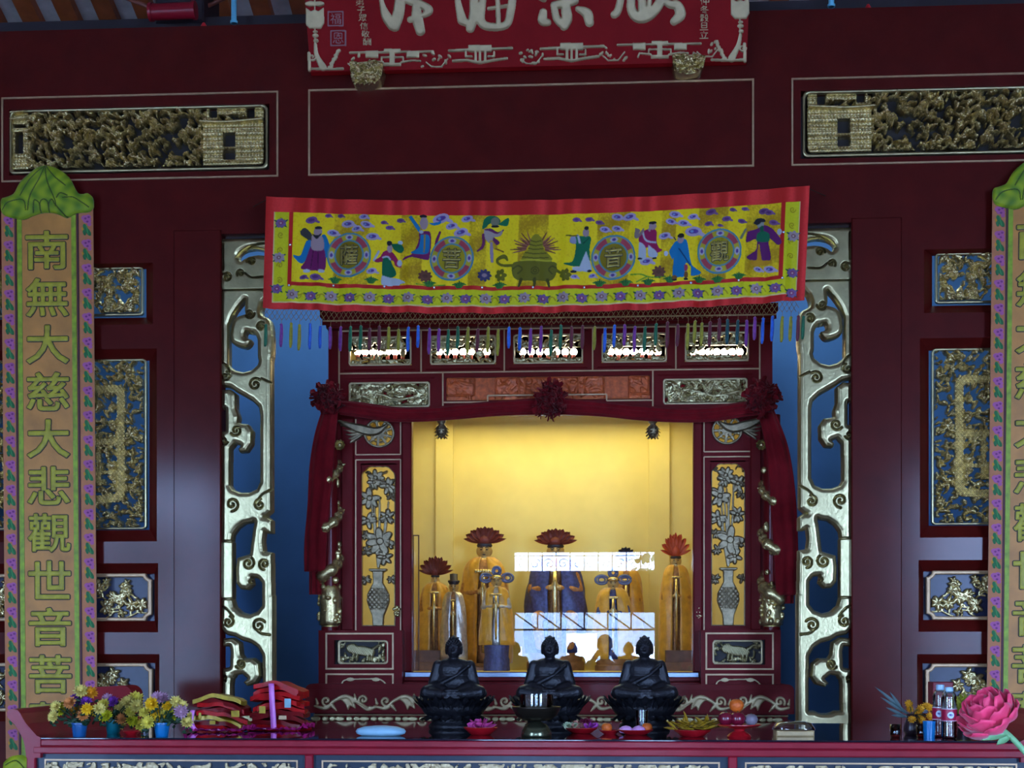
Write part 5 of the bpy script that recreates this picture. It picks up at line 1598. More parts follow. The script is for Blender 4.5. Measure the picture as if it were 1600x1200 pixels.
    # ---- yellow interior
    mb = MB()
    xi0, xi1 = cx_(513)+.03, cx_(1207)-.03
    zf, zc = cz_(1050)-0.0, cz_(580)
    mb.box(xi0, xi1, 1.66, 1.70, zf, cz_(514))
    mb.box(xi0, xi0+.01, YC+.06, 1.66, zf, cz_(514)); mb.box(xi1-.01, xi1, YC+.06, 1.66, zf, cz_(514))
    mb.box(xi0, xi1, YC+.06, 1.66, zf-.02, zf)
    mb.box(xi0, xi1, YC+.10, 1.66, cz_(582), cz_(580))
    fb = Fr(1.64, 862)
    for a, b in ((681, 708), (1014, 1046)): mb.box(fb.x(a), fb.x(b), 1.63, 1.66, zf, cz_(582))
    mb.build('interior_lining', YELW, Tc)
    mb = MB()
    for (a, b, t_, Y0) in ((640, 705, 1035, 1.05), (640, 690, 1016, 1.25), (1034, 1084, 1035, 1.05), (1040, 1084, 1016, 1.25)):
        f2 = Fr(Y0, 862); mb.box(f2.x(a), f2.x(b), Y0, 1.62, zf, f2.z(t_))
    mb.build('interior_step', mat('brown_step_wood', (0.16, 0.08, 0.04, 1), 0.5, var=0.3), Tc)
    mb = MB(); mb.box(cx_(633), cx_(1093), 0.765, 0.771, cz_(1051), cz_(645))
    mb.build('glass_pane', glass_mat('shrine_glass', k=1.1), Tc)
    mb = MB()
    for y0 in (648, 655): pass
    mb.frame(P(645, 0, .78).x, P(655, 0, .78).x, cz_(1049), cz_(833), 0.006, 0.774, 0.786)
    mb.build('pane_edge', mat('brown_pane_edge', (0.12, 0.06, 0.03, 1), 0.4), Tc)
shrine_frame()

# =================================================================== RED SWAG
VELV = mat('crimson_swag_cloth', (0.17, 0.005, 0.009, 1), 0.85, var=0.2, scale=14, spec=0.1, sheen=0.08, bump=0.2, bscale=60)
def loft(mb, rows, n=28, folds=5, amp=0.25, closed=True, seed=0):
    """rows: (centre, half-axis a (Vector), half-axis b (Vector)); pleats run along the length"""
    base = len(mb.v)
    for j, (c, a, b) in enumerate(rows):
        for k in range(n):
            t = 2*pi*k/n
            w_ = 1+amp*math.sin(folds*t+0.35*math.sin(j*0.5+seed))
            mb.v.append(tuple(c+a*math.cos(t)+b*math.sin(t)*w_))
    for j in range(len(rows)-1):
        for k in range(n):
            mb.f.append((base+j*n+k, base+j*n+(k+1) % n, base+(j+1)*n+(k+1) % n, base+(j+1)*n+k))
    mb.f.append(tuple(base+k for k in range(n-1, -1, -1)))
    mb.f.append(tuple(base+(len(rows)-1)*n+k for k in range(n)))
def red_swag():
    Y = 0.60
    u = scl(Y)
    t = thing('red_swag', P(860, 640, Y), 'crimson cloth swag with three ruffled rosettes and hanging tails, draped across the shrine', 'drapery')
    for pts in ([(530, 637, 11), (560, 640, 12), (610, 647, 12), (660, 648, 11), (720, 643, 12), (780, 638, 12), (840, 635, 13)],
                [(880, 635, 13), (940, 639, 12), (1000, 645, 12), (1060, 649, 11), (1110, 647, 12), (1160, 640, 12), (1190, 637, 11)]):
        pp = smooth_line(pts, 6)
        mb = MB()
        loft(mb, [(P(x, y, Y), Vector((0, 0, h*u)), Vector((0, -0.032, 0))) for x, y, h in pp], 40, 9, 0.28)
        mb.build('swag', VELV, t, smooth=True)
    for pts in ([(516, 640, 13), (508, 680, 17), (502, 730, 19), (498, 790, 18), (493, 850, 18), (492, 893, 17)],
                [(512, 640, 10), (504, 720, 14), (498, 800, 13), (494, 880, 11), (493, 929, 10)],
                [(1196, 640, 13), (1212, 690, 17), (1220, 740, 19), (1225, 800, 20), (1228, 860, 19), (1231, 930, 18)],
                [(1198, 640, 10), (1212, 720, 13), (1220, 800, 15), (1226, 880, 14), (1230, 943, 10)]):
        pp = smooth_line(pts, 6)
        mb = MB()
        long_ = pts[-1][1] > 920 and pts[-1][2] <= 11
        yy = Y-0.03 if not long_ else Y+0.0
        loft(mb, [(P(x, y, yy), Vector((w_*u, 0, 0)), Vector((0, -0.022, 0))) for x, y, w_ in pp], 44, 7, 0.35, seed=pts[0][0])
        mb.build('tail', VELV, t, smooth=True)
    r = np.random.default_rng(17)
    for (x, y, rx, ry) in ((514, 622, 25, 26), (860, 627, 26, 30), (1190, 624, 27, 28)):
        c = P(x, y, Y-0.05)
        mb = MB()
        mb.sphere(c, (rx*u*.75, 0.05, ry*u*.75), 18, 12)
        for i in range(240):
            a = r.uniform(0, 2*pi); rad = math.sqrt(r.uniform(0, 1))
            d = Vector((math.cos(a)*rad*rx*u, -0.055*math.sqrt(max(0, 1-rad*rad))-0.01, math.sin(a)*rad*ry*u))
            nrm = Vector((r.uniform(-1, 1), r.uniform(-.8, .2), r.uniform(-1, 1)))
            q0 = c+d*0.82; mb.petal(q0, q0+d*.12+Vector((r.uniform(-6, 6)*u, r.uniform(-5, 1)*u, r.uniform(-6, 6)*u)), 12*u, nrm, 0.35, 4, rnd=True)
        mb.build('rosette', VELV, t, smooth=True)
red_swag()

# =================================================================== DEITIES INSIDE THE SHRINE
ROBE = mat('golden_yellow_robe', (0.58, 0.29, 0.018, 1), 0.4, var=0.2, scale=25, sheen=0.3, bump=0.25, bscale=60)
GSKIN = mat('gilt_statue_face', (0.55, 0.38, 0.14, 1), 0.3, metal=0.5, var=0.15, scale=40)
BROWNR = mat('russet_inner_robe', (0.36, 0.16, 0.04, 1), 0.4, metal=0.25, var=0.4, scale=60, bump=0.3, bscale=120)
BLUER = mat('indigo_inner_robe', (0.05, 0.06, 0.16, 1), 0.4, metal=0.2, var=0.4, scale=60, bump=0.2, bscale=120)
SILV = mat('silvered_robe', (0.55, 0.52, 0.45, 1), 0.3, metal=0.6, var=0.25, scale=40, bump=0.2, bscale=120)
CRED = mat('red_lotus_crown', (0.17, 0.025, 0.012, 1), 0.5, var=0.12, scale=20)
CORG = mat('vermilion_lotus_crown', (0.50, 0.07, 0.02, 1), 0.5, var=0.15, scale=20)
DKHAIR = mat('dark_statue_hair', (0.02, 0.018, 0.03, 1), 0.5)
GREYB = mat('grey_blue_ribbon', (0.12, 0.14, 0.24, 1), 0.4, metal=0.3)
SFLOOR = cz_(1050)
def deity(name, label, px, Y, head, headw, shoulder, basey, hw, robe, inner, crown=None, crownw=0, crownh=0, cmat=None, hair='none', ribbons=False, seated=False, drum=None, cloak=True):
    """head: (top,bottom) rows of the face; shoulder: row; hw: list of (row, half width) of the robe"""
    u = scl(Y)
    zb = SFLOOR
    fr = Fr(Y, px)
    t = thing(name, (fr.x(px), Y, zb), label, 'statue', 'deity statues in the shrine')
    X = fr.x(px); Z = fr.z
    sh = {}
    # cloak: open-fronted robe hanging from the shoulders
    rows = []
    for (y, w_) in hw:
        rows.append((w_*u, Z(y)))
    mb = MB()
    n = 40
    prof = smooth_line([(0, )+(q[0], q[1]) for q in rows], 4)
    vs_ = []
    for (_, w_, z) in prof:
        for k in range(n+1):
            a = -pi/2+0.24+(2*pi-0.48)*k/n
            wob = 1+0.06*math.sin(9*a+z*30)
            vs_.append((X+w_*math.cos(a)*wob, Y+w_*0.62*math.sin(a)*wob, z))
    fs = [(i*(n+1)+k, i*(n+1)+k+1, (i+1)*(n+1)+k+1, (i+1)*(n+1)+k) for i in range(len(prof)-1) for k in range(n)]
    mb.add(vs_, fs)
    ro = mb.build('robe', robe, t, smooth=True)
    md = ro.modifiers.new('cloth_thickness', 'SOLIDIFY'); md.thickness = 0.008; md.offset = -1
    # body: one continuous figure under the robe
    hs, he = head
    hr = headw*u*0.5
    zc = Z((hs+he)/2); hh = (he-hs)*u*0.5
    s0 = hw[0][1]
    zs = Z(shoulder)
    W = max(w_ for _, w_ in hw)*u
    zlow = Z(basey)
    hgt = zs-zlow
    parts = [('e', (X, Y, zc), (hr*.95, hr*.95, hh*1.15)), ('c', (X, Y, zc), (X, Y, zs), hr*.55, hr*.7),
             ('e', (X, Y+.0, zs-hgt*.12), (W*.62, W*.42, hgt*.18)), ('e', (X, Y, zs-hgt*.35), (W*.5, W*.42, hgt*.25)),
             ('c', (X, Y, zs-hgt*.4), (X, Y, zlow+hgt*.08), W*.42, W*.5),
             ('e', (X, Y-hr*.9, zc-hh*.1), (hr*.18, hr*.22, hh*.25)), ('e', (X-hr*.95, Y, zc), (hr*.18, hr*.3, hh*.5)), ('e', (X+hr*.95, Y, zc), (hr*.18, hr*.3, hh*.5))]
    hd = Vector((X, Y-W*.62, zs-hgt*.30))
    for s in (-1, 1):
        el = Vector((X+s*W*.78, Y-W*.22, zs-hgt*.32))
        parts += [('c', (X+s*W*.55, Y, zs-hgt*.06), el, W*.2, W*.17), ('c', el, hd+Vector((s*hr*.25, 0, 0)), W*.16, W*.10), ('e', hd+Vector((s*hr*.22, -.004, hh*.3)), (hr*.22, hr*.3, hh*.55))]
    if seated:
        for s in (-1, 1):
            kn = Vector((X+s*W*.6, Y-W*.75, zlow+hgt*.38))
            parts += [('c', (X+s*W*.3, Y, zlow+hgt*.42), kn, W*.25, W*.2), ('c', kn, kn+Vector((-s*W*.1, W*.05, -hgt*.3)), W*.2, W*.16)]
    me = blob(parts, max(0.006, u*1.6), 5)
    for v in me.vertices:
        v.co.x -= X; v.co.y -= Y; v.co.z -= zb
    body = put('figure', me, inner, t)
    me.materials.append(GSKIN)
    zn = zs-zb+0.2*(zc-zs)
    for p in me.polygons:
        c = p.center
        if c.z > zn or ((c-(hd-Vector((X, Y, zb)))).length < hr*.75): p.material_index = 1
    # painted eyes, brows and mouth
    mb = MB()
    for s in (-1, 1):
        mb.sphere((X+s*hr*.38, Y-hr*.86, zc+hh*.12), (hr*.2, hr*.1, hh*.07), 8, 5)
        mb.tube([(X+s*hr*.15, Y-hr*.93, zc+hh*.34), (X+s*hr*.4, Y-hr*.88, zc+hh*.42), (X+s*hr*.62, Y-hr*.72, zc+hh*.32)], hr*.05, 5)
    mb.sphere((X, Y-hr*.9, zc-hh*.48), (hr*.25, hr*.1, hh*.07), 8, 5)
    mb.build('face_paint', DKHAIR, body, smooth=True)
    mb = MB()
    mb.lathe([(hr*.9, 0), (hr*1.08, hh*.3), (hr*.8, hh*.85), (0, hh*1.05)], (X, Y+hr*.12, zc+hh*.35), 16)
    mb.build('hair', DKHAIR, t, smooth=True)
    # gilt collar and sash
    mb = MB()
    for k in range(13):
        a = -pi/2+(k-6)*0.2
        mb.sphere((X+W*.5*math.cos(a), Y+W*.5*math.sin(a), zs-hgt*.10), W*.09, 8, 6)
    mb.tube([(X, Y-W*.62, zs-hgt*.12), (X, Y-W*.66, zs-hgt*.3), (X, Y-W*.6, zlow+hgt*.1)], [W*.07, W*.1, W*.06], 8)
    mb.build('gilt_trim', GOLD, t, smooth=True)
    if crown == 'lotus':
        mb = MB()
        zt = zc+hh*1.0
        cw, chh = crownw*u*.5, crownh*u
        for layer in range(3):          # a spread fan of round petals in three rows, front to back
            m_ = (9, 8, 9)[layer]
            for k in range(m_):
                f_ = math.radians(-84+168*(k+(0 if layer != 1 else .06))/(m_-1))
                sc_ = (0.80, 0.92, 1.0)[layer]
                b0 = Vector((X+math.sin(f_)*hr*.55, Y-hr*.5+layer*hr*.5, zt))
                tp = Vector((X+math.sin(f_)*cw*sc_, Y-cw*.32+layer*cw*.30, zt+chh*(0.20+0.80*math.cos(f_)**1.3)*sc_))
                end = abs(f_) > 1.3
                mb.petal(b0, tp, cw*(.20 if end else .27), (0, -1, 0.25), 0.03, 8, rnd=not end)
        mb.lathe([(hr*.9, 0), (hr*1.0, chh*.25), (hr*.8, chh*.5), (0, chh*.55)], (X, Y, zt-hh*.15), 16)
        mb.build('lotus_crown', cmat, t, smooth=True)
    if crown == 'hat':
        mb = MB()
        mb.lathe([(hr*1.25, 0), (hr*1.25, hh*.35), (hr*.8, hh*.45), (hr*.85, hh*1.5), (0, hh*1.6)], (X, Y, zc+hh*.75), 14)
        mb.build('hat', DKHAIR, t, smooth=True)
    if ribbons:
        mb = MB()
        for s in (-1, 0, 1):
            c = Vector((X+s*hr*2.1, Y+.01, zc+hh*(.7 if s else 1.9)))
            ring = [c+Vector((hr*1.0*math.cos(a)*(1.15 if s else .8), 0, hh*.75*math.sin(a))) for a in np.linspace(0, 2*pi, 18)]
            mb.tube(ring, hr*.24, 7)
            mb.tube([q+Vector((0, -.006, 0)) if False else c+(q-c)*.55 for q in ring], hr*.16, 7)
        mb.build('looped_ribbon', GREYB, t, smooth=True)
        mb = MB(); mb.lathe([(hr*1.05, 0), (hr*1.2, hh*.4), (hr*.6, hh*.7)], (X, Y, zc+hh*.45), 16); mb.build('gilt_diadem', GOLD, t, smooth=True)
    # pedestal down to the shrine floor
    mb = MB()
    wb = hw[-1][1]*u
    zz = Z(hw[-1][0])
    if drum: wb, zz = drum[1]*u, Z(drum[0])
    mb.lathe([(wb*.98, 0), (wb*.98, max(.004, (zz-zb)*.45)), (wb*.9, max(.006, (zz-zb)*.55)), (wb*.95, max(.01, zz-zb))], (X, Y, zb), 28)
    mb.build('pedestal', BLUER if drum else mat('carved_pedestal_wood', (0.2, 0.09, 0.03, 1), 0.45, var=0.3), t, smooth=True, sharp=40)
    return t
deity('deity_statue', 'short yellow-robed statue with a drooping red lotus crown, beside the hatted figure', 680, 1.35, (898, 912), 13, 914, 1036, [(912, 8), (922, 18), (960, 24), (1036, 27)], ROBE, BROWNR, 'lotus', 56, 30, CRED)
deity('deity_statue', 'small bearded statue in a dark tiered hat, between the two lotus-crowned figures', 709, 1.22, (908, 926), 15, 928, 1034, [(926, 8), (936, 14), (975, 18), (1034, 19)], SILV, BROWNR, 'hat')
deity('deity_statue', 'tall golden statue with wide red lotus crown and upright yellow cloak, behind the ribboned figure', 757, 1.45, (848, 874), 23, 878, 1036, [(872, 14), (884, 27), (915, 34), (960, 40), (1036, 41)], ROBE, BROWNR, 'lotus', 68, 26, CRED)
deity('deity_statue', 'silver-robed statue with looped grey ribbons standing on a dark blue drum', 776, 1.12, (900, 918), 16, 921, 1008, [(918, 10), (928, 17), (960, 22), (1008, 26)], ROBE, SILV, None, ribbons=True, drum=(1008, 21))
deity('deity_statue', 'seated dark-robed statue with a wide brown lotus crown, in the middle of the shrine', 868, 1.45, (850, 872), 25, 876, 1020, [(868, 15), (884, 32), (920, 42), (960, 46), (1020, 46)], BLUER, BROWNR, 'lotus', 68, 25, CRED, seated=True)
deity('deity_statue', 'statue with looped blue ribbons and a yellow cape, right of the seated middle figure', 958, 1.25, (903, 921), 17, 924, 1030, [(920, 12), (932, 22), (975, 28), (1030, 29)], ROBE, BLUER, None, ribbons=True)
deity('deity_statue', 'hooded golden statue half hidden behind the blue-ribboned figure, dark round crown', 978, 1.5, (872, 890), 16, 893, 1034, [(890, 10), (902, 20), (950, 25), (1034, 26)], ROBE, BROWNR, 'lotus', 34, 18, DKHAIR)
deity('deity_statue', 'tall plain yellow-robed statue with an upright vermilion lotus crown', 1056, 1.4, (868, 886), 16, 888, 1034, [(884, 9), (896, 17), (940, 23), (1034, 25)], ROBE, BROWNR, 'lotus', 48, 36, CORG)
# =================================================================== ALTAR TABLE
TF, TB = -2.1, -0.80
ft = Fr(TF, 815)
TOPM = mat('dark_glass_table_top', (0.012, 0.012, 0.022, 1), 0.05, coat=0.6, var=0.0, coat_rough=0.02)
TEAL = mat('teal_black_panel', (0.02, 0.032, 0.05, 1), 0.4, coat=0.12, spec=0.2, var=0.1)
def altar_table():
    xl = P(60, 1152, TF).x
    xm = P(813, 1152, TF).x
    xr = 2*xm-xl
    t = thing('altar_table', (xm, (TF+TB)/2, 0), 'long red altar table with a dark glass top and upturned scroll ends', 'table')
    zr = ft.z(1181)
    mb = MB(); mb.box(xl-.01, xr+.01, TF-0.004, TB, ZT-0.007, ZT, .002); mb.build('table_top', TOPM, t)
    mb = MB()
    mb.box(xl-.02, xr+.02, TF, TB, ft.z(1169), ZT-0.007, .004)
    mb.box(xl-.02, xr+.02, TF-.008, TB, zr, ft.z(1169), .005)
    mb.build('rail', RAILRED, t)
    # scroll ends
    prof = [(12, 1112), (16, 1108.5), (22, 1107.5), (28, 1109), (33, 1115), (37, 1123), (42, 1131), (50, 1140), (58, 1149), (64, 1152), (64, 1184), (42, 1184), (40, 1168), (37, 1155), (31, 1143), (24, 1132), (17, 1126), (12, 1120)]
    pts = [(P(x, y, TF).x, P(x, y, TF).z) for x, y in prof]
    mb = MB(); mb.prism(pts, TF-.006, TB); mb.build('scroll_end', RAILRED, t)
    mb = MB(); mb.prism([(2*xm-x, z) for x, z in reversed(pts)], TF-.006, TB); mb.build('scroll_end', RAILRED, t)
    for px0, px1 in ((41, 55), (476, 489), (1138, 1152)):
        mb = MB(); mb.box(P(px0, 0, TF).x, P(px1, 0, TF).x, TF, TF+.05, 0.02 if px0 < 60 else 0.62, zr, .004); mb.build('post', RAILRED, t)
    x41, x55 = P(41, 0, TF).x, P(55, 0, TF).x
    mb = MB(); mb.box(2*xm-x55, 2*xm-x41, TF, TF+.05, 0.02, zr, .004); mb.build('post', RAILRED, t)
    for xa in (x41, 2*xm-x55):
        mb = MB(); mb.box(xa, xa+.034, TB-.06, TB, 0.02, zr); mb.build('leg', RAILRED, t)
    for a, b in ((55, 476), (489, 1138), (1152, None)):
        xa = P(a, 0, TF).x; xb = P(b, 0, TF).x if b else 2*xm-x55
        mb = MB(); mb.box(xa, xb, TF+.02, TF+.035, 0.62, zr); pn = mb.build('front_panel', TEAL, t)
        mb = MB(); mb.frame(xa+.03, xb-.03, 0.66, ft.z(1190), 0.006, TF+.016, TF+.02); mb.build('gold_line', GLINE, pn)
        pa_, pb_ = a+16, (b or 1600)-16
        ras = Ras(pa_, 1194, pb_, 1262, 1.0)
        h = carving(ras, None, int((pb_-pa_)*0.9), a, (4, 11))
        relief('carving', ras, blur(h, 1) > 0.3, 0.012*h, planar(Fr(TF+.015, 815)), GOLDP, pn, depth=0.004)
    mb = MB(); mb.box(x41, 2*xm-x41, TF+.0, TF+.04, 0.58, 0.62); mb.build('lower_rail', RAILRED, t)
altar_table()

# =================================================================== BLACK BUDDHAS
def buddha():
    base = onT(709, 1139)
    u = (base.y-CAMY)/F
    t = thing('buddha_statue', base, 'black seated buddha on a lotus base, beside the pale blue dish', 'statue', 'three black buddha statues')
    B = Vector((0, 0, 0))
    X, Y, Zz = 0, 0, 0
    def v(x, y, z): return (x*u, y*u, z*u)
    parts = [('e', v(0, 3, 74), (29*u, 20*u, 18*u)), ('e', v(0, 3, 92), (27*u, 18*u, 20*u)), ('e', v(0, 4, 103), (24*u, 14*u, 9*u)),
             ('c', v(0, 2, 106), v(0, 1, 118), 8*u, 7.5*u), ('e', v(0, 0, 126), (12.2*u, 13*u, 15.5*u)), ('e', v(0, -2, 119), (9*u, 9*u, 8*u)),
             ('e', v(0, 2, 140), (8*u, 8*u, 5.5*u)), ('e', v(0, 2, 144.5), (3.2*u, 3.2*u, 3*u)),
             ('e', v(0, -12.6, 125), (2.2*u, 3*u, 3.6*u)), ('e', v(0, -11.2, 118.5), (3.6*u, 2*u, 1.3*u))]
    for s in (-1, 1):
        sh, el, wr = v(s*25, 3, 100), v(s*33, 0, 70), v(s*8, -26, 62)
        parts += [('c', sh, el, 8.5*u, 8*u), ('c', el, wr, 8*u, 5*u), ('e', v(s*12, 1, 124), (2.2*u, 3.5*u, 8*u)),
                  ('c', v(s*14, 2, 62), v(s*41, -10, 58), 15*u, 11*u), ('c', v(s*41, -10, 57), v(s*4, -28, 54), 10.5*u, 8*u), ('e', v(s*42, -6, 56), (11*u, 12*u, 9*u)),
                  ('e', v(s*5, -30, 61), (8*u, 6*u, 3.5*u))]
    # robe edge across the chest and over the lap
    parts += [('c', v(24, -8, 100), v(6, -19, 84), 3*u, 2.6*u), ('c', v(6, -19, 84), v(-18, -15, 72), 2.6*u, 3*u), ('e', v(0, -8, 56), (38*u, 26*u, 8*u)), ('c', v(-10, -31, 50), v(10, -31, 50), 5*u, 5*u)]
    me = blob(parts, 1.15*u, 4)
    body = put('body', me, BLACK, t)
    mb = MB()
    r = np.random.default_rng(2)
    for i in range(90):       # snail-shell curls of the hair
        a = i*2.399; zc = 1-(i+.5)/90*1.05
        rr = math.sqrt(max(0, 1-zc*zc))
        p = Vector((12.6*u*rr*math.cos(a), 13.2*u*rr*math.sin(a)+1*u, (127+15*zc)*u))
        if p.y < -5*u and p.z < 132*u: continue
        mb.sphere(base+p, 1.7*u, 6, 4)
    for i in range(14):
        a = i*2.399
        mb.sphere(base+Vector((7*u*math.cos(a), 2*u+7*u*math.sin(a), (140+3*(i % 2))*u)), 1.6*u, 6, 4)
    mb.build('hair_curls', BLACK, body, smooth=True)
    mb = MB()
    for s in (-1, 1):
        mb.sphere(base+Vector((s*4.6*u, -12.0*u, 127*u)), (2.6*u, 1.2*u, 1.0*u), 8, 5)
        mb.tube([base+Vector((s*2*u, -13*u, 130.5*u)), base+Vector((s*5*u, -12.3*u, 132*u)), base+Vector((s*8.5*u, -9.8*u, 130.5*u))], 0.6*u, 5)
    mb.build('eyes', BLACK, body, smooth=True)
    mb = MB()
    mb.lathe([(38*u, 0), (40*u, 3*u), (39*u, 7*u), (35*u, 10*u), (35*u, 18*u), (46*u, 24*u), (52*u, 34*u), (50*u, 46*u), (0, 47*u)], base, 36, sy=0.8)
    for lay, (n_, r0, z0, r1, z1) in enumerate(((18, 38, 22, 55, 46), (18, 44, 28, 56, 50), (18, 36, 22, 47, 12))):
        for k in range(n_):
            a = 2*pi*(k+0.5*lay)/n_
            d = Vector((math.cos(a), .8*math.sin(a), 0))
            mb.petal(base+d*r0*u+Vector((0, 0, z0*u)), base+d*r1*u+Vector((0, 0, z1*u)), 17*u, (d.x, d.y, 0.3), 0.25, 6)
    mb.build('lotus_base', BLACK, t, smooth=True, sharp=50)
    return t
bd = buddha()
c = copy_tree(bd, None, onT(859, 1139)); c['label'] = 'black seated buddha on a lotus base, behind the glass beaker on its brass foot'
c = copy_tree(bd, None, onT(1007, 1139)); c['label'] = 'black seated buddha on a lotus base, behind the dish of pink buns'

# =================================================================== OFFERINGS ON THE TABLE
PETW = {}
def pmat(nm, rgb, **k): return mat(nm, S(*rgb), k.pop('rough', 0.6), var=k.pop('var', 0.15), scale=k.pop('scale', 60), **k)
LEAFM = pmat('dark_leaf_green', (28, 62, 35), var=0.4)
def mum(mb, c, r, facing, n=16, layers=3, seed=0):
    rg = np.random.default_rng(seed)
    fz = Vector(facing).normalized()
    ax = fz.cross(Vector((0, 0, 1))); ax = ax.normalized() if ax.length > .01 else Vector((1, 0, 0))
    ay = fz.cross(ax)
    for l in range(layers):
        for k in range(n-3*l):
            a = 2*pi*k/(n-3*l)+l*.3+rg.uniform(-.1, .1)
            d = ax*math.cos(a)+ay*math.sin(a)
            rr = r*(1-.26*l)*rg.uniform(.88, 1.05)
            mb.petal(c+d*r*.1, c+d*rr+fz*r*(.12+.3*l), r*.34, fz, .12, 3)
    mb.sphere(c+fz*r*.25, r*.2, 8, 5)
FCOL = {'l': ('lime_petals', (210, 205, 35)), 'p': ('pale_cream_petals', (228, 208, 112)), 'y': ('yellow_petals', (240, 192, 25)), 'g': ('golden_petals', (215, 145, 18)), 'o': ('orange_petals', (215, 140, 75)), 'v': ('violet_petals', (120, 50, 150)), 'i': ('lilac_petals', (195, 150, 172)), 'w': ('cream_lime_petals', (230, 212, 85))}
def pot_plant(px, yb, potcol, heads, label, seed):
    b = onT(px, yb)
    u = (b.y-CAMY)/F
    t = thing('potted_chrysanthemum', b, label, 'flower pot', 'pots of chrysanthemums')
    mb = MB()
    mb.lathe([(9.5*u, 0), (10*u, 1*u), (12.5*u, 19*u), (14*u, 19.5*u), (14*u, 22.5*u), (12.5*u, 22.5*u), (11.5*u, 17*u), (0, 17*u)], b, 24)
    mb.build('pot', potcol, t, smooth=True, sharp=35)
    rg = np.random.default_rng(seed)
    lf, stm = MB(), MB()
    top = b+Vector((0, 0, 17*u))
    for i, (hx, hy, k) in enumerate(heads):
        c = P(hx, hy, b.y-0.02+rg.uniform(-.05, .06))
        stm.tube([top+Vector((rg.uniform(-5, 5)*u, 0, 0)), (top+c)*.5+Vector((0, 0, 4*u)), c], 0.9*u, 5)
        m2 = MB()
        mum(m2, c, rg.uniform(10.5, 13.5)*u, ((hx-px)*.012+rg.uniform(-.2, .2), -1, .35+rg.uniform(-.2, .4)), 15, 3, seed*50+i)
        nm, col = FCOL[k]
        m2.build('flower_head', pmat(nm, col), t, smooth=True)
        for _ in range(4):
            q = c+Vector((rg.uniform(-9, 9)*u, rg.uniform(0.0, .03), rg.uniform(-16, -4)*u))
            d = Vector((rg.uniform(-1, 1), rg.uniform(-.6, .3), rg.uniform(-.3, .8))).normalized()
            lf.petal(q, q+d*9*u, 5*u, (0, -1, .4), .15, 3)
    for _ in range(40):
        q = top+Vector((rg.uniform(-20, 20)*u, rg.uniform(-.03, .05), rg.uniform(0, 14)*u))
        d = Vector((rg.uniform(-1, 1), rg.uniform(-.8, .3), rg.uniform(-.5, .8))).normalized()
        lf.petal(q, q+d*11*u, 6*u, (0, -1, .4), .15, 3)
    o = lf.build('leaf_cluster', LEAFM, t, smooth=True); o['kind'] = 'stuff'
    stm.build('stem', LEAFM, t, smooth=True)
pot_plant(124, 1151, mat('blue_plastic_pot', S(25, 85, 140), 0.3, var=0.05), [(88, 1104, 'p'), (96, 1112, 'l'), (102, 1105, 'l'), (85, 1120, 'p'), (110, 1099, 'o'), (121, 1093, 'v'), (135, 1097, 'v'), (142, 1083, 'g'), (127, 1081, 'p'), (148, 1110, 'y'), (130, 1119, 'o'), (136, 1108, 'y'), (155, 1108, 'p'), (118, 1108, 'g')],
          'blue pot of lime, orange and violet chrysanthemums by the table\'s scroll end', 1)
pot_plant(177, 1146, mat('teal_plastic_pot', S(10, 110, 120), 0.3, var=0.05), [(163, 1103, 'w'), (166, 1120, 'l'), (177, 1097, 'v'), (168, 1092, 'i'), (190, 1104, 'p'), (200, 1098, 'p'), (184, 1114, 'p'), (191, 1124, 'o'), (204, 1113, 'w'), (207, 1126, 'l'), (214, 1104, 'p'), (188, 1132, 'p'), (220, 1133, 'w'), (212, 1092, 'w')],
          'teal pot of cream chrysanthemums, second of three flower pots from the scroll end', 2)
pot_plant(253, 1151, mat('bright_blue_plastic_pot', S(10, 110, 170), 0.3, var=0.05), [(238, 1100, 'y'), (226, 1114, 'w'), (243, 1113, 'y'), (262, 1103, 'y'), (254, 1092, 'i'), (246, 1090, 'i'), (268, 1119, 'l'), (248, 1125, 'y'), (284, 1103, 'p'), (275, 1097, 'p'), (292, 1119, 'p'), (259, 1116, 'w'), (232, 1128, 'w'), (283, 1112, 'i'), (292, 1130, 'p')],
          'bright blue pot of yellow chrysanthemums beside the red packets', 3)
# red box behind the flowers, little dish
b = onT(172, 1128)
u = (b.y-CAMY)/F
mb = MB(); mb.prism([(b.x-46*u, b.z), (b.x+32*u, b.z), (b.x+36*u, b.z+4*u)]+[(b.x+(20+16*math.cos(a))*u, b.z+(42+16*math.sin(a))*u) for a in np.linspace(0, pi/2, 6)]+[(b.x-46*u, b.z+54*u), (b.x-50*u, b.z+50*u), (b.x-50*u, b.z+4*u)], b.y, b.y+.16)
finish(mb.build('red_box', mat('crimson_box_lacquer', S(135, 10, 25), 0.5, spec=0.15), loc=b), 'crimson lacquered box with a rounded end, behind the chrysanthemums', 'box')
DISHR = mat('red_plastic_dish', S(165, 18, 28), 0.3, var=0.06)
def dish(name, px, yb, rpx, hpx, label, m=DISHR, group='red offering dishes', build=True):
    b = onT(px, yb)
    u = (b.y-CAMY)/F
    mb = MB()
    mb.lathe([(0, 0), (rpx*.55*u, 0), (rpx*.6*u, .8*u), (rpx*.95*u, hpx*.8*u), (rpx*u, hpx*u), (rpx*.97*u, hpx*u+.4*u), (rpx*.88*u, hpx*.75*u), (rpx*.5*u, 1.6*u), (0, 1.6*u)], b, 32)
    o = mb.build(name, m, loc=b, smooth=True, sharp=40)
    return finish(o, label, 'dish', group), b, u
dish('offering_dish', 206, 1149, 14, 7, 'small empty red dish between the teal and bright blue flower pots')
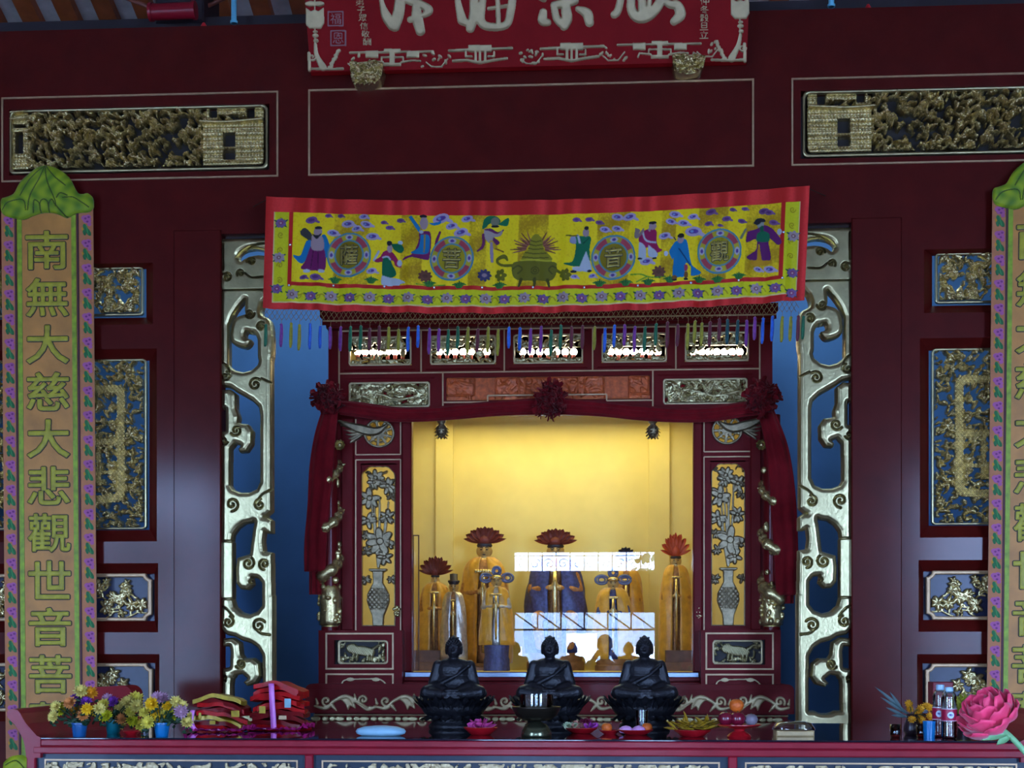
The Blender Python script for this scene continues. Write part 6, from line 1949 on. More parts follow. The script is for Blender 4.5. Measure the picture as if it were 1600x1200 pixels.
# joss paper bundles in cellophane
REDPAP = mat('red_joss_paper', S(170, 8, 14), 0.6, var=0.3, scale=20, coat=0.06, spec=0.1, bump=0.4, bscale=30)
REDPAP2 = mat('dark_red_joss_paper', S(110, 6, 12), 0.6, var=0.3, scale=20, coat=0.06, spec=0.1, bump=0.4, bscale=30)
GOLDPAP = mat('gold_joss_paper', S(170, 140, 20), 0.35, var=0.25, scale=40, metal=0.2)
LILRIB = mat('lilac_plastic_ribbon', S(215, 112, 195), 0.3, var=0.1)
MAGW = mat('magenta_cellophane', S(175, 32, 105), 0.15, var=0.35, scale=14, coat=0.6)
CYANW = mat('pale_teal_tape', S(120, 165, 175), 0.4)
def sheet(mb, c, w_, d, rot, sag, tilt, n=10, wav=0.0, ph=0.0, th=0.002, roll=0.0):
    cs, sn = math.cos(rot), math.sin(rot)
    base = len(mb.v)
    for lay in (0, -th):
        for i in range(n+1):
            for j in range(5):
                x = (i/n-.5)*w_; y = (j/4-.5)*d
                z = -sag*(2*x/w_)**2+tilt*x+wav*math.sin(x*60+ph)*math.cos(y*40)+roll*y+lay
                mb.v.append((c.x+x*cs-y*sn, c.y+x*sn+y*cs, c.z+z))
    q = (n+1)*5
    for i in range(n):
        for j in range(4):
            a = base+i*5+j
            mb.f.append((a, a+5, a+6, a+1)); mb.f.append((a+q, a+q+1, a+q+6, a+q+5))
    for i in range(n):
        a = base+i*5; mb.f.append((a, a+q, a+q+5, a+5))
        a = base+i*5+4; mb.f.append((a, a+5, a+q+5, a+q))
    for j in range(4):
        a = base+j; mb.f.append((a, a+1, a+q+1, a+q))
        a = base+n*5+j; mb.f.append((a, a+q, a+q+1, a+1))
def bundle(px, yb, wpx, layers, label, seed, hgt):
    b = onT(px, yb)
    b.y += 0.06
    u = (b.y-CAMY)/F
    r = np.random.default_rng(seed)
    t = thing('joss_paper_bundle', b, label, 'paper bundle', 'cellophane wrapped bundles of red paper')
    z = b.z+.008
    dz = hgt*u/layers
    for i in range(layers):
        mb = MB()
        w_ = wpx*u*(1-.25*i/layers*(1 if seed == 2 else .5))*r.uniform(.92, 1.03)
        sheet(mb, Vector((b.x+r.uniform(-2, 2)*u+(4*u*i/layers if seed == 2 else -3*u*i/layers), b.y+r.uniform(-.008, .008), z)), w_, .15, r.uniform(-.26, .26), 6.5*u*(1 if i < layers-2 else 1.6), r.uniform(-.12, .10)-(.08 if seed == 1 else 0), 12, .0035, r.uniform(0, 6), max(.003, dz*.95), r.uniform(-.05, .05))
        k = i % 5
        m = GOLDPAP if (seed == 1 and i == layers-1) or k == 3 and r.random() < .6 else (REDPAP if r.random() < .65 else REDPAP2)
        mb.build('paper_packet', m, t, smooth=True, sharp=40)
        z += dz
    ztop = z
    yf = b.y-.088
    # lilac ribbon falling down the front, gold and teal labels
    rib = [(-4, hgt*.92, .6), (-2, hgt*.55, 0), (0, hgt*.2, -.2), (1, 3, -.6)] if seed == 2 else [(-38, hgt*.55, .5), (-40, hgt*.3, 0), (-36, hgt*.12, -.3), (-30, 3, -.5)]
    mb = MB()
    for (dx, hz, o) in smooth_line(rib, 5):
        mb.v.append((b.x+(dx-4.5)*u, yf-.014+o*.01, b.z+hz*u)); mb.v.append((b.x+(dx+4.5)*u, yf-.016+o*.01, b.z+hz*u))
    for i in range(len(mb.v)//2-1): mb.f.append((2*i, 2*i+1, 2*i+3, 2*i+2))
    o = mb.build('ribbon', LILRIB, t, smooth=True)
    md = o.modifiers.new('t', 'SOLIDIFY'); md.thickness = .0015
    for (dx, hz, w_, h_, m) in (((22, hgt*.45, 10, 14, CYANW), (14, hgt*.22, 12, 6, GLINE), (-18, hgt*.34, 10, 11, GOLDPAP)) if seed == 2 else ((30, hgt*.38, 13, 10, GOLDPAP), (-26, hgt*.34, 4, 9, GOLDPAP), (-6, 12, 9, 6, GOLDPAP))):
        mb = MB(); mb.box(b.x+(dx-w_/2)*u, b.x+(dx+w_/2)*u, yf-.012, yf-.009, b.z+hz*u, b.z+(hz+h_)*u); mb.build('paper_label', m, t)
    # crumpled cellophane spread at the foot
    mb = MB()
    n1, n2 = 22, 12
    for i in range(n1+1):
        for j in range(n2+1):
            x = (i/n1-.5)*(wpx+18)*u; y = -.125+.16*j/n2
            zz = .004+abs(math.sin(i*1.7+j*.6)*.012+math.sin(i*.8-j*1.9)*.01)+r.uniform(0, .006)
            mb.v.append((b.x+x, b.y+y+r.uniform(-.004, .004), b.z+zz*(0.6 if 2 < i < n1-2 else 1.2)))
    for i in range(n1):
        for j in range(n2): mb.f.append((i*(n2+1)+j, (i+1)*(n2+1)+j, (i+1)*(n2+1)+j+1, i*(n2+1)+j+1))
    o = mb.build('cellophane_wrap', MAGW, t)
    md = o.modifiers.new('t', 'SOLIDIFY'); md.thickness = .001
bundle(342, 1143, 84, 9, 'slumped bundle of red paper packets with a gold top, beside the flower pots', 1, 62)
bundle(431, 1141, 92, 11, 'taller bundle of red paper packets with a lilac ribbon, before the gilded frame', 2, 80)
# pale blue dish
b = onT(595, 1149.5); u = (b.y-CAMY)/F
mb = MB(); mb.lathe([(30*u, 0), (38*u, 3*u), (40*u, 7*u), (37*u, 11*u), (26*u, 14.5*u), (10*u, 16*u), (0, 16.2*u)], b, 36, sy=.55)
finish(mb.build('blue_dish', mat('pale_blue_foam', S(150, 195, 215), 0.5, var=0.05), loc=b, smooth=True), 'upturned pale blue oval dish at the table\'s front edge', 'dish')
# glass beaker on a bowl and brass foot
b = onT(838, 1151); u = (b.y-CAMY)/F
t = thing('water_bowl', b, 'clear glass beaker in a dark bowl on a domed brass foot, before the middle buddha', 'bowl')
mb = MB(); mb.lathe([(23*u, 0), (24*u, 2*u), (23*u, 9*u), (18*u, 17*u), (10*u, 22*u), (6*u, 25*u)], b, 32); mb.build('brass_foot', mat('olive_brass', (0.16, 0.17, 0.10, 1), 0.25, metal=0.9, var=0.1), t, smooth=True)
mb = MB(); mb.lathe([(6*u, 24*u), (22*u, 26*u), (32*u, 33*u), (38*u, 45*u), (38.5*u, 47*u), (36*u, 47*u), (30*u, 36*u), (0, 33*u)], b, 36); mb.build('dark_bowl', mat('dark_bronze', (0.035, 0.028, 0.02, 1), 0.3, metal=0.7), t, smooth=True)
CLEAR = glass_mat('clear_glass', (0.93, 0.96, 0.97, 1), 2.0)
mb = MB(); mb.lathe([(0, 37*u), (25*u, 37*u), (26*u, 39*u), (26.5*u, 66*u), (25.3*u, 66*u), (25*u, 40*u), (0, 39*u)], b, 36); mb.build('glass_beaker', CLEAR, t, smooth=True, sharp=40)
# small glass tumbler
b = onT(1001, 1141); b.y -= .16; u = (b.y-CAMY)/F
b = onT(1003, 1146); u = (b.y-CAMY)/F
mb = MB(); mb.lathe([(0, 0), (8*u, 0), (9.8*u, 36*u), (9.2*u, 36*u), (7.6*u, 2*u), (0, 2*u)], b, 24)
finish(mb.build('glass_tumbler', CLEAR, loc=b, smooth=True, sharp=40), 'small clear glass tumbler in front of the buddha, behind the pink buns', 'glass')
# dishes of offerings
def lump_flower(name, c, r, colr, label, group, seed):
    mb = MB(); rg = np.random.default_rng(seed)
    for k in range(26):
        d = Vector((rg.uniform(-1, 1), rg.uniform(-1, .4), rg.uniform(.05, 1))).normalized()
        mb.petal(c+d*r*.25+Vector((0, 0, -r*.1)), c+Vector((d.x*r, d.y*r*.7, d.z*r*.62)), r*.62, d+Vector((rg.uniform(-.5, .5), 0, rg.uniform(-.5, .5))), .3, 4)
    o = mb.build(name, colr, loc=c, smooth=True)
    return finish(o, label, 'flower', group)
PINKF = mat('pink_petal', S(205, 75, 145), 0.55, var=0.2); PALEF = mat('pale_green_petal', S(190, 205, 165), 0.55); PEACH = mat('peach_petal', S(210, 150, 130), 0.55); VIOF = mat('orchid_petal', S(175, 60, 165), 0.55); DKPF = mat('wine_petal', S(120, 25, 60), 0.55)
d, b, u = dish('offering_dish', 751, 1148, 27, 12, 'red dish holding one pink flower, beside the pale blue dish\'s buddha')
lump_flower('cut_flower', b+Vector((1*u, 0, 8*u)), 22*u, PINKF, 'single crumpled pink flower in the red dish, in front of the first buddha', 'flowers in the red dishes', 1)
d, b, u = dish('offering_dish', 908, 1146, 26, 9, 'red dish heaped with mixed cut flowers, beside the brass-footed bowl')
for i, (dx, dz, rr, m, lb) in enumerate(((-16, 8, 13, PALEF, 'pale green cut flower at the end of the mixed dish, nearest the brass bowl'), (-3, 10, 13, PEACH, 'peach cut flower in the middle of the mixed flower dish'), (14, 8, 13, VIOF, 'orchid pink cut flower at the end of the mixed dish by the buns'), (8, 15, 11, DKPF, 'wine red cut flower on top of the mixed flower dish'))):
    lump_flower('cut_flower', b+Vector((dx*u, .01*(i % 2), dz*u)), rr*u, m, lb, 'flowers in the red dishes', 10+i)
d, b, u = dish('offering_dish', 953, 1147, 17, 6, 'small red dish with an orange tangerine, between mixed flowers and pink buns')
ORNG = mat('orange_peel', S(215, 100, 25), 0.45, var=0.1, bump=0.3, bscale=300)
def fruit(name, c, r, m, label, cat, group, sq=.92, stemm=True):
    mb = MB()
    mb.lathe([(0, -r*sq), (r*.5, -r*sq*.9), (r*.86, -r*sq*.55), (r, 0), (r*.88, r*sq*.52), (r*.5, r*sq*.86), (r*.14, r*sq*.9), (0, r*sq*.82)], c, 24)
    t = mb.build(name, m, loc=c-Vector((0, 0, r*sq)), smooth=True)
    finish(t, label, cat, group)
    mb = MB(); mb.tube([c+Vector((0, 0, r*sq*.8)), c+Vector((r*.06, 0, r*sq*1.05))], r*.06, 5); mb.build('fruit_stem', LEAFM, t)
    return t
fruit('tangerine', b+Vector((-5*u, 0, 2*u+8*u)), 8.5*u, ORNG, 'small tangerine in the little red dish beside the mixed flowers', 'fruit', 'oranges on the table')
d, b, u = dish('offering_dish', 993, 1148, 28, 8, 'red dish of two pink buns and a tangerine, in front of the third buddha')
BUN = mat('lilac_pink_bun', S(215, 150, 205), 0.6, var=0.08)
for dx, lb in ((-15, 'lilac pink bun in the red dish, the one nearer the mixed flowers'), (5, 'lilac pink bun in the red dish, the one touching the tangerine')):
    mb = MB(); c = b+Vector((dx*u, -.005, 3*u)); mb.lathe([(9*u, 0), (11*u, 3*u), (10*u, 7*u), (6*u, 10*u), (2*u, 11.2*u), (0, 11.5*u)], c, 20)
    finish(mb.build('steamed_bun', BUN, loc=c, smooth=True), lb, 'bun', 'pink buns in the dish')
fruit('tangerine', b+Vector((18*u, .012, 3*u+8*u)), 8.5*u, ORNG, 'tangerine beside the lilac pink buns in the red dish', 'fruit', 'oranges on the table')
d, b, u = dish('offering_dish', 1082, 1151, 29, 11, 'red dish heaped with yellow-green leaves, beside the red fruit stand')
mb = MB(); rg = np.random.default_rng(4)
for k in range(60):
    q = b+Vector((rg.uniform(-26, 26)*u, rg.uniform(-.05, .05), (9+rg.uniform(0, 8))*u))
    dd = Vector((rg.uniform(-1, 1), rg.uniform(-.4, .4), rg.uniform(-.1, .35))).normalized()
    mb.petal(q, q+dd*22*u, 8*u, (rg.uniform(-.3, .3), -.4, 1), .1, 4)
finish(mb.build('leaf_heap', mat('yellow_green_leaf', S(150, 115, 14), 0.5, var=0.45, scale=40), loc=b, smooth=True), 'heap of yellow-green leaves in the red dish by the fruit stand', 'leaves', kind='stuff')
# fruit stand
b = onT(1155, 1152); u = (b.y-CAMY)/F
mb = MB(); mb.lathe([(18*u, 0), (19*u, 2*u), (15*u, 6*u), (8*u, 10*u), (9*u, 13*u), (28*u, 16*u), (34*u, 19*u), (34*u, 20.5*u), (26*u, 18.5*u), (0, 17*u)], b, 32)
finish(mb.build('fruit_stand', DISHR, loc=b, smooth=True, sharp=40), 'red pedestal fruit stand holding an orange, two dark apples and a grey fruit', 'fruit stand')
APP = mat('dark_red_apple', S(110, 15, 40), 0.25, var=0.2, scale=20, coat=0.4); GREYF = mat('greyish_pear_skin', S(125, 115, 125), 0.5, var=0.15)
fruit('apple', b+Vector((-21*u, -.006, 17*u+12*u)), 12.5*u, APP, 'dark red apple on the fruit stand, at the side of the leaf dish', 'fruit', 'fruit on the red stand')
fruit('apple', b+Vector((-3*u, -.012, 17*u+12*u)), 12.5*u, APP, 'dark red apple in the middle of the fruit stand, under the orange', 'fruit', 'fruit on the red stand')
fruit('pear', b+Vector((18*u, -.004, 17.5*u+10*u)), 10.5*u, GREYF, 'greyish pear on the fruit stand, at the side of the plastic box', 'fruit', 'fruit on the red stand')
fruit('orange', b+Vector((-4*u, .004, 17*u+32.5*u)), 11.5*u, ORNG, 'orange resting on top of the two dark apples', 'fruit', 'fruit on the red stand')
# clamshell box
b = onT(1243, 1151); u = (b.y-CAMY)/F
t = thing('clamshell_box', b, 'clear plastic clamshell box with a tan base, beside the red fruit stand', 'box')
mb = MB(); mb.box(b.x-29*u, b.x+29*u, b.y-.0, b.y+.12, b.z, b.z+9*u, .004); mb.build('base_tray', mat('tan_tray', S(190, 160, 110), 0.5), t)
mb = MB()
for (k, z) in ((1.0, 9), (1.04, 10), (.98, 14), (.85, 20), (.55, 23)):
    n = 28
    for i in range(n):
        a = 2*pi*i/n
        f = 1/max(abs(math.cos(a)), abs(math.sin(a)))
        f = min(f, 1.18)
        mb.v.append((b.x+31*u*k*f*math.cos(a), b.y+.06+.064*k*f*math.sin(a), b.z+z*u))
n = 28
for j in range(4):
    for i in range(n): mb.f.append((j*n+i, j*n+(i+1) % n, (j+1)*n+(i+1) % n, (j+1)*n+i))
mb.f.append(tuple(4*n+i for i in range(n)))
mb.build('clear_lid', glass_mat('clear_plastic', (0.78, 0.80, 0.86, 1), 2.5), t, smooth=True)
# red glass candle cups
for px_, yb_, lb in ((1399, 1156, 'small glass candle cup with an orange-red bottom, beside the yellow flowers'), (1440, 1156, 'small red candle cup beside the blue cup')):
    b = onT(px_, min(yb_, 1152)); u = (b.y-CAMY)/F
    t = thing('candle_cup', b, lb, 'cup', 'red candle cups')
    mb = MB(); mb.lathe([(0, 0), (5.5*u, 0), (6.5*u, 3*u), (6.5*u, 10*u), (0, 10*u)], b, 16); mb.build('red_wax', mat('red_wax', S(205, 60, 45), 0.35), t, smooth=True, sharp=40)
    mb = MB(); mb.lathe([(0, -.0), (6.6*u, 0), (8*u, 4*u), (8.5*u, 20*u), (7.9*u, 20*u), (7.2*u, 4*u)], b, 16); mb.build('glass', glass_mat('smoky_glass', (0.45, 0.38, 0.38, 1), 2.0), t, smooth=True)
# vase of yellow flowers
b = onT(1425, 1148); u = (b.y-CAMY)/F
t = thing('flower_vase', b, 'dark vase of small yellow flowers with grey-green blades, beside the water bottles', 'vase')
mb = MB(); mb.lathe([(10*u, 0), (13*u, 6*u), (12*u, 16*u), (8*u, 26*u), (9*u, 32*u), (7.5*u, 32*u), (0, 28*u)], b, 20); mb.build('vase_body', mat('dark_brown_vase', (0.03, 0.015, 0.02, 1), 0.3), t, smooth=True)
for i, (hx, hy) in enumerate(((1420, 1100), (1421, 1108), (1446, 1104), (1438, 1108), (1452, 1106), (1434, 1120), (1425, 1124), (1441, 1126), (1430, 1130), (1452, 1120), (1434, 1113))):
    c = P(hx, hy, b.y-.02+.02*(i % 3))
    m2 = MB(); mum(m2, c, 7.5*u, (RNG.uniform(-.4, .4), -1, .4), 12, 2, i+700); m2.build('flower_head', pmat('amber_petals', (225, 160, 28)), t, smooth=True)
    m2 = MB(); m2.tube([b+Vector((0, 0, 28*u)), (c+b+Vector((0, 0, 28*u)))*.5+Vector((0, 0, 4*u)), c], .8*u, 5); m2.build('stem', LEAFM, t)
for (x1, y1, x2, y2) in ((1415, 1112, 1366, 1074), (1412, 1118, 1384, 1106), (1416, 1115, 1375, 1090), (1410, 1110, 1390, 1082), (1418, 1120, 1392, 1118)):
    m2 = MB(); a, c = P(x1, y1, b.y), P(x2, y2, b.y+.01)
    m2.petal(a, c, 5*u, (0, -1, .3), .06, 8)
    m2.tube([b+Vector((0, 0, 28*u)), a], .8*u, 5)
    m2.build('leaf_blade', mat('grey_green_blade', S(70, 95, 95), 0.5), t, smooth=True)
# blue cup
b = onT(1452, 1153); u = (b.y-CAMY)/F
mb = MB(); mb.lathe([(0, 0), (8.5*u, 0), (10*u, 26*u), (9.3*u, 26*u), (7.8*u, 2*u), (0, 2*u)], b, 20)
finish(mb.build('blue_cup', mat('bright_blue_plastic_pot', S(10, 110, 170), 0.3), loc=b, smooth=True, sharp=40), 'small bright blue cup beside the water bottles', 'cup')
# water bottles
WATER = glass_mat('clear_pet', (0.86, 0.90, 0.86, 1), 2.2)
def bottle(px_, yb_, label, top, turn):
    b = onT(px_, yb_); u = (b.y-CAMY)/F
    H = yb_-top
    t = thing('water_bottle', b, label, 'bottle', 'two water bottles')
    R = 11.5*u
    pr = [(0, 0), (R*.85, 0), (R, 3*u)]
    for k in range(4): pr += [(R, (6+k*5)*u), (R*.95, (8+k*5)*u)]
    pr += [(R, 27*u), (R, 46*u)]
    for k in range(3): pr += [(R, (48+k*5)*u), (R*.94, (50+k*5)*u)]
    pr += [(R, 63*u), (R*.85, 69*u), (R*.45, 75*u), (R*.42, (H-7)*u)]
    mb = MB(); mb.lathe(pr, b, 28); mb.build('bottle_body', WATER, t, smooth=True)
    mb = MB(); mb.lathe([(R*.52, (H-9)*u), (R*.54, (H-8)*u), (R*.54, (H-1)*u), (R*.48, H*u), (0, H*u)], b, 20, rip=20, amp=.03); mb.build('cap', mat('pale_blue_cap', S(165, 205, 230), 0.4), t, smooth=True, sharp=40)
    mb = MB(); mb.lathe([(R*1.02, 27*u), (R*1.03, 27.5*u), (R*1.03, 45.5*u), (R*1.02, 46*u)], b, 28); lbm = mb.build('label_band', mat('crimson_label', S(165, 20, 60), 0.4), t, smooth=True)
    mb = MB()
    for zz in (27.4, 45.4): mb.lathe([(R*1.035, zz*u), (R*1.045, (zz+.4)*u), (R*1.035, (zz+.9)*u)], b, 28)
    mb.build('white_stripe', mat('white_print', S(220, 215, 225), 0.5), lbm, smooth=True)
    mb = MB()
    n = 18
    c0 = turn
    for rr, off_ in ((5.0, 0), ):
        mb.v.append((b.x+R*1.05*math.sin(c0), b.y-R*1.05*math.cos(c0), b.z+36.5*u))
        for k in range(n):
            a = 2*pi*k/n; dx = rr*math.cos(a)/11.5; dz = rr*math.sin(a)
            mb.v.append((b.x+R*1.05*math.sin(c0+dx), b.y-R*1.05*math.cos(c0+dx), b.z+(36.5+dz)*u))
        mb.f += [(0, 1+(k+1) % n, 1+k) for k in range(n)]
    mb.build('round_emblem', mat('pale_blue_print', S(205, 225, 240), 0.5), lbm)
    mb = MB()
    pts = [(c0+dx/11.5, dz) for dx, dz in ((-2.6, 1.2), (-.5, 2.2), (2.4, .6), (.4, -.4), (2.0, -2.2), (-1.2, -1.0))]
    for a, dz in pts: mb.v.append((b.x+R*1.065*math.sin(a), b.y-R*1.065*math.cos(a), b.z+(36.5+dz)*u))
    mb.f.append((0, 1, 2, 3, 4, 5))
    mb.build('emblem_mark', mat('blue_print', S(70, 80, 160), 0.5), lbm)
bottle(1469, 1152, 'clear water bottle with a crimson label, standing against the blue cup', 1071, -.35)
bottle(1483, 1154.2, 'clear water bottle with a crimson label, partly in front of the other bottle', 1075, .0)
b = onT(1474, 1133); u = (b.y-CAMY)/F
mb = MB(); mb.box(b.x-16*u, b.x+15*u, b.y, b.y+.1, b.z, b.z+66*u, .003)
finish(mb.build('red_carton', mat('crimson_carton', S(125, 15, 35), 0.5), loc=b), 'upright crimson carton behind the two water bottles', 'box')
# leafy sprig behind the rose
b = onT(1508, 1136); u = (b.y-CAMY)/F
t = thing('leafy_pot_plant', b, 'yellow-green leafy plant in a small pot, behind the pink rose and bottles', 'plant')
mb = MB(); mb.lathe([(11*u, 0), (14*u, 20*u), (12.5*u, 20*u), (0, 16*u)], b, 18); mb.build('pot', mat('dark_brown_vase', (0.03, 0.015, 0.02, 1), 0.3), t, smooth=True, sharp=40)
mb = MB(); rg = np.random.default_rng(21)
for k in range(34):
    q = b+Vector((rg.uniform(-8, 8)*u, rg.uniform(-.02, .02), rg.uniform(15, 24)*u)); dd = Vector((rg.uniform(-.6, .6), rg.uniform(-.4, .3), 1)).normalized()
    L = rg.uniform(14, 32)*u
    mb.petal(q, q+dd*L, 9*u, (rg.uniform(-.4, .4), -1, .3), .2, 4)
o = mb.build('leaf_cluster', mat('olive_yellow_leaf', S(140, 140, 40), 0.5, var=0.3), t, smooth=True); o['kind'] = 'stuff'

# =================================================================== PINK ROSE nearer the camera
def rose():
    Y = -4.6
    u = scl(Y)
    PINK = mat('hot_pink_rose_petal', (0.86, 0.035, 0.125, 1), 0.55, var=0.12, scale=20, sheen=0.3)
    RG = mat('pale_green_stem', S(120, 175, 120), 0.5, var=0.15)
    V0 = P(1722, 1330, Y)
    t = thing('pink_rose', (V0.x, Y, 0), 'large hot pink rose on a pale green stem, in front of the altar table', 'flower')
    c = P(1541, 1112, Y)
    ax = Vector((-0.55, -0.25, 0.75)).normalized()       # the bloom leans away from its stem
    sd = ax.cross(Vector((0, 1, 0))).normalized(); fw = ax.cross(sd).normalized()
    rg = np.random.default_rng(12)
    R = 44*u
    k = 0
    for ring, (n_, r0, r1, hh, wd, cup) in enumerate(((3, .10, .20, .95, .75, .2), (4, .16, .42, 1.0, .85, .2), (5, .2, .72, .88, .95, .22), (6, .22, .98, .62, 1.05, .28), (6, .22, 1.12, .25, 1.05, .3))):
        for i in range(n_):
            a = 2*pi*i/n_+ring*.62
            d = sd*math.cos(a)+fw*math.sin(a)
            m2 = MB()
            b0 = c-ax*R*.55+d*R*r0
            tp = c+d*R*r1+ax*R*(hh-.35)
            nn = 8
            dr = tp-b0
            side = dr.cross(d).normalized()
            out = side.cross(dr).normalized()
            if out.dot(d) < 0: out = -out
            for p in range(nn+1):
                f = p/nn
                w_ = wd*R*(math.sin(pi*min(1, .12+f*.80))**.6)*.55
                cc = b0+dr*f+out*(R*cup*math.sin(pi*f)*(1.0))+out*R*.16*max(0, f-.75)*4*.5
                for q in (-1, -.66, -.33, 0, .33, .66, 1):
                    m2.v.append(tuple(cc+side*w_*q-out*(q*q*w_*.42)+out*R*.03*math.sin(q*5+p+ring)))
            m2.f = [(p*7+q, p*7+q+1, (p+1)*7+q+1, (p+1)*7+q) for p in range(nn) for q in range(6)]
            o = m2.build('petal', PINK, t, smooth=True)
            md = o.modifiers.new('t', 'SOLIDIFY'); md.thickness = .0012
    mb = MB()
    base = c-ax*R*.6
    mb.sphere(base, (R*.24, R*.24, R*.2), 12, 8)
    for i in range(5):
        a = 2*pi*i/5
        d = sd*math.cos(a)+fw*math.sin(a)
        mb.petal(base, base+d*R*.75-ax*R*.02+ax*R*.3, R*.3, ax*-1, .1, 5)
    mb.build('sepal', RG, t, smooth=True)
    mb = MB()
    pts = smooth_line([tuple(base), tuple(P(1586, 1158, Y)), tuple(P(1640, 1222, Y)), (V0.x-.02, Y, V0.z+.02), (V0.x, Y, V0.z-.35)], 6)
    mb.tube(pts, 4.6*u, 10)
    mb.build('stem', RG, t, smooth=True)
    for (x0, y0, x1, y1) in ((1576, 1146, 1532, 1160), (1578, 1150, 1556, 1166)):
        mb = MB(); mb.petal(P(x0, y0, Y), P(x1, y1, Y-.01), 11*u, (0, -1, .6), .1, 6); mb.build('leaf', RG, t, smooth=True)
    # the floor vase it stands in, beyond the picture's edge
    mb = MB()
    H = V0.z
    mb.lathe([(.08, 0), (.10, .02), (.15, .35), (.13, .7), (.06, H-.12), (.05, H-.04), (.065, H), (.055, H), (.042, H-.05), (.05, H-.14), (0, H-.4)], (V0.x, Y, 0), 28)
    mb.build('floor_vase', mat('celadon_vase', S(120, 150, 130), 0.3), t, smooth=True)
rose()
# =================================================================== ENTRANCE behind the camera (seen mirrored in the shrine glass)
IRON = mat('dark_wrought_iron', (0.02, 0.025, 0.05, 1), 0.5)
a, b, c, d = DOORS[2]
t = thing('transom_grille', ((a+b)/2, DOORY-.1, c), 'wrought iron grille with curls over the entrance, mirrored in the shrine glass', 'grille')
mb = MB()
n = 10
for i in range(n+1):
    x = a+(b-a)*i/n
    mb.tube([(x, DOORY-.1, c), (x, DOORY-.1, d)], .008, 6)
mb.tube([(a, DOORY-.1, d-.05), (b, DOORY-.1, d-.05)], .006, 6)
mb.build('bars', IRON, t)
mb = MB()
for i in range(n):
    x = a+(b-a)*(i+.5)/n
    s = 1 if i % 2 else -1
    mb.tube([(x+s*(.075*(1-k/22)*math.cos(.5+k*.42)), DOORY-.1, c+.10+.075*(1-k/22)*math.sin(.5+k*.42)) for k in range(20)], .005, 5)
mb.build('curls', IRON, t)
a, b, c, d = DOORS[1]
t = thing('entrance_lattice', ((a+b)/2, DOORY-.1, 1.78), 'dark slatted rail with diagonal braces across the entrance, mirrored in the shrine glass', 'lattice')
mb = MB()
mb.box(a, b, DOORY-.12, DOORY-.09, 1.775, 1.80)
mb.build('rail', IRON, t)
mb = MB()
n = 6
for i in range(n):
    x0, x1 = a+(b-a)*i/n, a+(b-a)*(i+1)/n
    mb.tube([(x0, DOORY-.1, d), (x1, DOORY-.1, 1.79)], .011, 6)
    mb.tube([(x0, DOORY-.1, d), (x0, DOORY-.1, 1.79)], .012, 6)
mb.build('braces', IRON, t)
# courtyard: paving, a pale wall with a gate, two trees
mb = MB(); mb.box(-25, 25, -45, DOORY-.2, -.25, -.15)
struct('ground', mb, mat('courtyard_paving', (0.30, 0.30, 0.29, 1), 0.7, var=0.15, scale=2))
mb = holes_wall(MB(), (-14, 14), (-.15, 2.6), [(-.5, .2, -1, 1.9), (1.0, 1.6, .8, 1.6), (-2.2, -1.5, .8, 1.6)], -24.3, -24)
struct('wall_courtyard', mb, mat('pale_cyan_courtyard_paint', (0.80, 0.88, 0.86, 1), 0.8))
BARK = mat('tree_bark', (0.12, 0.09, 0.06, 1), 0.8)
TLEAF = mat('tree_leaf', (0.10, 0.17, 0.10, 1), 0.6, var=0.4)
for (x, y, lb) in ((2.2, -19, 'leafy courtyard tree outside the middle doorway'), (-8.5, -20, 'leafy courtyard tree outside the doorway on the packets\' side')):
    t = thing('courtyard_tree', (x, y, -.15), lb, 'tree', 'trees in the courtyard')
    mb = MB(); mb.tube([(x, y, -.15), (x+.05, y, 1.5), (x-.1, y, 3)], [.14, .11, .07], 10); mb.build('trunk', BARK, t, smooth=True)
    mb = MB(); rg = np.random.default_rng(int(x*10+100))
    for k in range(700):
        dd = Vector((rg.normal(), rg.normal(), rg.normal())).normalized()*rg.uniform(.5, 1.3)
        q = Vector((x, y, 3.2))+Vector((dd.x, dd.y, dd.z*.9))
        e = Vector((rg.normal(), rg.normal(), rg.normal())).normalized()
        mb.petal(q, q+e*.22, .12, (e.y, e.z, e.x), .1, 3)
    o = mb.build('crown', TLEAF, t); o['kind'] = 'stuff'
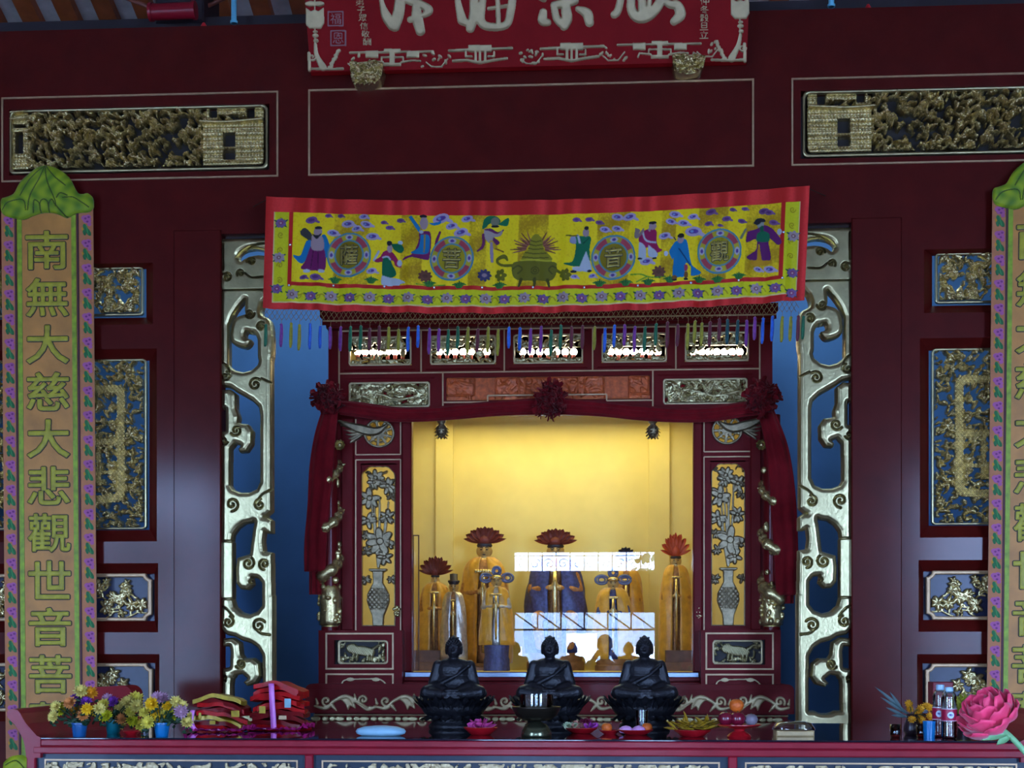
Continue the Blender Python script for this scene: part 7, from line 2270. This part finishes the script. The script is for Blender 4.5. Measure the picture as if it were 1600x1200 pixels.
# ---- the photographer, seen only as a reflection
def photographer():
    px_, py_ = CAMX, CAMY-0.36
    t = thing('person', (px_, py_, 0), 'person in dark clothes holding a compact camera up to the eye', 'person')
    X = lambda x, y, z: (x, y, z)
    hips = .86
    parts = [('e', X(0, .0, 1.57), (.078, .095, .115)), ('c', X(0, -.02, 1.38), X(0, 0, 1.50), .055, .052), ('e', X(0, -.02, 1.24), (.165, .105, .17)), ('e', X(0, -.02, 1.05), (.14, .10, .17)), ('e', X(0, -.02, .90), (.155, .115, .12)),
             ('e', X(0, .095, 1.56), (.014, .022, .024)), ('e', X(0, .08, 1.49), (.05, .03, .02))]
    legs = []
    for s in (-1, 1):
        sh, el, wr = Vector((s*.175, -.02, 1.34)), Vector((s*.27, .10, 1.17)), Vector((s*.085, .27, 1.47))
        parts += [('e', X(s*.08, .0, 1.56), (.014, .022, .032)), ('c', sh, el, .052, .043), ('c', el, wr, .042, .028), ('c', (s*.085, -.02, .88), (s*.095, .0, .48), .085, .058), ('c', (s*.095, .0, .48), (s*.10, -.03, .09), .056, .038), ('c', (s*.10, -.05, .045), (s*.105, .13, .035), .04, .032)]
        # palm and five fingers round the camera's end
        palm = wr+Vector((-s*.006, .035, .012))
        parts += [('e', palm, (.018, .040, .038))]
        for k in range(4):
            f0 = palm+Vector((-s*.006, .034, .024-.016*k)); f1 = f0+Vector((-s*.018, .022, .002)); f2 = f1+Vector((-s*(.024-.003*k), -.004, 0))
            parts += [('c', f0, f1, .0085, .008), ('c', f1, f2, .008, .007)]
        parts += [('c', palm+Vector((-s*.01, -.012, -.03)), palm+Vector((-s*.04, .0, -.038)), .01, .008)]
    me = blob(parts, .009, 3)
    SKIN = mat('skin', (0.35, 0.18, 0.12, 1), 0.5, var=0.05)
    body = put('body', me, SKIN, t)
    SH = mat('dark_shirt', (0.03, 0.035, 0.06, 1), 0.8); TR = mat('dark_trousers', (0.02, 0.02, 0.03, 1), 0.8); SHOE = mat('black_shoes', (0.01, 0.01, 0.01, 1), 0.4)
    for m in (SH, TR, SHOE): me.materials.append(m)
    for p in me.polygons:
        z, y, x = p.center.z, p.center.y, abs(p.center.x)
        if z < .09: p.material_index = 3
        elif z < .92: p.material_index = 2
        elif z < 1.40 and not (y > .16): p.material_index = 1
    mb = MB(); c = Vector((px_, py_-.012, 1.60))
    mb.sphere(c, (.088, .10, .095), 18, 12)
    mb.v = [v for v in mb.v]
    hair = mb.build('hair', mat('dark_hair', (0.012, 0.01, 0.01, 1), 0.6), t, smooth=True)
    for v in hair.data.vertices:      # keep the face clear of hair
        w_ = v.co+Vector((px_, py_, 0))-c
        if w_.y > .03 and w_.z < .04: v.co.y -= (w_.y-.03)*.95
    mb = MB()
    for s in (-1, 1): mb.sphere((px_+s*.032, py_+.088, 1.58), (.014, .008, .008), 8, 6)
    mb.build('eyes', mat('dark_hair', (0.012, 0.01, 0.01, 1), 0.6), body, smooth=True)
    c = thing('compact_camera', (CAMX, CAMY-.075, 1.47), 'black compact camera held up in both hands', 'camera')
    mb = MB(); mb.box(CAMX-.055, CAMX+.055, CAMY-.075, CAMY-.05, 1.467, 1.533, .004); mb.build('camera_body', BLACK, c)
    mb = MB()
    n = 20
    for (r_, y) in ((.026, CAMY-.05), (.026, CAMY-.035), (.022, CAMY-.035), (.02, CAMY-.048)):
        for k in range(n): mb.v.append((CAMX+r_*math.cos(2*pi*k/n), y, 1.5+r_*math.sin(2*pi*k/n)))
    for j in range(3):
        for k in range(n): mb.f.append((j*n+k, j*n+(k+1) % n, (j+1)*n+(k+1) % n, (j+1)*n+k))
    mb.f.append(tuple(3*n+k for k in range(n)))
    mb.build('camera_lens', BLACK, c, smooth=True, sharp=40)
photographer()
